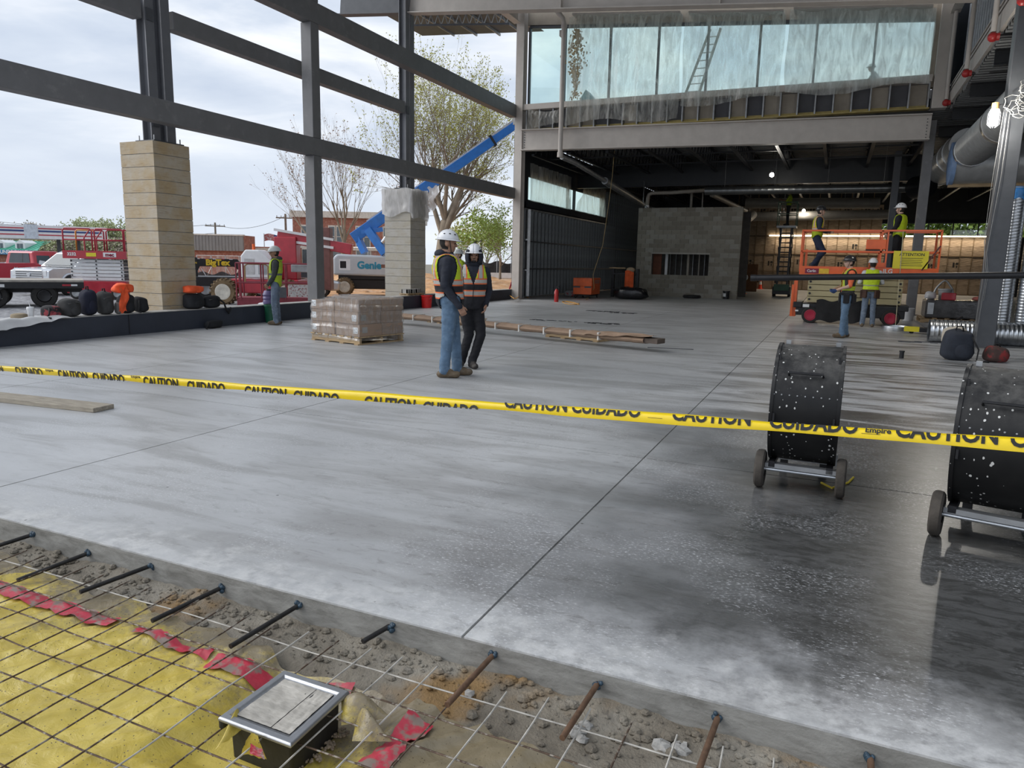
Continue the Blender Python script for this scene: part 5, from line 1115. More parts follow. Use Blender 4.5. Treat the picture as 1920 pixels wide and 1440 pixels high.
MB().bb((-.45,-.6,3.38),(.45,.6,3.48)).build('platform_deck',GALVD,ml)
rails(ml,-.43,.43,-.58,.58,3.48,4.6,GRN,(-.43,.43),.022)
# ---- long dark spiral duct and others above the room
def spiral(o,p0,p1,r,m,pitch=.14,name='duct_body'):
    p0,p1=Vector(p0),Vector(p1); d=(p1-p0); L=d.length; n=max(3,int(L/pitch)); prof=[]
    for i in range(n): 
        h=L*i/n; prof+=[(r,h),(r,h+L/n*.8),(r*1.03,h+L/n*.9)]
    prof.append((r,L)); return MB().lathe(prof,p0,d,20).build(name,m,o,smooth='all')
DKD=mat('dark_spiral_duct',(.16,.165,.165),.32,.85,.15,4,.05)
a_,b_=py(1322,358,32.0),py(1722,352,32.0); o=thing('spiral_duct','long dark spiral duct across the room behind the beam','duct',a_); spiral(o,(0,0,0),b_-a_,.17,DKD,.25); 
for k in (.1,.35,.6,.85): MB().cyl((b_-a_)*k+Vector((0,0,.17)),(b_-a_)*k+Vector((0,0,6.33-a_.z-(b_-a_).z*k)),.008,n=4).build('hanger_rod',GALVD,o)
MB().cyl((b_-a_)+Vector((-.1,0,0)),(b_-a_)+Vector((.25,-.6,0)),.42,.40,24).build('duct_opening',JST,o,smooth=True)
DUCTB=mat('pale_round_duct',(.33,.30,.26),.55,.2,.1,3,.05)
def duct(label,p0,p1,r,m=DUCTB,bands=0):
    p0,p1=Vector(p0),Vector(p1); o=thing('round_duct',label,'duct',p0); MB().cyl((0,0,0),p1-p0,r,n=24).build('duct_body',m,o,smooth=True)
    for k in range(bands):
        c=(p1-p0)*((k+.5)/bands); d=(p1-p0).normalized(); MB().cyl(c-d*.03,c+d*.03,r*1.04,n=24).build('joint_band',GALV if m is GALV else m,o,smooth=True)
    n_=max(2,int((p1-p0).length/2.5))
    for k in range(n_): c=(p1-p0)*((k+.5)/n_)+Vector((0,0,r)); MB().cyl(c,c+Vector((0,0,max(.2,6.33-p0.z-r-((p1-p0)*((k+.5)/n_)).z))),.008,n=4).build('hanger_rod',GALVD,o)
    return o
duct('fat pale duct behind the green lift, upper of two',py(1398,381,43),py(1650,381,43),.28,bands=2)
duct('fat pale duct over the kraft wall, lower of two',py(1408,406,45),py(1665,402,45),.26,bands=2)
duct('angled pale duct dropping behind the right end of the block wall',py(1412,402,44),py(1382,428,42.4),.24)
duct('thin pale pipe slanting above the block wall',py(1335,365,36),py(1398,395,41),.12)
o=thing('conduit','bent grey conduit rising from the block wall and running right','pipe',py(1213,389,33.5)); b_=Vector(o.location)
MB().tube([(0,0,0),(.02,0,.45),(.06,0,.58),(.2,0,.64)]+[py(x,y,33.5)-b_ for x,y in ((1262,361),(1322,357))],.085,10).build('pipe',DUCTB,o,smooth='all'); MB().cyl((0,0,-.02),(0,0,.1),.1,n=10).build('coupling',WHITE,o)
MB().tube([py(1208,340,32.9),py(1206,380,32.9),py(1212,388,32.9),py(1216,389,33.6)],.02,6).build('thin_conduit',GALVD,label='thin conduit hooked over the block wall top at left',cat='pipe',smooth='all')
for i,x in enumerate((1297,1318)): MB().cyl((py(x,388,34.2).x,34.2,0),py(x,362,34.2),.06 if i==0 else .03,n=8).build('riser_pipe',DUCTB,label=['thicker pipe standing behind the block wall top','thinner pipe standing behind the block wall top'][i],cat='pipe')
# right-hand big ducts under the mezzanine
o=thing('spiral_duct','big bright spiral duct running along the upper floor edge','duct',(3.35,12,4.98)); 
DUG=mat('duct_galvanised',(.52,.53,.53),.42,.45,.12,5,.05); spiral(o,(0,0,0),(0,13.6,-.0),.47,DUG,.16); 
for k in (3.3,6.2,9.0,13.4): MB().cyl((0,k,0),(0,k+.22,0),.49,n=28).build('joint_band',GALV,o,smooth=True)
for k in (2,6,10): MB().cyl((.3,k,.4),(.3,k,1.1),.01,n=5).build('hanger_rod',GALVD,o)
o=thing('round_duct','large grey duct crossing under the upper floor with blue plastic over its end','duct',(2.95,26.6,4.72)); MB().cyl((0,0,0),(6,0,0),.62,n=28).build('duct_body',DUG,o,smooth=True); BLUP=mat('pale_blue_plastic',(.25,.38,.62),.4,0,.2,6,.5,10)
MB().lathe([(0,-.05),(.4,-.05),(.64,-.02),(.65,.1)],(0,0,0),(1,0,0),24).build('end_cover',BLUP,o,smooth=True); MB().bar((0,0,-.66),(5.6,0,-.66),.14,.1).build('support_timber',WOOD,o)
da,db_=py(1815,272,26.9),py(1757,323,32.4); dv_=(db_-da); o=thing('round_duct','grey duct below the crossing duct, running back to the dark room','duct',da); MB().cyl((0,0,0),dv_,.52,n=26).build('duct_body',DUG,o,smooth=True)
for k in (.2,.38,.95): MB().cyl(dv_*k,dv_*(k+.015),.55,n=26).build('joint_band',GALV,o,smooth=True)
# standing and lying galvanised ducts by the near column
for i,(x,h,lab) in enumerate(((3.12,3.12,'standing bright spiral duct right beside the near column, blue cap'),(3.52,3.25,'standing bright spiral duct at the right picture edge'))):
    o=thing('spiral_duct',lab,'duct',(x+.06,17.6,0)); spiral(o,(0,0,0),(0,0,h),.175,GALV,.06); 
    q=MB(); q.grid(lambda u,v:(.185*math.cos(2*PI*u)*(1 if v<.9 else .6),.185*math.sin(2*PI*u)*(1 if v<.9 else .6),h-.25+.27*v+.04*math.sin(2*PI*u*3)*(1-v)),24,6); q.build('plastic_cap',mat('blue_film_cap',(.05,.25,.6),.35,0,.3,6,.4,12),o,smooth='all',fix=False)
o=thing('spiral_duct','bright ribbed duct lying on the slab behind the near column','duct',(1.86,17.05,.232)); spiral(o,(0,0,0),(4.2,.1,0),.23,GALV,.075)
rb=MB(); rb.lathe([(.30,0),(.31,0),(.315,.05),(.31,.1),(.30,.1),(.29,.05),(.30,0)],(0,0,0),(0,0,1),36); o=rb.build('duct_ring',GALV,smooth=True,label='shiny round duct collar lying flat near the lift wheel',cat='duct collar'); o.location=gz(1680,619)
o=thing('pallet_jack','black and yellow pallet jack forks lying low beside the ribbed duct','pallet jack',gz(1722,626)); MB().bb((-.3,-.08,.05),(.0,.08,.16)).build('fork_tip',YSGN,o); MB().bb((0,-.14,.05),(.75,.14,.15)).build('body',BLACK,o,bevel=.01); MB().bar((.4,0,.15),(.85,.1,.42),.05).build('handle',BLACK,o); wheel(o,(-.15,0,.05),.05,.08,BLACK)
q=MB()
for k in range(10): q.box((rnd(-.3,.3),rnd(-.12,.12),.008),(rnd(.08,.3),.03,.015),rnd(-.4,.4))
q.build('metal_offcuts',STEELD,label='thin metal offcuts on the slab in front of the ribbed duct',cat='debris').location=gz(1722,642)
# lamp on the near column
WGL=mat('work_lamp_glow',(1,1,.97),.5,emit=(1,.97,.9),es=45,bump=0)
o=thing('work_lamp','glowing caged work lamp tied to the near column','lamp',(2.42,16.3,4.28)); MB().cyl((0,0,-.16),(0,0,.12),.07,n=14).build('tube',WGL,o,smooth=True); MB().cyl((0,0,.12),(0,0,.24),.06,n=12).build('socket',mat('amber_socket',(.45,.28,.1),.5),o,smooth=True)
for k in range(8): a=k*PI/4; MB().tube([(.06*math.cos(a),.06*math.sin(a),.14),(.1*math.cos(a),.1*math.sin(a),.05),(.1*math.cos(a),.1*math.sin(a),-.14),(.04*math.cos(a),.04*math.sin(a),-.2)],.004,4).build('cage_wire',STEELD,o)
MB().bar((0,0,.2),(.2,.1,.22),.03).build('hook',STEELD,o)
def point(name,loc,e,col=(1,.95,.85),r=.06):
    l=bpy.data.lights.new(name,'POINT'); l.energy=e; l.color=col; l.shadow_soft_size=r; p_=bpy.data.objects.new(name,l); C.objects.link(p_); p_.location=loc
point('work_lamp_light',(2.2,16.05,4.2),110)
CAB=mat('white_cable',(.34,.34,.33),.5,0,.2,8,.05)
for i in range(3):
    x=2.58+.045*i; MB().tube([(x,16.37,4.6-.1*i),(x-.05+.02*i,16.36,3.2),(x-.06+.04*math.sin(i*5),16.36,2.2-.2*i),(x+.05*math.sin(i*3),16.36,1.4),(x-.03,16.36,.2 if i<2 else .9)],.0045,5).build('cable',CAB,label=['white cable taped down the near column, longest','second white cable hanging on the near column','white cable loop ending mid-height on the near column','short white cable on the near column under the lamp'][i],cat='cable',smooth='all')
q=MB(); r4=random.Random(3)
for k in range(9): c=Vector((2.72+r4.uniform(-.12,.2),16.3+r4.uniform(-.05,.02),4.55+r4.uniform(-.2,.25))); q.tube([c+Vector((.13*math.cos(t_)+r4.uniform(-.03,.03),r4.uniform(-.03,.03),.13*math.sin(t_))) for t_ in np.linspace(0,5.5,14)],.008,5)
q.build('cable_bundle',CAB,label='tangle of white and blue cables above the work lamp',cat='cable',smooth='all')
MB().tube([(2.75,16.3,4.7),(3.1,16.2,5.1),(3.8,16,5.6)],.01,5).build('cable',CAB,label='single cable rising right from the tangle on the near column',cat='cable')
BUL=mat('bulb_glow',(1,1,.95),.5,emit=(1,.95,.85),es=40,bump=0)
for i,(p,e,lab) in enumerate(((py(1447,328,30.),25,'bright bare bulb hanging under the room ceiling'),(py(1507,395,44.5),25,'bright bulb near the fat pale ducts, behind the black-helmet worker'))):
    o=thing('hanging_bulb',lab,'lamp',p); MB().sph((0,0,0),.085,12,8).build('bulb',BUL,o,smooth='all'); MB().cyl((0,0,.07),(0,0,.17),.035,n=8).build('socket',BLACK,o); MB().cyl((0,0,.15),(0,0,6.33-p.z),.006,n=4).build('wire',BLACK,o); point('bulb_light',(p.x,p.y-.15,p.z-.15),e)
# ---- orange job box and things by the dark wall
o=thing('job_box','orange steel job box on casters against the dark wall','tool chest',gz(1107,560)+Vector((-.38,.62,0)),.0)
MB().bb((-.4,-.6,.16),(.4,.6,.50)).build('lower_body',ORANGE,o,bevel=.015); MB().bb((-.41,-.61,.5),(.41,.61,.84)).build('lid',ORANGE,o,bevel=.02); MB().bb((-.38,-.62,.44),(-.1,-.6,.5)).bb((.1,-.62,.44),(.38,-.6,.5)).build('hasp',STEELD,o)
for x in (-.32,.32):
    for y in (-.5,.5): wheel(o,(x,y,.075),.075,.05,GALVD,(1,0,0),'caster')
MB().bb((-.3,-.5,.1),(.3,.5,.16)).build('skid',BLACK,o)
q=MB(); text(q,'RIDGID',(.416,.12,.68),(0,1,0),(0,0,1),.2,.03); q.build('maker_lettering',GALVD,o)
o=thing('fire_extinguisher','red fire extinguisher standing on the slab near the dark wall','fire extinguisher',gz(1043,566)); EXR=mat('extinguisher_red',(.42,.02,.02),.35)
MB().lathe([(0,0),(.075,0),(.08,.02),(.08,.38),(.05,.46),(.025,.48),(0,.48)],(0,0,0),(0,0,1),20).build('cylinder',EXR,o,smooth=True); MB().cyl((0,0,.48),(0,0,.53),.022,n=8).bar((-.02,0,.54),(.09,0,.57),.025).build('valve',BLACK,o); MB().bb((-.082,-.03,.3),(-.05,.03,.38)).build('label_band',WHITE,o); MB().tube([(.03,0,.5),(.1,0,.45),(.085,0,.2)],.01,5).build('hose',BLACK,o)
def bag(name,label,loc,sz,m,rz=0,parts=(),seed=0,sq=.55,cat='bag'):
    "slumped soft bag: superellipsoid with folds, handle, strap, flap"
    o=thing(name,label,cat,loc,rz); q=MB(); r=random.Random(seed); n,mm=26,16; ex=lambda v,e: math.copysign(abs(v)**e,v)
    def fn(u,v):
        a=2*PI*u; t_=PI*v; x=sz[0]/2*ex(math.cos(a),sq)*ex(math.sin(t_),sq); y=sz[1]/2*ex(math.sin(a),sq)*ex(math.sin(t_),sq); z_=sz[2]/2*(1+ex(math.cos(t_),.5)); cr=.45 if cat=='jacket' else .13; k=1+cr*mn.noise(Vector((x*9+seed,y*9,z_*9)))+cr*.4*abs(mn.noise(Vector((x*22,y*22,z_*22+seed))))
        return (x*k*(1-.18*z_/sz[2]),y*k,max(.0,z_*(1+.12*mn.noise(Vector((x*5,y*5,seed))))))
    q.grid(fn,n,mm); q.build('bag_body',m,o,smooth='all',fix=False)
    if 'flap' in parts: MB().grid(lambda u,v:((-.5+u)*sz[0]*.86,(-.5+v)*sz[1]*.8,sz[2]*(1.0+.03*math.sin(u*6+seed)-.22*(2*u-1)**2-.10*(2*v-1)**2)),10,10).build('flap',MC.get('bag_trim') or mat('bag_trim',(.06,.06,.058),.8),o,smooth='all',fix=False)
    if 'handle' in parts: MB().tube([(-.12*sz[0],0,sz[2]*.95),(-.08*sz[0],0,sz[2]*1.12),(.08*sz[0],0,sz[2]*1.12),(.12*sz[0],0,sz[2]*.95)],.012,6).build('handle',CLOTHB,o,smooth='all')
    if 'pocket' in parts: MB().sph((sz[0]*.1,-sz[1]*.44,sz[2]*.33),(sz[0]*.3,sz[1]*.16,sz[2]*.26),12,8).build('pocket',m,o,smooth='all')
    if 'pocketx' in parts: MB().sph((sz[0]*.42,0,sz[2]*.33),(sz[0]*.16,sz[1]*.3,sz[2]*.26),12,8).build('pocket',m,o,smooth='all')
    if 'strap' in parts: MB().tube([(sz[0]*.3,-sz[1]*.4,sz[2]*.8),(sz[0]*.5,-sz[1]*.6,sz[2]*.4),(sz[0]*.45,-sz[1]*.7,.02),(sz[0]*.8,-sz[1]*.8,.012)],.014,5).build('strap',CLOTHB,o,smooth='all')
    return o
PLB=mat('shiny_black_bag',(.012,.012,.014),.25,0,.3,6,.8,9)
bag('trash_bag','shiny black rubbish bag in front of the block wall',gz(1183,561),(1.5,.8,.5),PLB,.1,(),1,.8)
bag('trash_bag','smaller black rubbish bag leaning behind the first one',gz(1212,553),(.6,.6,.85),PLB,.1,(),2,.8)
o=thing('tool_cart','dark tool cart with an orange vest draped over it, left of the block wall','cart',gz(1165,558)+Vector((0,.5,0))); 
for x in (-.55,.55): MB().bb((x-.06,-.1,0),(x+.06,.1,1.25)).build('post',BLACK,o)
MB().bb((-.55,-.2,.3),(.55,.2,.36)).bb((-.5,-.2,1.0),(.5,.2,1.06)).build('shelf',BLACK,o); q=MB(); q.grid(lambda u,v:(.05+.4*u,-.26-.03*math.sin(u*7),1.15-.7*v+.04*math.sin(u*5)),10,10); q.build('draped_vest',mat('orange_vest_cloth',(.75,.12,.03),.8),o,fix=False); MB().bb((-.7,-.15,1.25),(.0,.05,1.3)).build('timber_top',WOOD,o); MB().sph((.25,-.1,1.2),(.2,.15,.12),10,8).build('rag',mat('pale_rag',(.45,.33,.22),.9),o,smooth='all')
bag('scrap_heap','grey and red scrap bundle left of the orange job box',gz(1072,556),(.7,.4,.3),mat('grey_red_scrap',(.3,.3,.31),.7,col2=(.35,.03,.03),scale=3),.2,(),5,.7,cat='scrap')
MB().tube([py(1152,282,27.5)]+[py(x,y,28.8) for x,y in ((1148,330),(1143,370),(1136,420),(1130,460),(1120,490),(1112,515),(1114,540))]+[gz(1104,558)+Vector((0,0,.02)),gz(1098,563)+Vector((0,0,.02))],.014,5).build('extension_cord',mat('tan_cord',(.36,.26,.12),.6),label='tan extension cord hanging from the ceiling down past the job box',cat='cord',smooth='all')
MB().tube([gz(1070+8*math.cos(t_)*2,568+3*math.sin(t_*1.3),.012) for t_ in np.linspace(0,9,30)],.012,5).build('extension_cord',mat('orange_cord',(.6,.3,.05),.6),label='coil of orange cord on the slab under the job box',cat='cord',smooth='all')
MB().tube([gz(930+k*5,556+4*math.sin(k*1.1),.02+.14*math.exp(-((k-6)/3)**2)) for k in range(13)],.016,5).build('extension_cord',mat('orange_cord',(.6,.3,.05)),label='orange cord tangled at the foot of the corner column',cat='cord',smooth='all')
rb=MB(); rb.lathe([(.22,0),(.36,.0),(.40,.05),(.40,.1),(.36,.14),(.25,.14),(.22,.1),(.22,0)],(0,0,0),(0,0,1),32); rb.build('hose_coil',DKPL,smooth=True,label='dark coil lying flat before the block wall',cat='hose').location=gz(1297,559)
def bucket(label,loc,m,r=.15,h=.36,lab=None,name='bucket',fill=None):
    o=thing(name,label,'bucket',loc); MB().lathe([(0,0),(r*.86,0),(r,h),(r*1.06,h),(r*1.06,h-.04),(r*1.0,h-.045)],(0,0,0),(0,0,1),24).build('pail',m,o,smooth=True); MB().cyl((0,0,h-.04),(0,0,h-.03),r*.97,n=20).build('contents',fill or CAP,o)
    MB().tube([(r*1.05*math.cos(a),-.02-r*.5*math.sin(a),h-.03-.12*math.sin(a)) for a in np.linspace(0,PI,12)],.006,5).build('bail',GALVD,o)
    if lab: MB().lathe([(r*.965,h*.3),(r*1.0,h*.7)],(0,0,0),(0,0,1),12,PI,PI).build('label_wrap',lab,o)
    return o
bucket('black bucket with white label at the block wall corner',gz(1363,560)+Vector((0,-.35,0)),DKPL,.15,.36,WHITE)
CONE=mat('cone_orange',(.75,.07,.03),.5)
def cone(label,loc,s_=1):
    o=thing('traffic_cone',label,'traffic cone',loc); MB().bb((-.19*s_,-.19*s_,0),(.19*s_,.19*s_,.03)).build('base',CONE,o); MB().lathe([(.13*s_,.03),(.03*s_,.7*s_),(0,.7*s_)],(0,0,0),(0,0,1),18).build('cone_body',CONE,o,smooth=True); MB().lathe([(.092*s_,.3*s_),(.062*s_,.5*s_)],(0,0,0),(0,0,1),18).build('reflective_band',WHITE,o,smooth=True); return o
c1_=cone('orange traffic cone with a round white disc on top, right of the block wall',gz(1393,551)); MB().cyl((0,-.02,.88),(0,.02,.88),.2,n=20).build('top_disc',WHITE,c1_)
cone('orange traffic cone farther back near the kraft wall',gz(1425,542))
MB().bb((-5.5,44.95,0),(-4.2,45,1.6)).build('brown_panel',mat('brown_board',(.17,.075,.03),.7),label='brown board standing on the floor beyond the block wall',cat='board')
# right-hand pallet load
pp_=gz(1780,606)+Vector((.2,.3,0)); pallet('wooden pallet under the silver-wrapped load behind the columns',pp_,0,1.9,1.1,.14)
o=thing('wrapped_load','dark load in shiny film on a pallet between the right columns','load',pp_+Vector((0,0,.142))); MB().bb((-.85,-.5,0),(.95,.5,.5)).build('load_body',mat('dark_shiny_film',(.10,.10,.105),.2,.3,.4,4,.5,12),o,bevel=.04); MB().bb((-.8,-.505,.1),(-.65,-.5,.42)).build('pale_panel',GALV,o)
for i,(x,y,lab,m,r,h) in enumerate(((1722,601,'white bucket beside the wrapped load pallet',WHITE,.15,.36),)): bucket(lab,gz(x,y)+Vector((-.3,-.25,0)),m,r,h)
tz_=pp_.z+.645
b1=bucket('grey bucket with tools on top of the wrapped load',pp_+Vector((-.35,.1,tz_)),mat('grey_pail',(.35,.36,.37),.5),.17,.3)
MB().bb((-.17,-.12,0),(.17,.12,.2)).build('tool_case',RED,label='red tool case on top of the wrapped load',cat='case',bevel=.02).location=pp_+Vector((-.3,-.32,tz_))
bag('plastic_bundle','crumpled white plastic on the left of the wrapped load',pp_+Vector((-.72,-.1,tz_)),(.3,.35,.22),mat('white_plastic_bag',(.6,.6,.62),.4,0,.1,6,.6,10),0,(),7,.8)
bag('rag_pile','red rag bundle at the right of the wrapped load',pp_+Vector((.5,-.2,tz_)),(.45,.3,.12),mat('faded_red_cloth',(.4,.12,.1),.9),0,(),8,.8,cat='cloth')
MB().tube([pp_+Vector((-.35+.25*math.cos(a),.35,tz_+.0+.5*math.sin(a)*(1+.06*math.sin(a*5)))) for a in np.linspace(0,PI*1.0,16)],.03,6).build('hose_loop',GALVD,label='grey hose loop standing up behind the grey bucket',cat='hose',smooth='all')
# backpacks by the column
bag('backpack','dark blue-grey backpack leaning at the foot of the near column',gz(1795,677)+Vector((.0,.15,0)),(.5,.30,.50),cloth('dark_backpack',(.025,.03,.042)),.2,('pocket','strap','handle'),11,.6)
bag('duffel_bag','brown and red bag behind the backpack at the near column',gz(1838,678)+Vector((.22,.1,0)),(.38,.35,.26),mat('brown_red_bag',(.07,.04,.035),.9,0,.3,4,.5,12,col2=(.25,.03,.03)),.1,('handle',),12,.7)
bag('cement_bag','cream sack slumped between the near column and the ribbed duct',(2.28,16.70,0),(.5,.08,.36),mat('cream_sack',(.5,.45,.37),.9),.05,(),13,.8)
# ---- along the knee wall
KZ=.386; KX=-11.72
def onk(x,y): p=px(x,y,KX); return Vector((KX,p.y,KZ))
OJ=mat('orange_jacket',(.85,.11,.03),.8,0,.15,6,.7,8); DB=cloth('black_canvas_bag',(.016,.017,.02)); DG=cloth('dark_grey_bag',(.045,.045,.045)); NB=cloth('navy_rucksack',(.012,.014,.03)); RB=mat('red_black_bag',(.02,.02,.022),.85,0,.3,3,.5,12,col2=(.3,.05,.06),thr=(.5,.56))
bag('duffel_bag','red and black bag slumped on the knee wall at far left',onk(97,596),(.3,.26,.2),RB,.1,('pocketx','strap'),21,.75)
bag('duffel_bag','dark grey duffel with a raised lid next to the red bag',onk(131,594),(.32,.30,.30),DG,.1,('flap','pocketx'),22,.6)
bag('backpack','navy rucksack standing third from the left on the knee wall',onk(168,588)+Vector((-.02,0,0)),(.28,.25,.44),NB,.0,('handle','pocketx'),23,.7)
bag('backpack','grey and black rucksack standing left of the orange jackets',onk(197,586),(.30,.24,.40),DG,.0,('flap','handle','pocketx'),24,.6)
bag('tote_bag','black bag under the orange jackets beside the tan pillar',onk(236,583),(.30,.25,.34),DB,0,('pocketx',),25,.6)
bag('tote_bag','small black bag at the foot of the tan pillar',onk(264,581),(.28,.22,.28),DB,0,('strap',),26,.65)
bag('orange_jacket','crumpled orange jacket on top of the black bag by the tan pillar',onk(233,583)+Vector((.02,-.02,.36)),(.30,.34,.18),OJ,0,(),27,.85,cat='jacket')
q=MB(); q.grid(lambda u,v:(.17+.02*math.sin(v*9+u*4),-.14+.16*u+.03*math.sin(v*5),.45-.42*v+.03*math.sin(u*9)),8,10); o=q.build('orange_sleeve',OJ,smooth='all',fix=False,label='orange jacket sleeve hanging down left of the black bag',cat='jacket'); o.location=onk(226,583)
bag('cloth_pouch','grey cloth pouch between the bags left of the tan pillar',onk(216,584)+Vector((.08,0,0)),(.14,.1,.2),cloth('grey_pouch',(.16,.155,.15)),0,(),31,.7)
bag('tote_bag','black bag with an orange jacket on it, right of the tan pillar',onk(363,577),(.30,.38,.30),DB,0,('pocketx',),28,.6)
bag('orange_jacket','folded orange jacket on the bag right of the tan pillar',onk(362,577)+Vector((0,0,.31)),(.30,.36,.15),OJ,0,(),29,.8,cat='jacket')
bg=bag('shoulder_bag','black shoulder bag with strap hanging over the knee wall',onk(396,576),(.28,.36,.24),DB,0,('flap',),30,.65); MB().tube([(.14,.05,.2),(.2,.15,.1),(.21,.2,-.05),(.2,.27,-.12),(.19,.32,-.06),(.19,.34,.0)],.02,5).build('hanging_strap',CLOTHB,bg,smooth='all')
bag('hose_bundle','black webbing bundle on the floor under the shoulder bag',(-11.42,px(398,600,-11.45).y,0),(.2,.4,.16),DB,0,('strap',),33,.7)
o=thing('coffee_cup','white paper cup with straw on the knee wall','cup',onk(59,600)); MB().lathe([(0,0),(.035,0),(.05,.15),(.056,.15),(.058,.165),(.05,.19),(0,.195)],(0,0,0),(0,0,1),20).build('cup_body',WHITE,o,smooth=True); MB().cyl((-.005,0,.19),(-.01,-.01,.26),.005,n=6).build('straw',WHITE,o); MB().lathe([(.037,.01),(.039,.03)],(0,0,0),(0,0,1),20).build('brown_band',LTH,o)
bag('cap','tan cap lying left of the paper cup',onk(38,604),(.2,.24,.1),mat('tan_cap',(.3,.24,.16),.9),0,(),34,.9,cat='cap')
q=MB(); q.grid(lambda u,v:(-.16+.45*u,-.9+1.75*v+.15*u,.02+.06*abs(mn.noise((u*3,v*5,2)))-.33*max(0,u-.76)*2.6*(1.1-v*1.0)-.0),18,30); o=q.build('white_sheet',mat('off_white_sheet',(.55,.55,.55),.6,0,.1,3,.4,8),smooth='all',fix=False,label='white plastic sheet draped over the knee wall at the left edge',cat='plastic sheet'); o.location=onk(8,604)+Vector((0,-.1,0))
bucket('green bucket standing on the slab beside the left worker',gz(508,604)+Vector((.06,-.02,0)),mat('green_pail',(.01,.10,.05),.45),.165,.40)
o=thing('water_jar','purple ribbed jar behind the worker at the green bucket','jar',Vector((-11.73,px(505,570,-11.73).y,KZ))); MB().lathe([(0,0),(.13,0),(.14,.05),(.125,.09),(.14,.13),(.125,.17),(.14,.21),(.12,.26),(.1,.30),(0,.3)],(0,0,0),(0,0,1),22).build('jar_body',mat('purple_plastic',(.10,.08,.2),.4),o,smooth=True); MB().cyl((0,0,.3),(0,0,.34),.06,n=12).build('cap',DKPL,o)
bucket('bright red bucket by the knee wall behind the two men',gz(800,577),mat('red_pail',(.75,.02,.02),.4),.17,.38)
# =====================================================  OUTSIDE
OZ=-.45
gm,t,b=nmat('gravel_and_clay_lot'); p=t.pos(); x,y,z=t.sep(p)
gv=t.ramp(t.vor(p,9,out=1),[(0,(.10,.10,.11)),(1,(.42,.42,.43))]); 
clay=t.ramp(t.noise(p,.8,7,.65),[(.3,(.36,.17,.07)),(.55,(.58,.33,.16)),(.75,(.66,.44,.27))])
mk=t.step(t.math('ADD',t.math('ADD',t.math('MULTIPLY',x,.55),y),t.math('MULTIPLY',t.noise(p,.25,5),6)),13.,17.)
c=t.mix(mk,gv,clay); far=t.step(t.math('SUBTRACT',y,x),95,115); c=t.mix(far,c,(.22,.20,.16)); t.put(b.inputs['Base Color'],c); b.inputs['Roughness'].default_value=.95
t.put(b.inputs['Normal'],t.bump(t.noise(p,14,5,.7),.7,.05)); LOT=gm
q=MB(); q.grid(lambda u,v:(lambda X,Y:(X,Y,OZ+.05*mn.noise((X*.3,Y*.3,0))*(1 if X<-13 else 0)))(-220+208.05*u**.6,-40+300*v),120,120)
go=q.build('ground_lot',LOT,smooth='all',fix=False,kind='structure'); go['label']='gravel and orange clay lot outside the building'
MB().bb((-11.9,51.5,-.5),(120,260,-.45)).build('ground_back',mat('back_ground',(.13,.15,.07),.95,0,.3,.5),kind='structure')['label']='grassy ground behind the building'
def P(x,y,D): return at(x,y,D)
def G0(x,D): p=at(x,500,D); return Vector((p.x,p.y,OZ))
def out(name,label,cat,x,D,turn,z=OZ,group=None):
    "thing standing on the lot at picture column x, depth D; turn = heading relative to the line of sight"
    p=G0(x,D); return thing(name,label,cat,(p.x,p.y,z),vdir(x)+turn,group)
R90=PI/2
WGLS=mat('dark_vehicle_glass',(.05,.07,.085),.12,0,.1,3,0,spec=.4); SILV=mat('silver_car_paint',(.55,.57,.60),.25,.6,.05,3,0,coat=.5); REDC=mat('red_car_paint',(.45,.02,.04),.22,.1,.05,3,0,coat=.8)
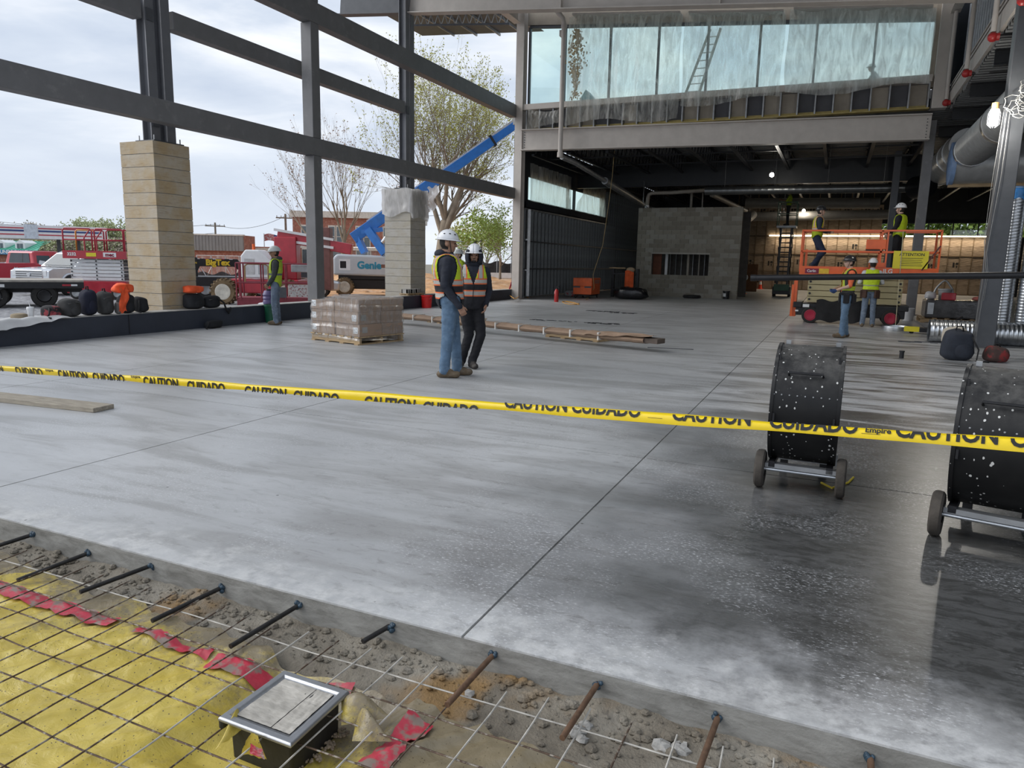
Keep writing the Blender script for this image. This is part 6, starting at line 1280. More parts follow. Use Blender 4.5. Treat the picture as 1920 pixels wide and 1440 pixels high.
# ---- pickups (local +X is forward)
def pickup(o,paint,grille=CHROME,L=5.8,Wd=1.95,lettering=True):
    h=Wd/2; zb=.55
    def side(pts,y0,y1,name,m,bev=.04): return MB().prism([(x,y0,z) for x,z in pts],(0,y1-y0,0)).build(name,m,o,bevel=bev)
    wx=(-1.75,1.75)
    # lower body with wheel cut-outs as profile
    def arch(cx,r=.50,n=9): return [(cx+r*math.cos(a),.42+r*math.sin(a)) for a in np.linspace(PI,0,n)] 
    prof=[(-L/2,.55)]+arch(wx[0])+arch(wx[1])+[(L/2-.05,.55),(L/2,.75),(L/2-.03,1.08),(L/2-.25,1.18),(.95,1.25),(.95,1.28),(-.95,1.30),(-.95,1.36),(-L/2,1.34)]
    side(prof,-h,h,'lower_body',paint,.05)
    MB().bb((-L/2+.08,-h+.1,1.2),(-.98,h-.1,1.345)).build('bed_cavity',BLACK,o)
    # cab
    cab=[(-1.0,1.26),(1.35,1.26),(.55,1.86),(.3,1.93),(-.75,1.93),(-.92,1.86)]
    rings=[]
    MB().prism([(x,-h+.10 if z<1.5 else -h+.22,z) for x,z in cab],(0,0,0)) if False else None
    n=len(cab); q=MB(); vs=[(x,-(h-.03 if z<1.5 else h-.2),z) for x,z in cab]+[(x,(h-.03 if z<1.5 else h-.2),z) for x,z in cab]
    q.add(vs,[tuple(range(n))[::-1],tuple(range(n,2*n))]+[(i,(i+1)%n,n+(i+1)%n,n+i) for i in range(n)]); q.build('cab',paint,o,bevel=.04)
    def sy(z): return h-.03+(z-1.26)/.6*(-.17)
    for s_ in (-1,1):
        for (a,b_,c,d) in (((-.82,1.34),(-.05,1.34),(-.05,1.80),(-.74,1.80)),((.03,1.34),(1.05,1.34),(.5,1.80),(.03,1.80))):
            MB().add([(x,s_*(sy(z)+.006),z) for x,z in (a,b_,c,d)],[(0,1,2,3)]).build('side_window',WGLS,o)
        MB().bar((1.0,s_*(h+.02),1.38),(1.12,s_*(h+.2),1.42),.12,.18).build('mirror',paint,o)
        for cx in wx: MB().tube([(cx+.53*math.cos(a),s_*(h+.005),.42+.53*math.sin(a)) for a in np.linspace(0,PI,14)],.05,6).build('wheel_flare',paint,o,smooth='all')
    MB().add([(-1.0,-.68,1.36),(-1.0,.68,1.36),(-.945,.58,1.82),(-.945,-.58,1.82)],[(0,1,2,3)]).build('rear_window',WGLS,o); MB().add([(-1.006,-.22,1.36),(-1.006,-.19,1.36),(-.951,-.19,1.82),(-.951,-.22,1.82)],[(0,1,2,3)]).build('window_divider',BLACK,o)
    MB().add([(1.33,-.78,1.32),(1.33,.78,1.32),(.66,.66,1.82),(.66,-.66,1.82)],[(0,1,2,3)]).build('windshield',WGLS,o)
    for cx in wx:
        for s_ in (-1,1): wheel(o,(cx,s_*(h-.13),.4),.4,.26,GALVD)
    g_=MB().bb((L/2-.06,-.68,.72),(L/2+.02,.68,1.12)).build('grille',grille,o,bevel=.02)
    for k in range(4): MB().bb((L/2+.015,-.66,.76+k*.09),(L/2+.03,.66,.79+k*.09)).build('grille_bar',BLACK if grille is CHROME else CHROME,g_)
    MB().cyl((L/2+.02,0,.93),(L/2+.05,0,.93),.09,n=16).build('badge',CHROME,g_)
    MB().bb((L/2-.1,-h+.02,.45),(L/2+.08,h-.02,.68)).build('front_bumper',CHROME if grille is CHROME else BLACK,o,bevel=.03); MB().bb((-L/2-.12,-h+.05,.5),(-L/2+.02,h-.05,.68)).build('rear_bumper',CHROME,o,bevel=.03)
    for s_ in (-1,1): MB().bb((L/2-.12,s_*.72-.14,.86),(L/2-.0,s_*.72+.14,1.1)).build('headlamp',WHITE,o,bevel=.02); MB().bb((-L/2-.01,s_*(h-.08)-.08,.85),(-L/2+.05,s_*(h-.08)+.08,1.25)).build('tail_lamp',RED,o,bevel=.01)
    return o
o=out('pickup_truck','red crew-cab pickup parked behind the flatbed trailer','pickup truck',72,36,-math.radians(50)); pickup(o,REDC,BLACK); q=MB(); text(q,'4x4',(-2.0,-.985,1.12),(1,0,0),(0,0,1),.12,.02); q.build('bed_lettering',WHITE,o)
o=out('pickup_truck','silver pickup with chrome grille between the red pickup and the red lift','pickup truck',152,33.6,math.radians(138)); pickup(o,SILV)
# ---- flatbed trailer
o=out('flatbed_trailer','black flatbed trailer with tandem wheels at the left edge','trailer',45,25.2,-R90-.04)
MB().bb((-5,-1.1,.86),(1.75,1.1,.94)).build('deck',mat('worn_deck_boards',(.36,.33,.29),.8,0,.25,4,.3,stretch=(1,8,1)),o)
for s_ in (-1,1): MB().bb((-5,s_*1.1-.05,.66),(1.75,s_*1.1+.05,.87)).build('side_rail',BLACK,o); MB().prism([(-.6,s_*1.1-.12,.66),(-.75,s_*1.1-.12,.55),(-.9,s_*1.1-.12,.66)],(0,.2,0)).build('step_bracket',BLACK,o)
MB().bb((1.1,-1.16,.74),(1.35,-1.15,.8)).build('red_reflector',RED,o); MB().bb((1.36,-1.16,.74),(1.55,-1.15,.8)).build('white_reflector',WHITE,o); MB().bb((-.75,-1.16,.7),(-.55,-1.15,.8)).build('plate',WHITE,o)
for x in (-.85,.55): 
    for s_ in (-1,1): wheel(o,(x,s_*.95,.4),.4,.3,BLACK,hubr=.5)
MB().bb((-5,-.5,.5),(1.7,-.4,.68)).bb((-5,.4,.5),(1.7,.5,.68)).build('frame_beam',BLACK,o)
# ---- red MEC scissor lift
o=out('scissor_lift','red scissor lift with white folded arms beside the tan pillar','scissor lift',190,30,-R90-.38)
MB().bb((-1.15,-.6,.25),(1.15,.6,.75)).build('chassis',RED,o,bevel=.02)
for x in (-.8,.8):
    for s_ in (-1,1): wheel(o,(x,s_*.55,.25),.25,.2,GALVD)
for k in range(6):
    for s_ in (-1,1): MB().bb((-1.0,s_*.42-.05,.78+k*.145),(1.02,s_*.42+.05,.90+k*.145)).build('scissor_arm',WHITE,o,bevel=.006)
    for x in (-.95,0,.97): MB().cyl((x,-.5,.84+k*.145),(x,.5,.84+k*.145),.03,n=8).build('pivot_pin',BLACK,o)
MB().bb((-1.18,-.6,1.66),(1.2,.6,1.72)).build('platform_deck',STEELD,o); 
tb=MB().bb((-1.2,-.62,1.66),(1.22,-.59,1.98)).bb((-1.2,.59,1.66),(1.22,.62,1.98)).bb((1.2,-.62,1.66),(1.23,.62,1.98)).build('side_panel',RED,o)
PINK=mat('faded_red_tube',(.40,.03,.05),.4)
for s_ in (-1,1):
    for x0,x1 in ((-1.15,-.05),(.05,1.15)):
        MB().tube([(x0,s_*.58,1.98),(x0,s_*.58,2.78),(x0+.07,s_*.58,2.86),(x1-.07,s_*.58,2.86),(x1,s_*.58,2.78),(x1,s_*.58,1.98)],.03,6).tube([(x0,s_*.58,2.42),(x1,s_*.58,2.42)],.028,6).build('guard_rail',PINK,o,smooth='all')
    MB().tube([(-.35,s_*.58,1.98),(-.35,s_*.58,2.5),(-.1,s_*.58,2.86)],.028,6).build('brace_rail',PINK,o)
MB().tube([(-.95,.1,1.98),(-.95,.1,2.75),(-.88,.1,2.82),(-.3,.1,2.82),(-.23,.1,2.75),(-.23,.1,1.98)],.028,6).build('gate',mat('amber_tube',(.65,.25,.03),.4),o,smooth='all')
for y0,y1 in ((-.58,-.1),): MB().tube([(1.18,-.55,1.98),(1.18,-.55,2.86),(1.18,.3,2.86),(1.18,.3,1.98)],.03,6).build('end_rail',PINK,o)
MB().bb((1.19,-.05,2.1),(1.23,.6,2.92)).build('control_board',mat('deep_red_panel',(.30,.008,.03),.4),o,bevel=.01); q=MB(); text(q,'mec',(1.236,.28,2.42),(0,1,0),(0,0,1),.2,.03); q.tube([(1.236,.28+.22*math.cos(a),2.42+.13*math.sin(a)) for a in np.linspace(0,2*PI,24)],.01,4); q.build('board_lettering',WHITE,o)
sp=MB().bb((.35,-.63,1.74),(.85,-.622,1.92)).build('maker_plate',WHITE,o); q=MB(); text(q,'mec',(.6,-.634,1.83),(1,0,0),(0,0,1),.2,.05); q.build('maker_lettering',mat('maroon_ink',(.2,.01,.03),.5),sp)
q=MB(); text(q,'3232',(-.85,-.63,1.83),(1,0,0),(0,0,1),.17,.04); q.build('model_lettering',WHITE,o); MB().bb((-.3,-.63,1.75),(.08,-.622,1.9)).build('yellow_sticker',YSGN,o); MB().bb((1.232,-.5,1.75),(1.236,-.1,1.93)).build('yellow_sticker',YSGN,o)
# ---- gooseneck trailer
o=out('gooseneck_trailer','black gooseneck trailer with yellow lettering behind the big muddy wheel','trailer',408,33,-R90+.05)
MB().prism([(-1.15,-.15,1.75),(.85,-.15,1.75),(1.35,-.15,1.15),(1.35,-.15,.9),(1.15,-.15,.9),(1.1,-.15,1.1),(.7,-.15,1.4),(-.75,-.15,1.4),(-1.0,-.15,.9),(-1.15,-.15,.9)],(0,.3,0)).build('neck',BLACK,o,bevel=.02)
MB().bb((-1.2,-.2,.75),(-.85,.2,1.8)).build('coupler_post',BLACK,o); MB().bar((-.7,-.2,1.3),(-.3,-.2,.6),.04).build('brace',GALV,o)
MB().bb((-1.6,-1.1,.55),(1.7,1.1,.95)).build('frame_deck',BLACK,o,bevel=.02)
q=MB(); text(q,'BigTex',(.0,-.156,1.57),(1,0,0),(0,0,1),.36,.05); q.build('maker_lettering',mat('yellow_lettering',(.8,.55,.03),.5),o)
q=MB(); text(q,'22GN',(-1.02,-.205,1.55),(1,0,0),(0,0,1),.12,.02); q.build('model_lettering',MC['yellow_lettering'],o); MB().bb((-1.5,-1.11,.7),(-1.2,-1.1,.75)).build('red_reflector',RED,o)
for k in range(5): MB().bb((-.9+k*.35,-.155,1.72),(-.75+k*.35,-.152,1.75)).build('edge_reflector',RED if k%2 else WHITE,o)
for x in (-1.5,-.6): wheel(o,(x,-.8,.4),.4,.3,GALVD)
# ---- red boom lift with basket in front
MUDT=mat('muddy_tyre',(.16,.11,.06),.95,0,.4,5,.6,14); RIM=mat('cream_rim',(.55,.52,.45),.5)
def bigwheel(o,c,r,w_,ax,rim=RIM):
    wh=wheel(o,c,r,w_,rim,ax,m=MUDT,hubr=.62); a=Vector(ax).normalized(); u=Vector((0,0,1)); s_=a.cross(u); q=MB()
    for k in range(20):
        an=2*PI*k/20; d=u*math.cos(an)+s_*math.sin(an); t_=u*-math.sin(an)+s_*math.cos(an)
        for e in (-1,1): cc=Vector(c)+d*r*1.0+a*(e*w_*.26)+t_*(e*r*.06); q.add([cc+d*x_+a*y_+t_*z_ for x_ in (-.05*r,.07*r) for y_ in (-w_*.26,w_*.26) for z_ in (-.06*r,.06*r)],[(0,1,3,2),(4,6,7,5),(0,4,5,1),(2,3,7,6),(0,2,6,4),(1,5,7,3)])
    q.build('tread_lugs',MUDT,wh); return wh
o=out('boom_lift','red and white boom lift with big muddy wheels, folded red boom','boom lift',490,29,-R90-.35)
MB().bb((-1.1,-.7,.45),(1.7,.7,1.0)).build('chassis',RED,o,bevel=.04)
for x in (-1.15,1.35):
    for s_ in (-1,1): bigwheel(o,(x,s_*.95,.5),.5,.36,(0,1,0))
MB().prism([(-.55,-.75,1.05),(.75,-.75,1.05),(.75,-.75,1.65),(.2,-.75,2.15),(-.35,-.75,2.15),(-.55,-.75,1.9)],(0,.8,0)).build('engine_cowl',WHITE,o,bevel=.05); MB().cyl((-.15,-.35,2.15),(-.15,-.35,2.38),.06,n=10).build('beacon',ORANGE,o)
MB().bb((-.4,-.76,1.2),(-.0,-.755,1.8)).build('cowl_sticker',mat('pale_print',(.5,.5,.5),.5),o); MB().bb((.15,-.76,1.2),(.6,-.755,1.65)).build('cowl_grille',GALVD,o)
MB().bb((.5,.1,1.0),(1.4,.7,2.7)).build('turret',RED,o,bevel=.04)
MB().bar((.6,.4,2.75),(3.6,.4,2.25),.34,.42).build('main_boom',RED,o,bevel=.02); MB().bar((.5,.2,2.98),(2.9,.2,2.62),.08,.1).bar((.5,.2,2.6),(2.9,.2,2.3),.08,.1).build('boom_link',WHITE,o)
MB().bb((2.2,.2,.6),(2.75,.7,3.1)).build('upright_arm',mat('dusty_maroon',(.17,.07,.06),.5),o,bevel=.02); MB().bar((2.1,.45,2.9),(2.05,.45,2.2),.2).build('knuckle',BLACK,o)
o=out('boom_basket','maroon railed work basket of the red boom lift, resting by the knee wall','basket',520,26.6,-R90-.06)
MAR=mat('maroon_tube',(.22,.03,.045),.45)
MB().bb((-1.4,-.5,.1),(1.2,.5,.42)).build('floor_pan',MAR,o,bevel=.01)
for y in (-.5,.5):
    for z_ in (.95,1.65): MB().tube([(-1.4,y,z_),(1.2,y,z_)],.03,6).build('guard_rail',MAR,o)
    for x in (-1.4,-1.25,-.55,.3,1.2): MB().tube([(x,y,.35),(x,y,1.65)],.03,6).build('rail_post',MAR,o)
for x in (-1.4,1.2): MB().tube([(x,-.5,1.65),(x,.5,1.65)],.03,6).build('guard_rail',MAR,o)
MB().tube([(-1.1,-.45,.95),(-1.1,-.45,1.55),(-1.0,-.45,1.62),(-.4,-.45,1.62),(-.3,-.45,1.55),(-.3,-.45,.95)],.03,6).build('gate',mat('tan_tube',(.4,.25,.12),.5),o)
MB().bb((.5,-.35,1.35),(1.15,.0,1.62)).build('control_console',GALVD,o,bevel=.02); MB().bb((.4,-.52,.45),(1.1,-.5,.9)).build('notice_panel',mat('notice_white',(.5,.5,.5),.6,col2=(.25,.05,.05),scale=9),o); MB().bb((.05,-.53,.42),(.32,-.5,.8)).build('dark_box',STEELD,o)
bag('tarp_heap','crumpled white tarp heap beside the boom basket',G0(500,25.2),(.9,.5,.3),mat('white_tarp',(.55,.56,.6),.5,0,.1,5,.6,8),0,(),41,.8,cat='tarp')
# ---- blue and grey boom lift
o=out('boom_lift','grey and blue telescopic boom lift behind the pale pillar','boom lift',683,37.5,-R90)
GREYP=mat('light_grey_cowl',(.50,.53,.56),.4,0,.05,3,.02); 
MB().prism([(-1.55,-.9,1.05),(1.6,-.9,1.0),(1.75,-.9,1.7),(1.4,-.9,2.05),(-1.35,-.9,2.1),(-1.55,-.9,1.9)],(0,1.8,0)).build('engine_cowl',GREYP,o,bevel=.1)
MB().bb((-1.3,-.8,.85),(1.7,.8,1.06)).build('turntable',BLACK,o); MB().bb((-.7,-.75,.35),(1.6,.75,.85)).build('chassis',BLACK,o,bevel=.04)
for x in (-1.0,1.6):
    for s_ in (-1,1): bigwheel(o,(x,s_*.95,.46),.46,.36,(0,1,0))
q=MB(); text(q,'Genie',(.25,-.905,1.55),(1,0,0),(0,0,1),.5,.05); q.build('maker_lettering',mat('teal_lettering',(.03,.25,.38),.5),o); MB().bb((.85,-.906,1.45),(1.3,-.902,1.62)).build('model_plate',mat('brown_plate',(.2,.09,.06),.5),o)
MB().bb((-1.25,-.905,1.3),(-.7,-.9,1.85)).build('cowl_panel',WHITE,o); MB().bb((-1.2,-.908,1.4),(-.9,-.905,1.75)).build('dark_pictogram',BLACK,o); MB().bb((1.1,-.76,.5),(1.3,-.752,.7)).build('red_sticker',RED,o)
inv=lambda p:(o.matrix_basis.inverted()@Vector(p))
bpy.context.view_layer.update()
Mw=Matrix.Translation(o.location)@Matrix.Rotation(o.rotation_euler.z,4,'Z'); inv=lambda p:Mw.inverted()@Vector(p)
a_,b_=inv(P(662,447,37.0)),inv(P(985,222,37.0)); d_=(b_-a_)
MB().bar(a_,a_+d_*.5,.42,.56).build('base_boom',BLUE,o,bevel=.03); MB().bar(a_+d_*.48,a_+d_*.82,.34,.46).build('mid_boom',BLUE,o,bevel=.02); MB().bar(a_+d_*.80,b_,.28,.38).build('tip_boom',BLUE,o,bevel=.02)
upv=Vector((-d_.z,0,d_.x)).normalized(); MB().bar(a_+d_*.1+upv*.3,b_+upv*.24,.16,.1).build('cable_track',mat('pale_track',(.5,.48,.46),.5),o)
for k in (.49,.81): c=a_+d_*k; MB().bar(c-upv*.3,c+upv*.32,.4,.12).build('boom_collar',BLACK,o)
MB().bar(inv(P(668,440,37)),inv(P(684,474,37)),.3,.3).build('riser_arm',BLUE,o); MB().bar(inv(P(690,430,36.8)),inv(P(722,475,36.8)),.28,.4).build('riser_arm',BLUE,o); MB().bar(inv(P(672,436,36.9)),inv(P(718,430,36.9)),.22,.22).build('riser_link',BLUE,o)
MB().cyl(inv(P(716,455,36.7)),inv(P(730,437,36.7)),.09,n=10).build('lift_cylinder',GALV,o)
# ---- plastic round the pale pillar head
def wf2(u,v):
    a=u*4; s_=int(a)%4; f_=a-int(a); hx,hy=.52,.50; PP=[(-hx,-hy),(hx,-hy),(hx,hy),(-hx,hy),(-hx,-hy)]; x_=PP[s_][0]+(PP[s_+1][0]-PP[s_][0])*f_; y_=PP[s_][1]+(PP[s_+1][1]-PP[s_][1])*f_
    k=1+.03*mn.noise((u*25,v*4,1))+.05*v*v*abs(math.sin(u*22)); drop=.75+.25*mn.noise((u*7,0,3))+(.12 if .25<u<.5 else 0)
    return (x_*k,y_*k,.545-drop*v+.02*math.sin(u*40))
q=MB().grid(wf2,90,16)
o=q.build('plastic_wrap',sheetmat('white_wrap_film',(.88,.87,.88),.82,.1,spread=8),smooth='all',fix=False,label='white plastic wrapped and tied round the head of the pale pillar',cat='plastic sheet'); o.location=(-12.395,19.54,3.02)
q=MB(); q.grid(lambda u,v:(.05*math.sin(v*9)+.1*u,.06+.45*u*(1-.3*v)+.05*math.sin(v*7),-.72*v+.1*u+.04*math.sin(u*9+v*5)),12,16); o=q.build('plastic_tail',MC['white_wrap_film'],smooth='all',fix=False,label='loose white plastic tail hanging at the right of the pale pillar head',cat='plastic sheet'); o.location=(-11.86,19.9,3.66)
# concrete blocks beside the pale pillar
pal=pallet('weathered pallet on the knee wall in front of the pale pillar',(-11.73,18.85,.386),R90,.9,.32,.06)
for k in range(3):
    o=thing('concrete_block',['hollow concrete block, left one on the small pallet','hollow concrete block, middle one on the small pallet','hollow concrete block, right one on the small pallet'][k],'concrete block',(-11.73,18.55+k*.27,.448)); 
    for y in (-.11,0,.11): MB().box((0,y,.06),(.19,.03,.12)).build('web',CAP,o)
    for x_ in (-.08,.08): MB().box((x_,0,.06),(.03,.25,.12)).build('face_shell',CAP,o)
# ---- dirt bank, fences
q=MB(); pa,pb=G0(600,44),G0(985,44); 
q.grid(lambda u,v:(lambda p:(p.x,p.y,OZ+1.15*math.sin(min(1,v*1.3)*PI/2)*(.75+.25*mn.noise((u*6,v*3,1)))*min(1,u*5+.2)+.07*mn.noise((u*40,v*12,2))))(pa.lerp(pb,u)+(pa-Vector((0,0,OZ))).normalized()*(v*19-3)+Vector((0,0,0))),70,26)
q.build('dirt_bank',mat('orange_clay',(.50,.27,.12),.95,0,.35,1.2,.9,4,col2=(.62,.42,.27),thr=(.45,.7)),smooth='all',fix=False,label='bank of orange clay beyond the low wall',cat='dirt')
SCR=cloth('black_silt_screen',(.05,.053,.06)); MESHF=sheetmat('chain_link_haze',(.55,.56,.57),.14,.0)
def fence(x0,x1,D0,D1,zb,label,n=5,screen=True,rail=GALV):
    p0,p1=G0(x0,D0),G0(x1,D1); o=thing('chain_link_fence',label,'fence',(p0.x,p0.y,zb)); d=p1-p0; d.z=0
    for i in range(n+1): c=d*(i/n); MB().cyl(c,c+Vector((0,0,1.9)),.03,n=6).build('post',rail,o)
    MB().cyl(Vector((0,0,1.88)),d+Vector((0,0,1.88)),.025,n=6).build('top_rail',rail,o)
    for i in range(n):
        a,b2=d*(i/n),d*((i+1)/n); MB().add([a+Vector((0,0,.1)),b2+Vector((0,0,.1)),b2+Vector((0,0,1.85)),a+Vector((0,0,1.85))],[(0,1,2,3)]).build('mesh_panel',MESHF,o)
        if i%2==0: MB().cyl(a+Vector((0,0,1.2)),(a+b2)/2+Vector((0,0,.3)),.02,n=5).cyl(b2+Vector((0,0,1.2)),(a+b2)/2+Vector((0,0,.3)),.02,n=5).build('brace',rail,o)
    if screen:
        q=MB(); nrm=Vector((d.y,-d.x,0)).normalized(); q.grid(lambda u,v:d*u+nrm*.06+Vector((0,0,.02+(.75+.1*math.sin(u*23))*v))+nrm*(.06*math.sin(u*30)),50,5); q.build('silt_screen',SCR,o,smooth='all',fix=False)
    return o
fence(852,985,52,52,.62,'chain-link fence with black screen right of the two men',5)
fence(590,760,56,54,.4,'chain-link fence beyond the grey boom lift',5)
fence(370,500,46,48,-.45,'chain-link fence behind the gooseneck trailer',5)
q=MB(); pa=G0(625,42); pb=G0(725,41); q.grid(lambda u,v:pa.lerp(pb,u)+Vector((.5*v,0,.35+.25*math.sin(v*PI)*(1+.4*math.sin(u*19))+.25*u)),40,8); q.build('safety_netting',mat('orange_netting',(.85,.22,.05),.7,0,.2,8,.6,10),smooth='all',fix=False,label='crumpled orange safety netting behind the grey boom lift',cat='netting')
for i in range(3): p=P(945+i*5,530,30); MB().bar((p.x,p.y,OZ),(p.x+.5,p.y+.4,1.6),.05).build('marker_stake',RED if i!=1 else BLACK,label=['left red marker stake leaning at the corner column','black marker stake between the two red stakes','right red marker stake leaning at the corner column'][i],cat='stake')
# ---- buildings
BRK=mat('red_brick_far',(.30,.12,.085),.9,0,.2,3,.3,20,col2=(.40,.22,.17),thr=(.5,.65)); LST=mat('limestone_trim',(.55,.52,.47),.8)
def onp(x,y,D): return P(x,y,D)
def house(name,label,cat,x0,x1,ytop,D,depth,m,cornice=None,zb=OZ):
    p0,p1=P(x0,500,D),P(x1,500,D); o=thing(name,label,cat,(p0.x,p0.y,zb)); d=(p1-p0); d.z=0; L=d.length; o.rotation_euler=(0,0,math.atan2(d.y,d.x)); h=P(x0,ytop,D).z-zb
    MB().bb((0,0,0),(L,depth,h)).build('wall',m,o)
    if cornice: MB().bb((-.2,-.2,h-.6),(L+.2,depth+.2,h)).build('cornice',cornice,o)
    return o,L,h
o,L,h=house('brick_building','two-storey red brick building with paired white-trimmed windows behind the trees','building',551,770,396,70,12,BRK,LST)
wg=mat('far_window_glass',(.10,.13,.15),.15)
for k in range(9):
    xx=.9+k*1.32
    if k%2==0:
        for j in (0,1):
            f_=MB().bb((xx-.1+j*.75,-.1,h*.46),(xx+.6+j*.75,-.02,h*.46+2.1)).build('window',LST,o); MB().bb((xx+j*.75,-.12,h*.46+.12),(xx+.5+j*.75,-.1,h*.46+1.95)).build('pane',wg,f_); MB().bb((xx+j*.75,-.13,h*.46+1.0),(xx+.5+j*.75,-.12,h*.46+1.06)).build('sash_bar',LST,f_)
        f_=MB().bb((xx-.1,-.1,1.2),(xx+1.4,-.02,3.0)).build('window',LST,o); MB().bb((xx,-.12,1.3),(xx+1.3,-.1,2.9)).build('pane',wg,f_)
MB().bb((-.1,-.15,h*.42),(L+.1,-.0,h*.42+.35)).build('belt_course',LST,o)
o,L,h=house('brick_shop','low brick shop with pale awning left of the brick building','building',458,549,462,66,3,BRK); MB().bb((0,-.1,h-.5),(L,0,h-.1)).build('fascia',LST,o); 
q=MB(); 
for k in range(4): MB().bb((.5+k*1.1,-.06,.9),(1.3+k*1.1,-.01,h-.8)).build('window',wg,o)
RIBM=mat('grey_ribbed_cladding',(.22,.215,.21),.6,.2,.08,2,.05)
o,L,h=house('metal_shed','grey ribbed metal building above the gooseneck trailer','building',340,457,439,62,3,BRK)
hb=h-(P(400,470,62).z-OZ); MB().bb((-.1,-.25,h-hb),(L+.1,0,h)).build('metal_fascia',RIBM,o); MB().bb((-.15,-.3,h-.06),(L+.15,.2,h+.05)).build('roof_edge',LST,o)
for k in range(int(L/.28)): MB().bb((k*.28,-.29,h-hb),(k*.28+.05,-.25,h-.06)).build('rib',RIBM,o)
# fuel canopy
p0,p1=P(-20,500,58),P(205,500,62); o=thing('fuel_canopy','white filling-station canopy with red and blue stripes at the left','canopy',(p0.x,p0.y,OZ)); d=(p1-p0); d.z=0; L=d.length; o.rotation_euler=(0,0,math.atan2(d.y,d.x)); zt=P(40,425,59).z-OZ; 
MB().bb((0,0,zt-.95),(L,6,zt+.15)).build('fascia',WHITE,o); BL=mat('stripe_blue',(.03,.06,.2),.5); RS=mat('stripe_red',(.45,.04,.06),.5)
for (a,b2) in ((.2,2.55),(3.55,L-.4)):
    for z_,hh_,m_ in ((zt-.16,.09,RS),(zt-.4,.14,BL),(zt-.68,.09,RS)): MB().bb((a,-.02,z_),(b2,-.005,z_+hh_)).build('stripe',m_,o)
MB().bb((2.6,-.06,zt-.95),(3.5,0,zt+.2)).build('sign_panel',mat('canopy_sign',(.55,.6,.66),.5),o)
for x_ in (4.65,6.1): MB().bb((x_,2,0),(x_+.28,2.3,zt-.95)).build('column',STEELD,o)
o,L,h=house('green_roof_shop','brick shop with green metal roof and two white dormers','building',-25,66,468,74,8,BRK); GRNR=mat('green_metal_roof',(.05,.34,.22),.5,.1,.1,3,.05)
zt=P(30,451,74).z-OZ; MB().prism([(-.3,-.4,h),(L+.6,-.4,h),(L-.8,3,zt),(-.3,3,zt)],(0,.1,0)).build('roof_slope',GRNR,o)
for k in range(14): MB().bar((k*.38,-.42,h),(k*.38,2.95,zt+.02),.05,.05).build('roof_rib',GRNR,o)
for x_ in (1.45,3.5):
    dm_=MB().prism([(x_-.5,.2,h+.15),(x_+.5,.2,h+.15),(x_+.5,.2,h+.75),(x_,.2,h+1.05),(x_-.5,.2,h+.75)],(0,2,0)).build('dormer',WHITE,o); MB().bb((x_-.3,.17,h+.2),(x_-.03,.2,h+.68)).bb((x_+.03,.17,h+.2),(x_+.3,.2,h+.68)).build('dormer_pane',wg,dm_)
sb=MB().bb((.2,-.5,h-.45),(L,-.42,h+.02)).build('sign_board',mat('blue_sign',(.03,.2,.38),.5),o); q=MB(); text(q,'LAUNDROMAT',(3.0,-.51,h-.2),(1,0,0),(0,0,1),.5,.03); q.build('sign_lettering',WHITE,sb)
# poles, wires, flag, lamp post
PW=mat('weathered_pole',(.20,.165,.13),.9)
def upole(label,x,ytop,D,arm=1.1):
    p=G0(x,D); h=P(x,ytop,D).z-OZ; o=thing('utility_pole',label,'pole',p,vdir(x)-R90); MB().cyl((0,0,0),(0,0,h),.14,.10,8).build('pole',PW,o); MB().bar((-arm,0,h-.4),(arm,0,h-.4),.1,.12).build('crossarm',PW,o)
    for k in (-1,-.5,.5,1): MB().cyl((k*arm*.9,0,h-.35),(k*arm*.9,0,h-.18),.04,n=6).build('insulator',GALVD,o)
    return o,p+Vector((0,0,h-.2))
_,w1_=upole('thin utility pole above the metal shed',407,418,85); _,w2_=upole('utility pole left of the brick building',538,402,72,.9); _,w3_=upole('far utility pole left of the tan pillar, mostly hidden',-60,405,80)
for i,(a,b2) in enumerate(((w3_,w1_),(w1_,w2_),(w3_+Vector((0,0,-1)),w1_+Vector((0,0,-1))),(w2_,P(1000,380,80)))): MB().tube(sag(a,b2,.8,14),.02,4).build('power_line',BLACK,label=['upper power line left of the tan pillar','power line between the two utility poles','lower power line left of the tan pillar','power line running right behind the trees'][i],cat='wire')
p=G0(497,76); o=thing('flag_pole','small flag flying on a pole above the brick shop','flag',p,vdir(497)-R90); hz=P(497,438,76).z-OZ; MB().cyl((0,0,0),(0,0,hz),.05,n=6).build('pole',GALV,o); MB().grid(lambda u,v:(.05+1.5*u,.1*math.sin(u*7),hz-.1-.7*v+.1*math.sin(u*5)),12,6).build('flag_cloth',mat('flag_stripes',(.4,.12,.12),.8,col2=(.5,.5,.52),scale=4),o,fix=False); MB().grid(lambda u,v:(1.0+.6*u,.1*math.sin((.63+u*.4)*7)-.02,hz-.08-.45*v+.1*math.sin((.63+.4*u)*5)),6,4).build('flag_canton',BL,o,fix=False)
p=G0(902,56); o=thing('lamp_post','thin black lamp post right of the big tree','lamp post',p,vdir(902)-R90); h=P(902,447,56).z-OZ; MB().cyl((0,0,0),(0,0,h),.06,n=8).build('post',BLACK,o); MB().bar((0,0,h-.2),(-.5,0,h-.25),.05).build('arm',BLACK,o); MB().cyl((-.5,0,h-.3),(-.5,0,h-.75),.1,.16,8).build('lantern',BLACK,o)
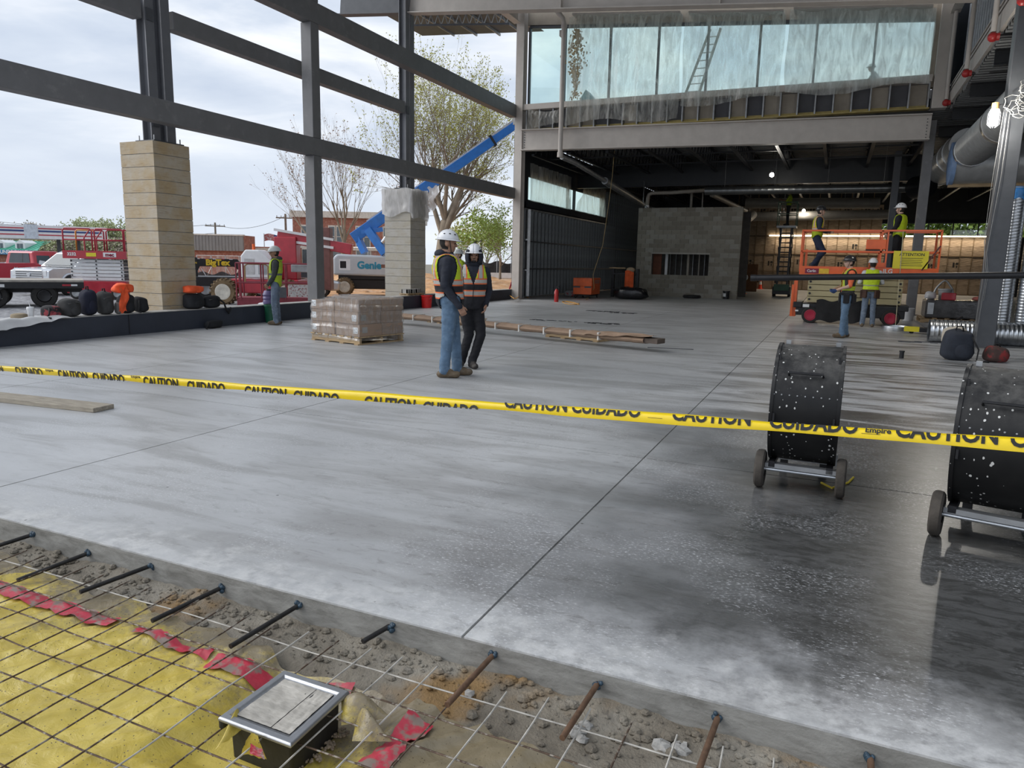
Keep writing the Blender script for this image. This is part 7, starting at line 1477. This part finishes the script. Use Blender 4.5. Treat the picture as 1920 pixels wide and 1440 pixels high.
def car(label,x,D,turn,m):
    o=out('car',label,'car',x,D,turn); MB().prism([(-2.2,-.85,.35),(2.2,-.85,.35),(2.25,-.85,.75),(1.3,-.85,.9),(.6,-.85,1.42),(-1.2,-.85,1.42),(-2.0,-.85,.95),(-2.25,-.85,.8)],(0,1.7,0)).build('body',m,o,bevel=.08); 
    for s_ in (-1,1): MB().add([(1.05,s_*.86,.95),(.55,s_*.86,1.34),(-1.1,s_*.86,1.34),(-1.7,s_*.86,.97)],[(0,1,2,3)]).build('side_glass',WGLS,o)
    for x_ in (-1.4,1.4):
        for s_ in (-1,1): wheel(o,(x_,s_*.75,.33),.33,.2,GALVD)
    return o
car('silver car partly behind the boom lift arm',548,34.5,-R90-.1,SILV); car('pale car parked beyond the fence at right',945,66,-R90,WHITE)
# ---- trees
BRKT=mat('grey_tan_bark',(.25,.21,.16),.9,0,.3,2,.5,12); TWG=mat('twig_brown',(.20,.165,.12),.9,0,.25,4,.1); 
LEAF=mat('budding_leaf',(.42,.42,.10),.8,0,.25,3,0); LEAF2=mat('spring_green_leaf',(.27,.36,.08),.8,0,.3,3,0); LEAF3=mat('evergreen_leaf',(.05,.10,.035),.85,0,.3,3,0); LEAFP=mat('pale_spring_leaf',(.40,.44,.24),.85,0,.25,3,0); LEAFG=mat('grey_brown_thicket',(.33,.29,.23),.9,0,.25,3,0); LEAFB=mat('russet_bud',(.28,.17,.10),.85,0,.3,3,0)
def tree(label,loc,ht,spread=.5,levels=6,seed=0,trunk=.16,leaf=LEAF,nleaf=5,lsz=.12,r0=.35,kids=(5,4,3,3,3,3),up=.35,rz=0,leafdrop=.0):
    r=random.Random(seed); o=thing('tree',label,'tree',loc,rz); T,Bq,Tw,Lf=MB(),MB(),MB(),MB()
    def grow(p,d,L,rad,lv):
        n=4 if lv<3 else 3; pts=[p]; rr=[rad]; q=p; dd=d.copy(); 
        for i in range(n):
            jt=.10 if lv else .03; dd=(dd+Vector((r.gauss(0,jt),r.gauss(0,jt),r.gauss(0,.06)+up*.12))).normalized(); q=q+dd*(L/n); pts.append(q); rr.append(rad*(1-.45*(i+1)/n))
        mb=T if lv==0 else (Bq if lv<=2 else Tw); mb.tube(pts,rr,(8 if lv==0 else 6 if lv==1 else 4 if lv<4 else 3),caps=False)
        if lv>=levels-1:
            if leaf and r.random()>leafdrop:
                for _ in range(nleaf):
                    c=pts[r.randrange(1,len(pts))]+Vector((r.gauss(0,lsz*1.2),r.gauss(0,lsz*1.2),r.gauss(0,lsz))); a=Vector((r.gauss(0,1),r.gauss(0,1),r.gauss(0,1))).normalized()*lsz; b2=a.orthogonal().normalized()*lsz*.7
                    Lf.add([c-a,c+b2,c+a,c-b2],[(0,1,2,3)])
            return
        k=kids[min(lv,len(kids)-1)]
        for i in range(k):
            f_=1 if (i==0 and lv>0) else r.uniform(.35 if lv>0 else .7,1); idx=min(n,max(1,int(f_*n+.5))); bp_=pts[idx]
            az=2*PI*(i+r.random()*.6)/k+seed; tilt=(r.uniform(.35,.75)*(spread/.5)) if not(i==0 and lv>0) else r.uniform(.05,.2); perp=dd.orthogonal().normalized(); perp2=dd.cross(perp); nd=(dd*math.cos(tilt)+(perp*math.cos(az)+perp2*math.sin(az))*math.sin(tilt)); nd.z+=up*.25; nd.normalize()
            grow(bp_,nd,L*r.uniform(.62,.85),max(.006,rr[idx]*r.uniform(.5,.68)),lv+1)
    grow(Vector((0,0,0)),Vector((0,0,1)),ht*trunk*1.6,r0,0)
    allv=T.v+Bq.v+Tw.v; zmax=max(v[2] for v in allv); k=ht/zmax
    for mb in (T,Bq,Tw,Lf): mb.v=[(v[0]*k,v[1]*k,v[2]*k) for v in mb.v]
    T.build('trunk',BRKT,o,smooth='all',fix=False); Bq.build('branches',BRKT,o,smooth='all',fix=False); Tw.build('twigs',TWG,o,fix=False,kind='stuff')
    if Lf.v: Lf.build('foliage',leaf,o,fix=False,kind='stuff')
    return o
def thh(x,ytop,D): return P(x,ytop,D).z-OZ
tree('big spreading tree with yellow-green spring buds in the middle opening',G0(826,46),thh(826,96,46)+.3,.47,7,3,.20,LEAF,7,.055,.62,(6,5,4,4,3,2),.40)
tree('tall bare tree behind the square steel post, faint buds',G0(640,56),thh(640,196,56)+.3,.34,6,8,.22,LEAFB,2,.07,.30,(5,4,3,3,3),.5,leafdrop=.4)
tree('bare slender tree left of the square steel post',G0(590,60),thh(590,230,60),.36,6,12,.22,LEAFB,2,.07,.25,(4,4,3,3,3),.45,leafdrop=.5)
tree('bare tree between the pale pillar and the big tree',G0(770,64),thh(770,300,64),.4,5,14,.22,LEAFB,3,.08,.22,(5,4,4,3),.4,leafdrop=.3)
tree('pine-like tree with sparse tufts next to the corner column',G0(938,50),thh(938,372,50),.6,5,15,.3,LEAF2,8,.10,.17,(6,5,4,3),.1)
tree('slim leaning tree with fresh green leaves right of the two men',G0(912,58),thh(912,392,58),.45,5,16,.25,LEAF2,9,.12,.16,(5,4,4,3),.3)
tree('small twiggy tree at the right fence',G0(880,62),thh(880,405,62),.5,5,17,.25,LEAF,6,.10,.14,(5,4,4,3),.2)
for i,(x,yt,D,lf,lab) in enumerate(((165,405,95,LEAFP,'green-topped tree above the red lift, in the far left treeline'),(222,407,95,LEAFP,'green tree just left of the tan pillar top'),(120,424,100,LEAFB,'russet tree behind the canopy, centre of the far left treeline'),(60,417,100,LEAFB,'brownish tree above the canopy sign panel'),(10,418,100,LEAF,'olive tree at the far left picture edge'),(90,420,104,LEAF,'yellowish tree between the russet and brownish trees'),(30,425,98,LEAFB,'low russet tree above the green roof'),(190,430,98,LEAFB,'low bare tree behind the red lift rails'))):
    tree(lab,G0(x,D),thh(x,yt,D),.6,5,30+i,.2,LEAFP if lf is LEAFP else LEAFG,9,.10,.2,(5,5,5,4),.15)
for i,(x,yt,D) in enumerate(((5,452,92),(50,455,92),(95,448,92),(140,450,92),(185,445,92),(230,446,92))):
    p=G0(x,D); q=MB(); r=random.Random(i); hh_=thh(x,yt,D)
    for k in range(2600):
        c=Vector((r.gauss(0,1.9),r.gauss(0,1.2),abs(r.random())**.8*hh_)); a=Vector((r.gauss(0,1),r.gauss(0,1),r.gauss(0,1))).normalized()*.13; b2=a.orthogonal()*.8; q.add([c-a,c+b2,c+a,c-b2],[(0,1,2,3)])
    o=thing('bush',['olive thicket clump, leftmost under the canopy','olive thicket clump behind the green roof end','thicket clump left of the canopy columns','thicket clump between canopy columns and red lift','thicket clump behind the red lift basket','thicket clump beside the tan pillar'][i],'bush',p,group='far left thicket'); q.build('foliage',LEAFG if i%2 else LEAFP,o,fix=False,kind='stuff'); MB().cyl((0,0,0),(0,0,hh_*.7),.1,n=5).build('stem',BRKT,o)
# greenery behind the far room windows
for i in range(5):
    p=Vector((2.5+i*2.6,56+rnd(0,3),-.45)); q=MB(); r=random.Random(50+i)
    for k in range(1300):
        c=Vector((r.gauss(0,1.3),r.gauss(0,.6),r.uniform(2.6,6.5))); a=Vector((r.gauss(0,1),r.gauss(0,1),r.gauss(0,1))).normalized()*.16; b2=a.orthogonal()*.8; q.add([c-a,c+b2,c+a,c-b2],[(0,1,2,3)])
    o=thing('bush',f'green shrub outside the far windows, number {i+1} counted from the left','bush',p,group='shrubs outside the far windows'); q.build('foliage',LEAF2,o,fix=False,kind='stuff'); MB().cyl((0,0,0),(0,0,4.),.12,n=5).build('stem',BRKT,o)
    o['label']='green leafy shrub seen through the high far windows'
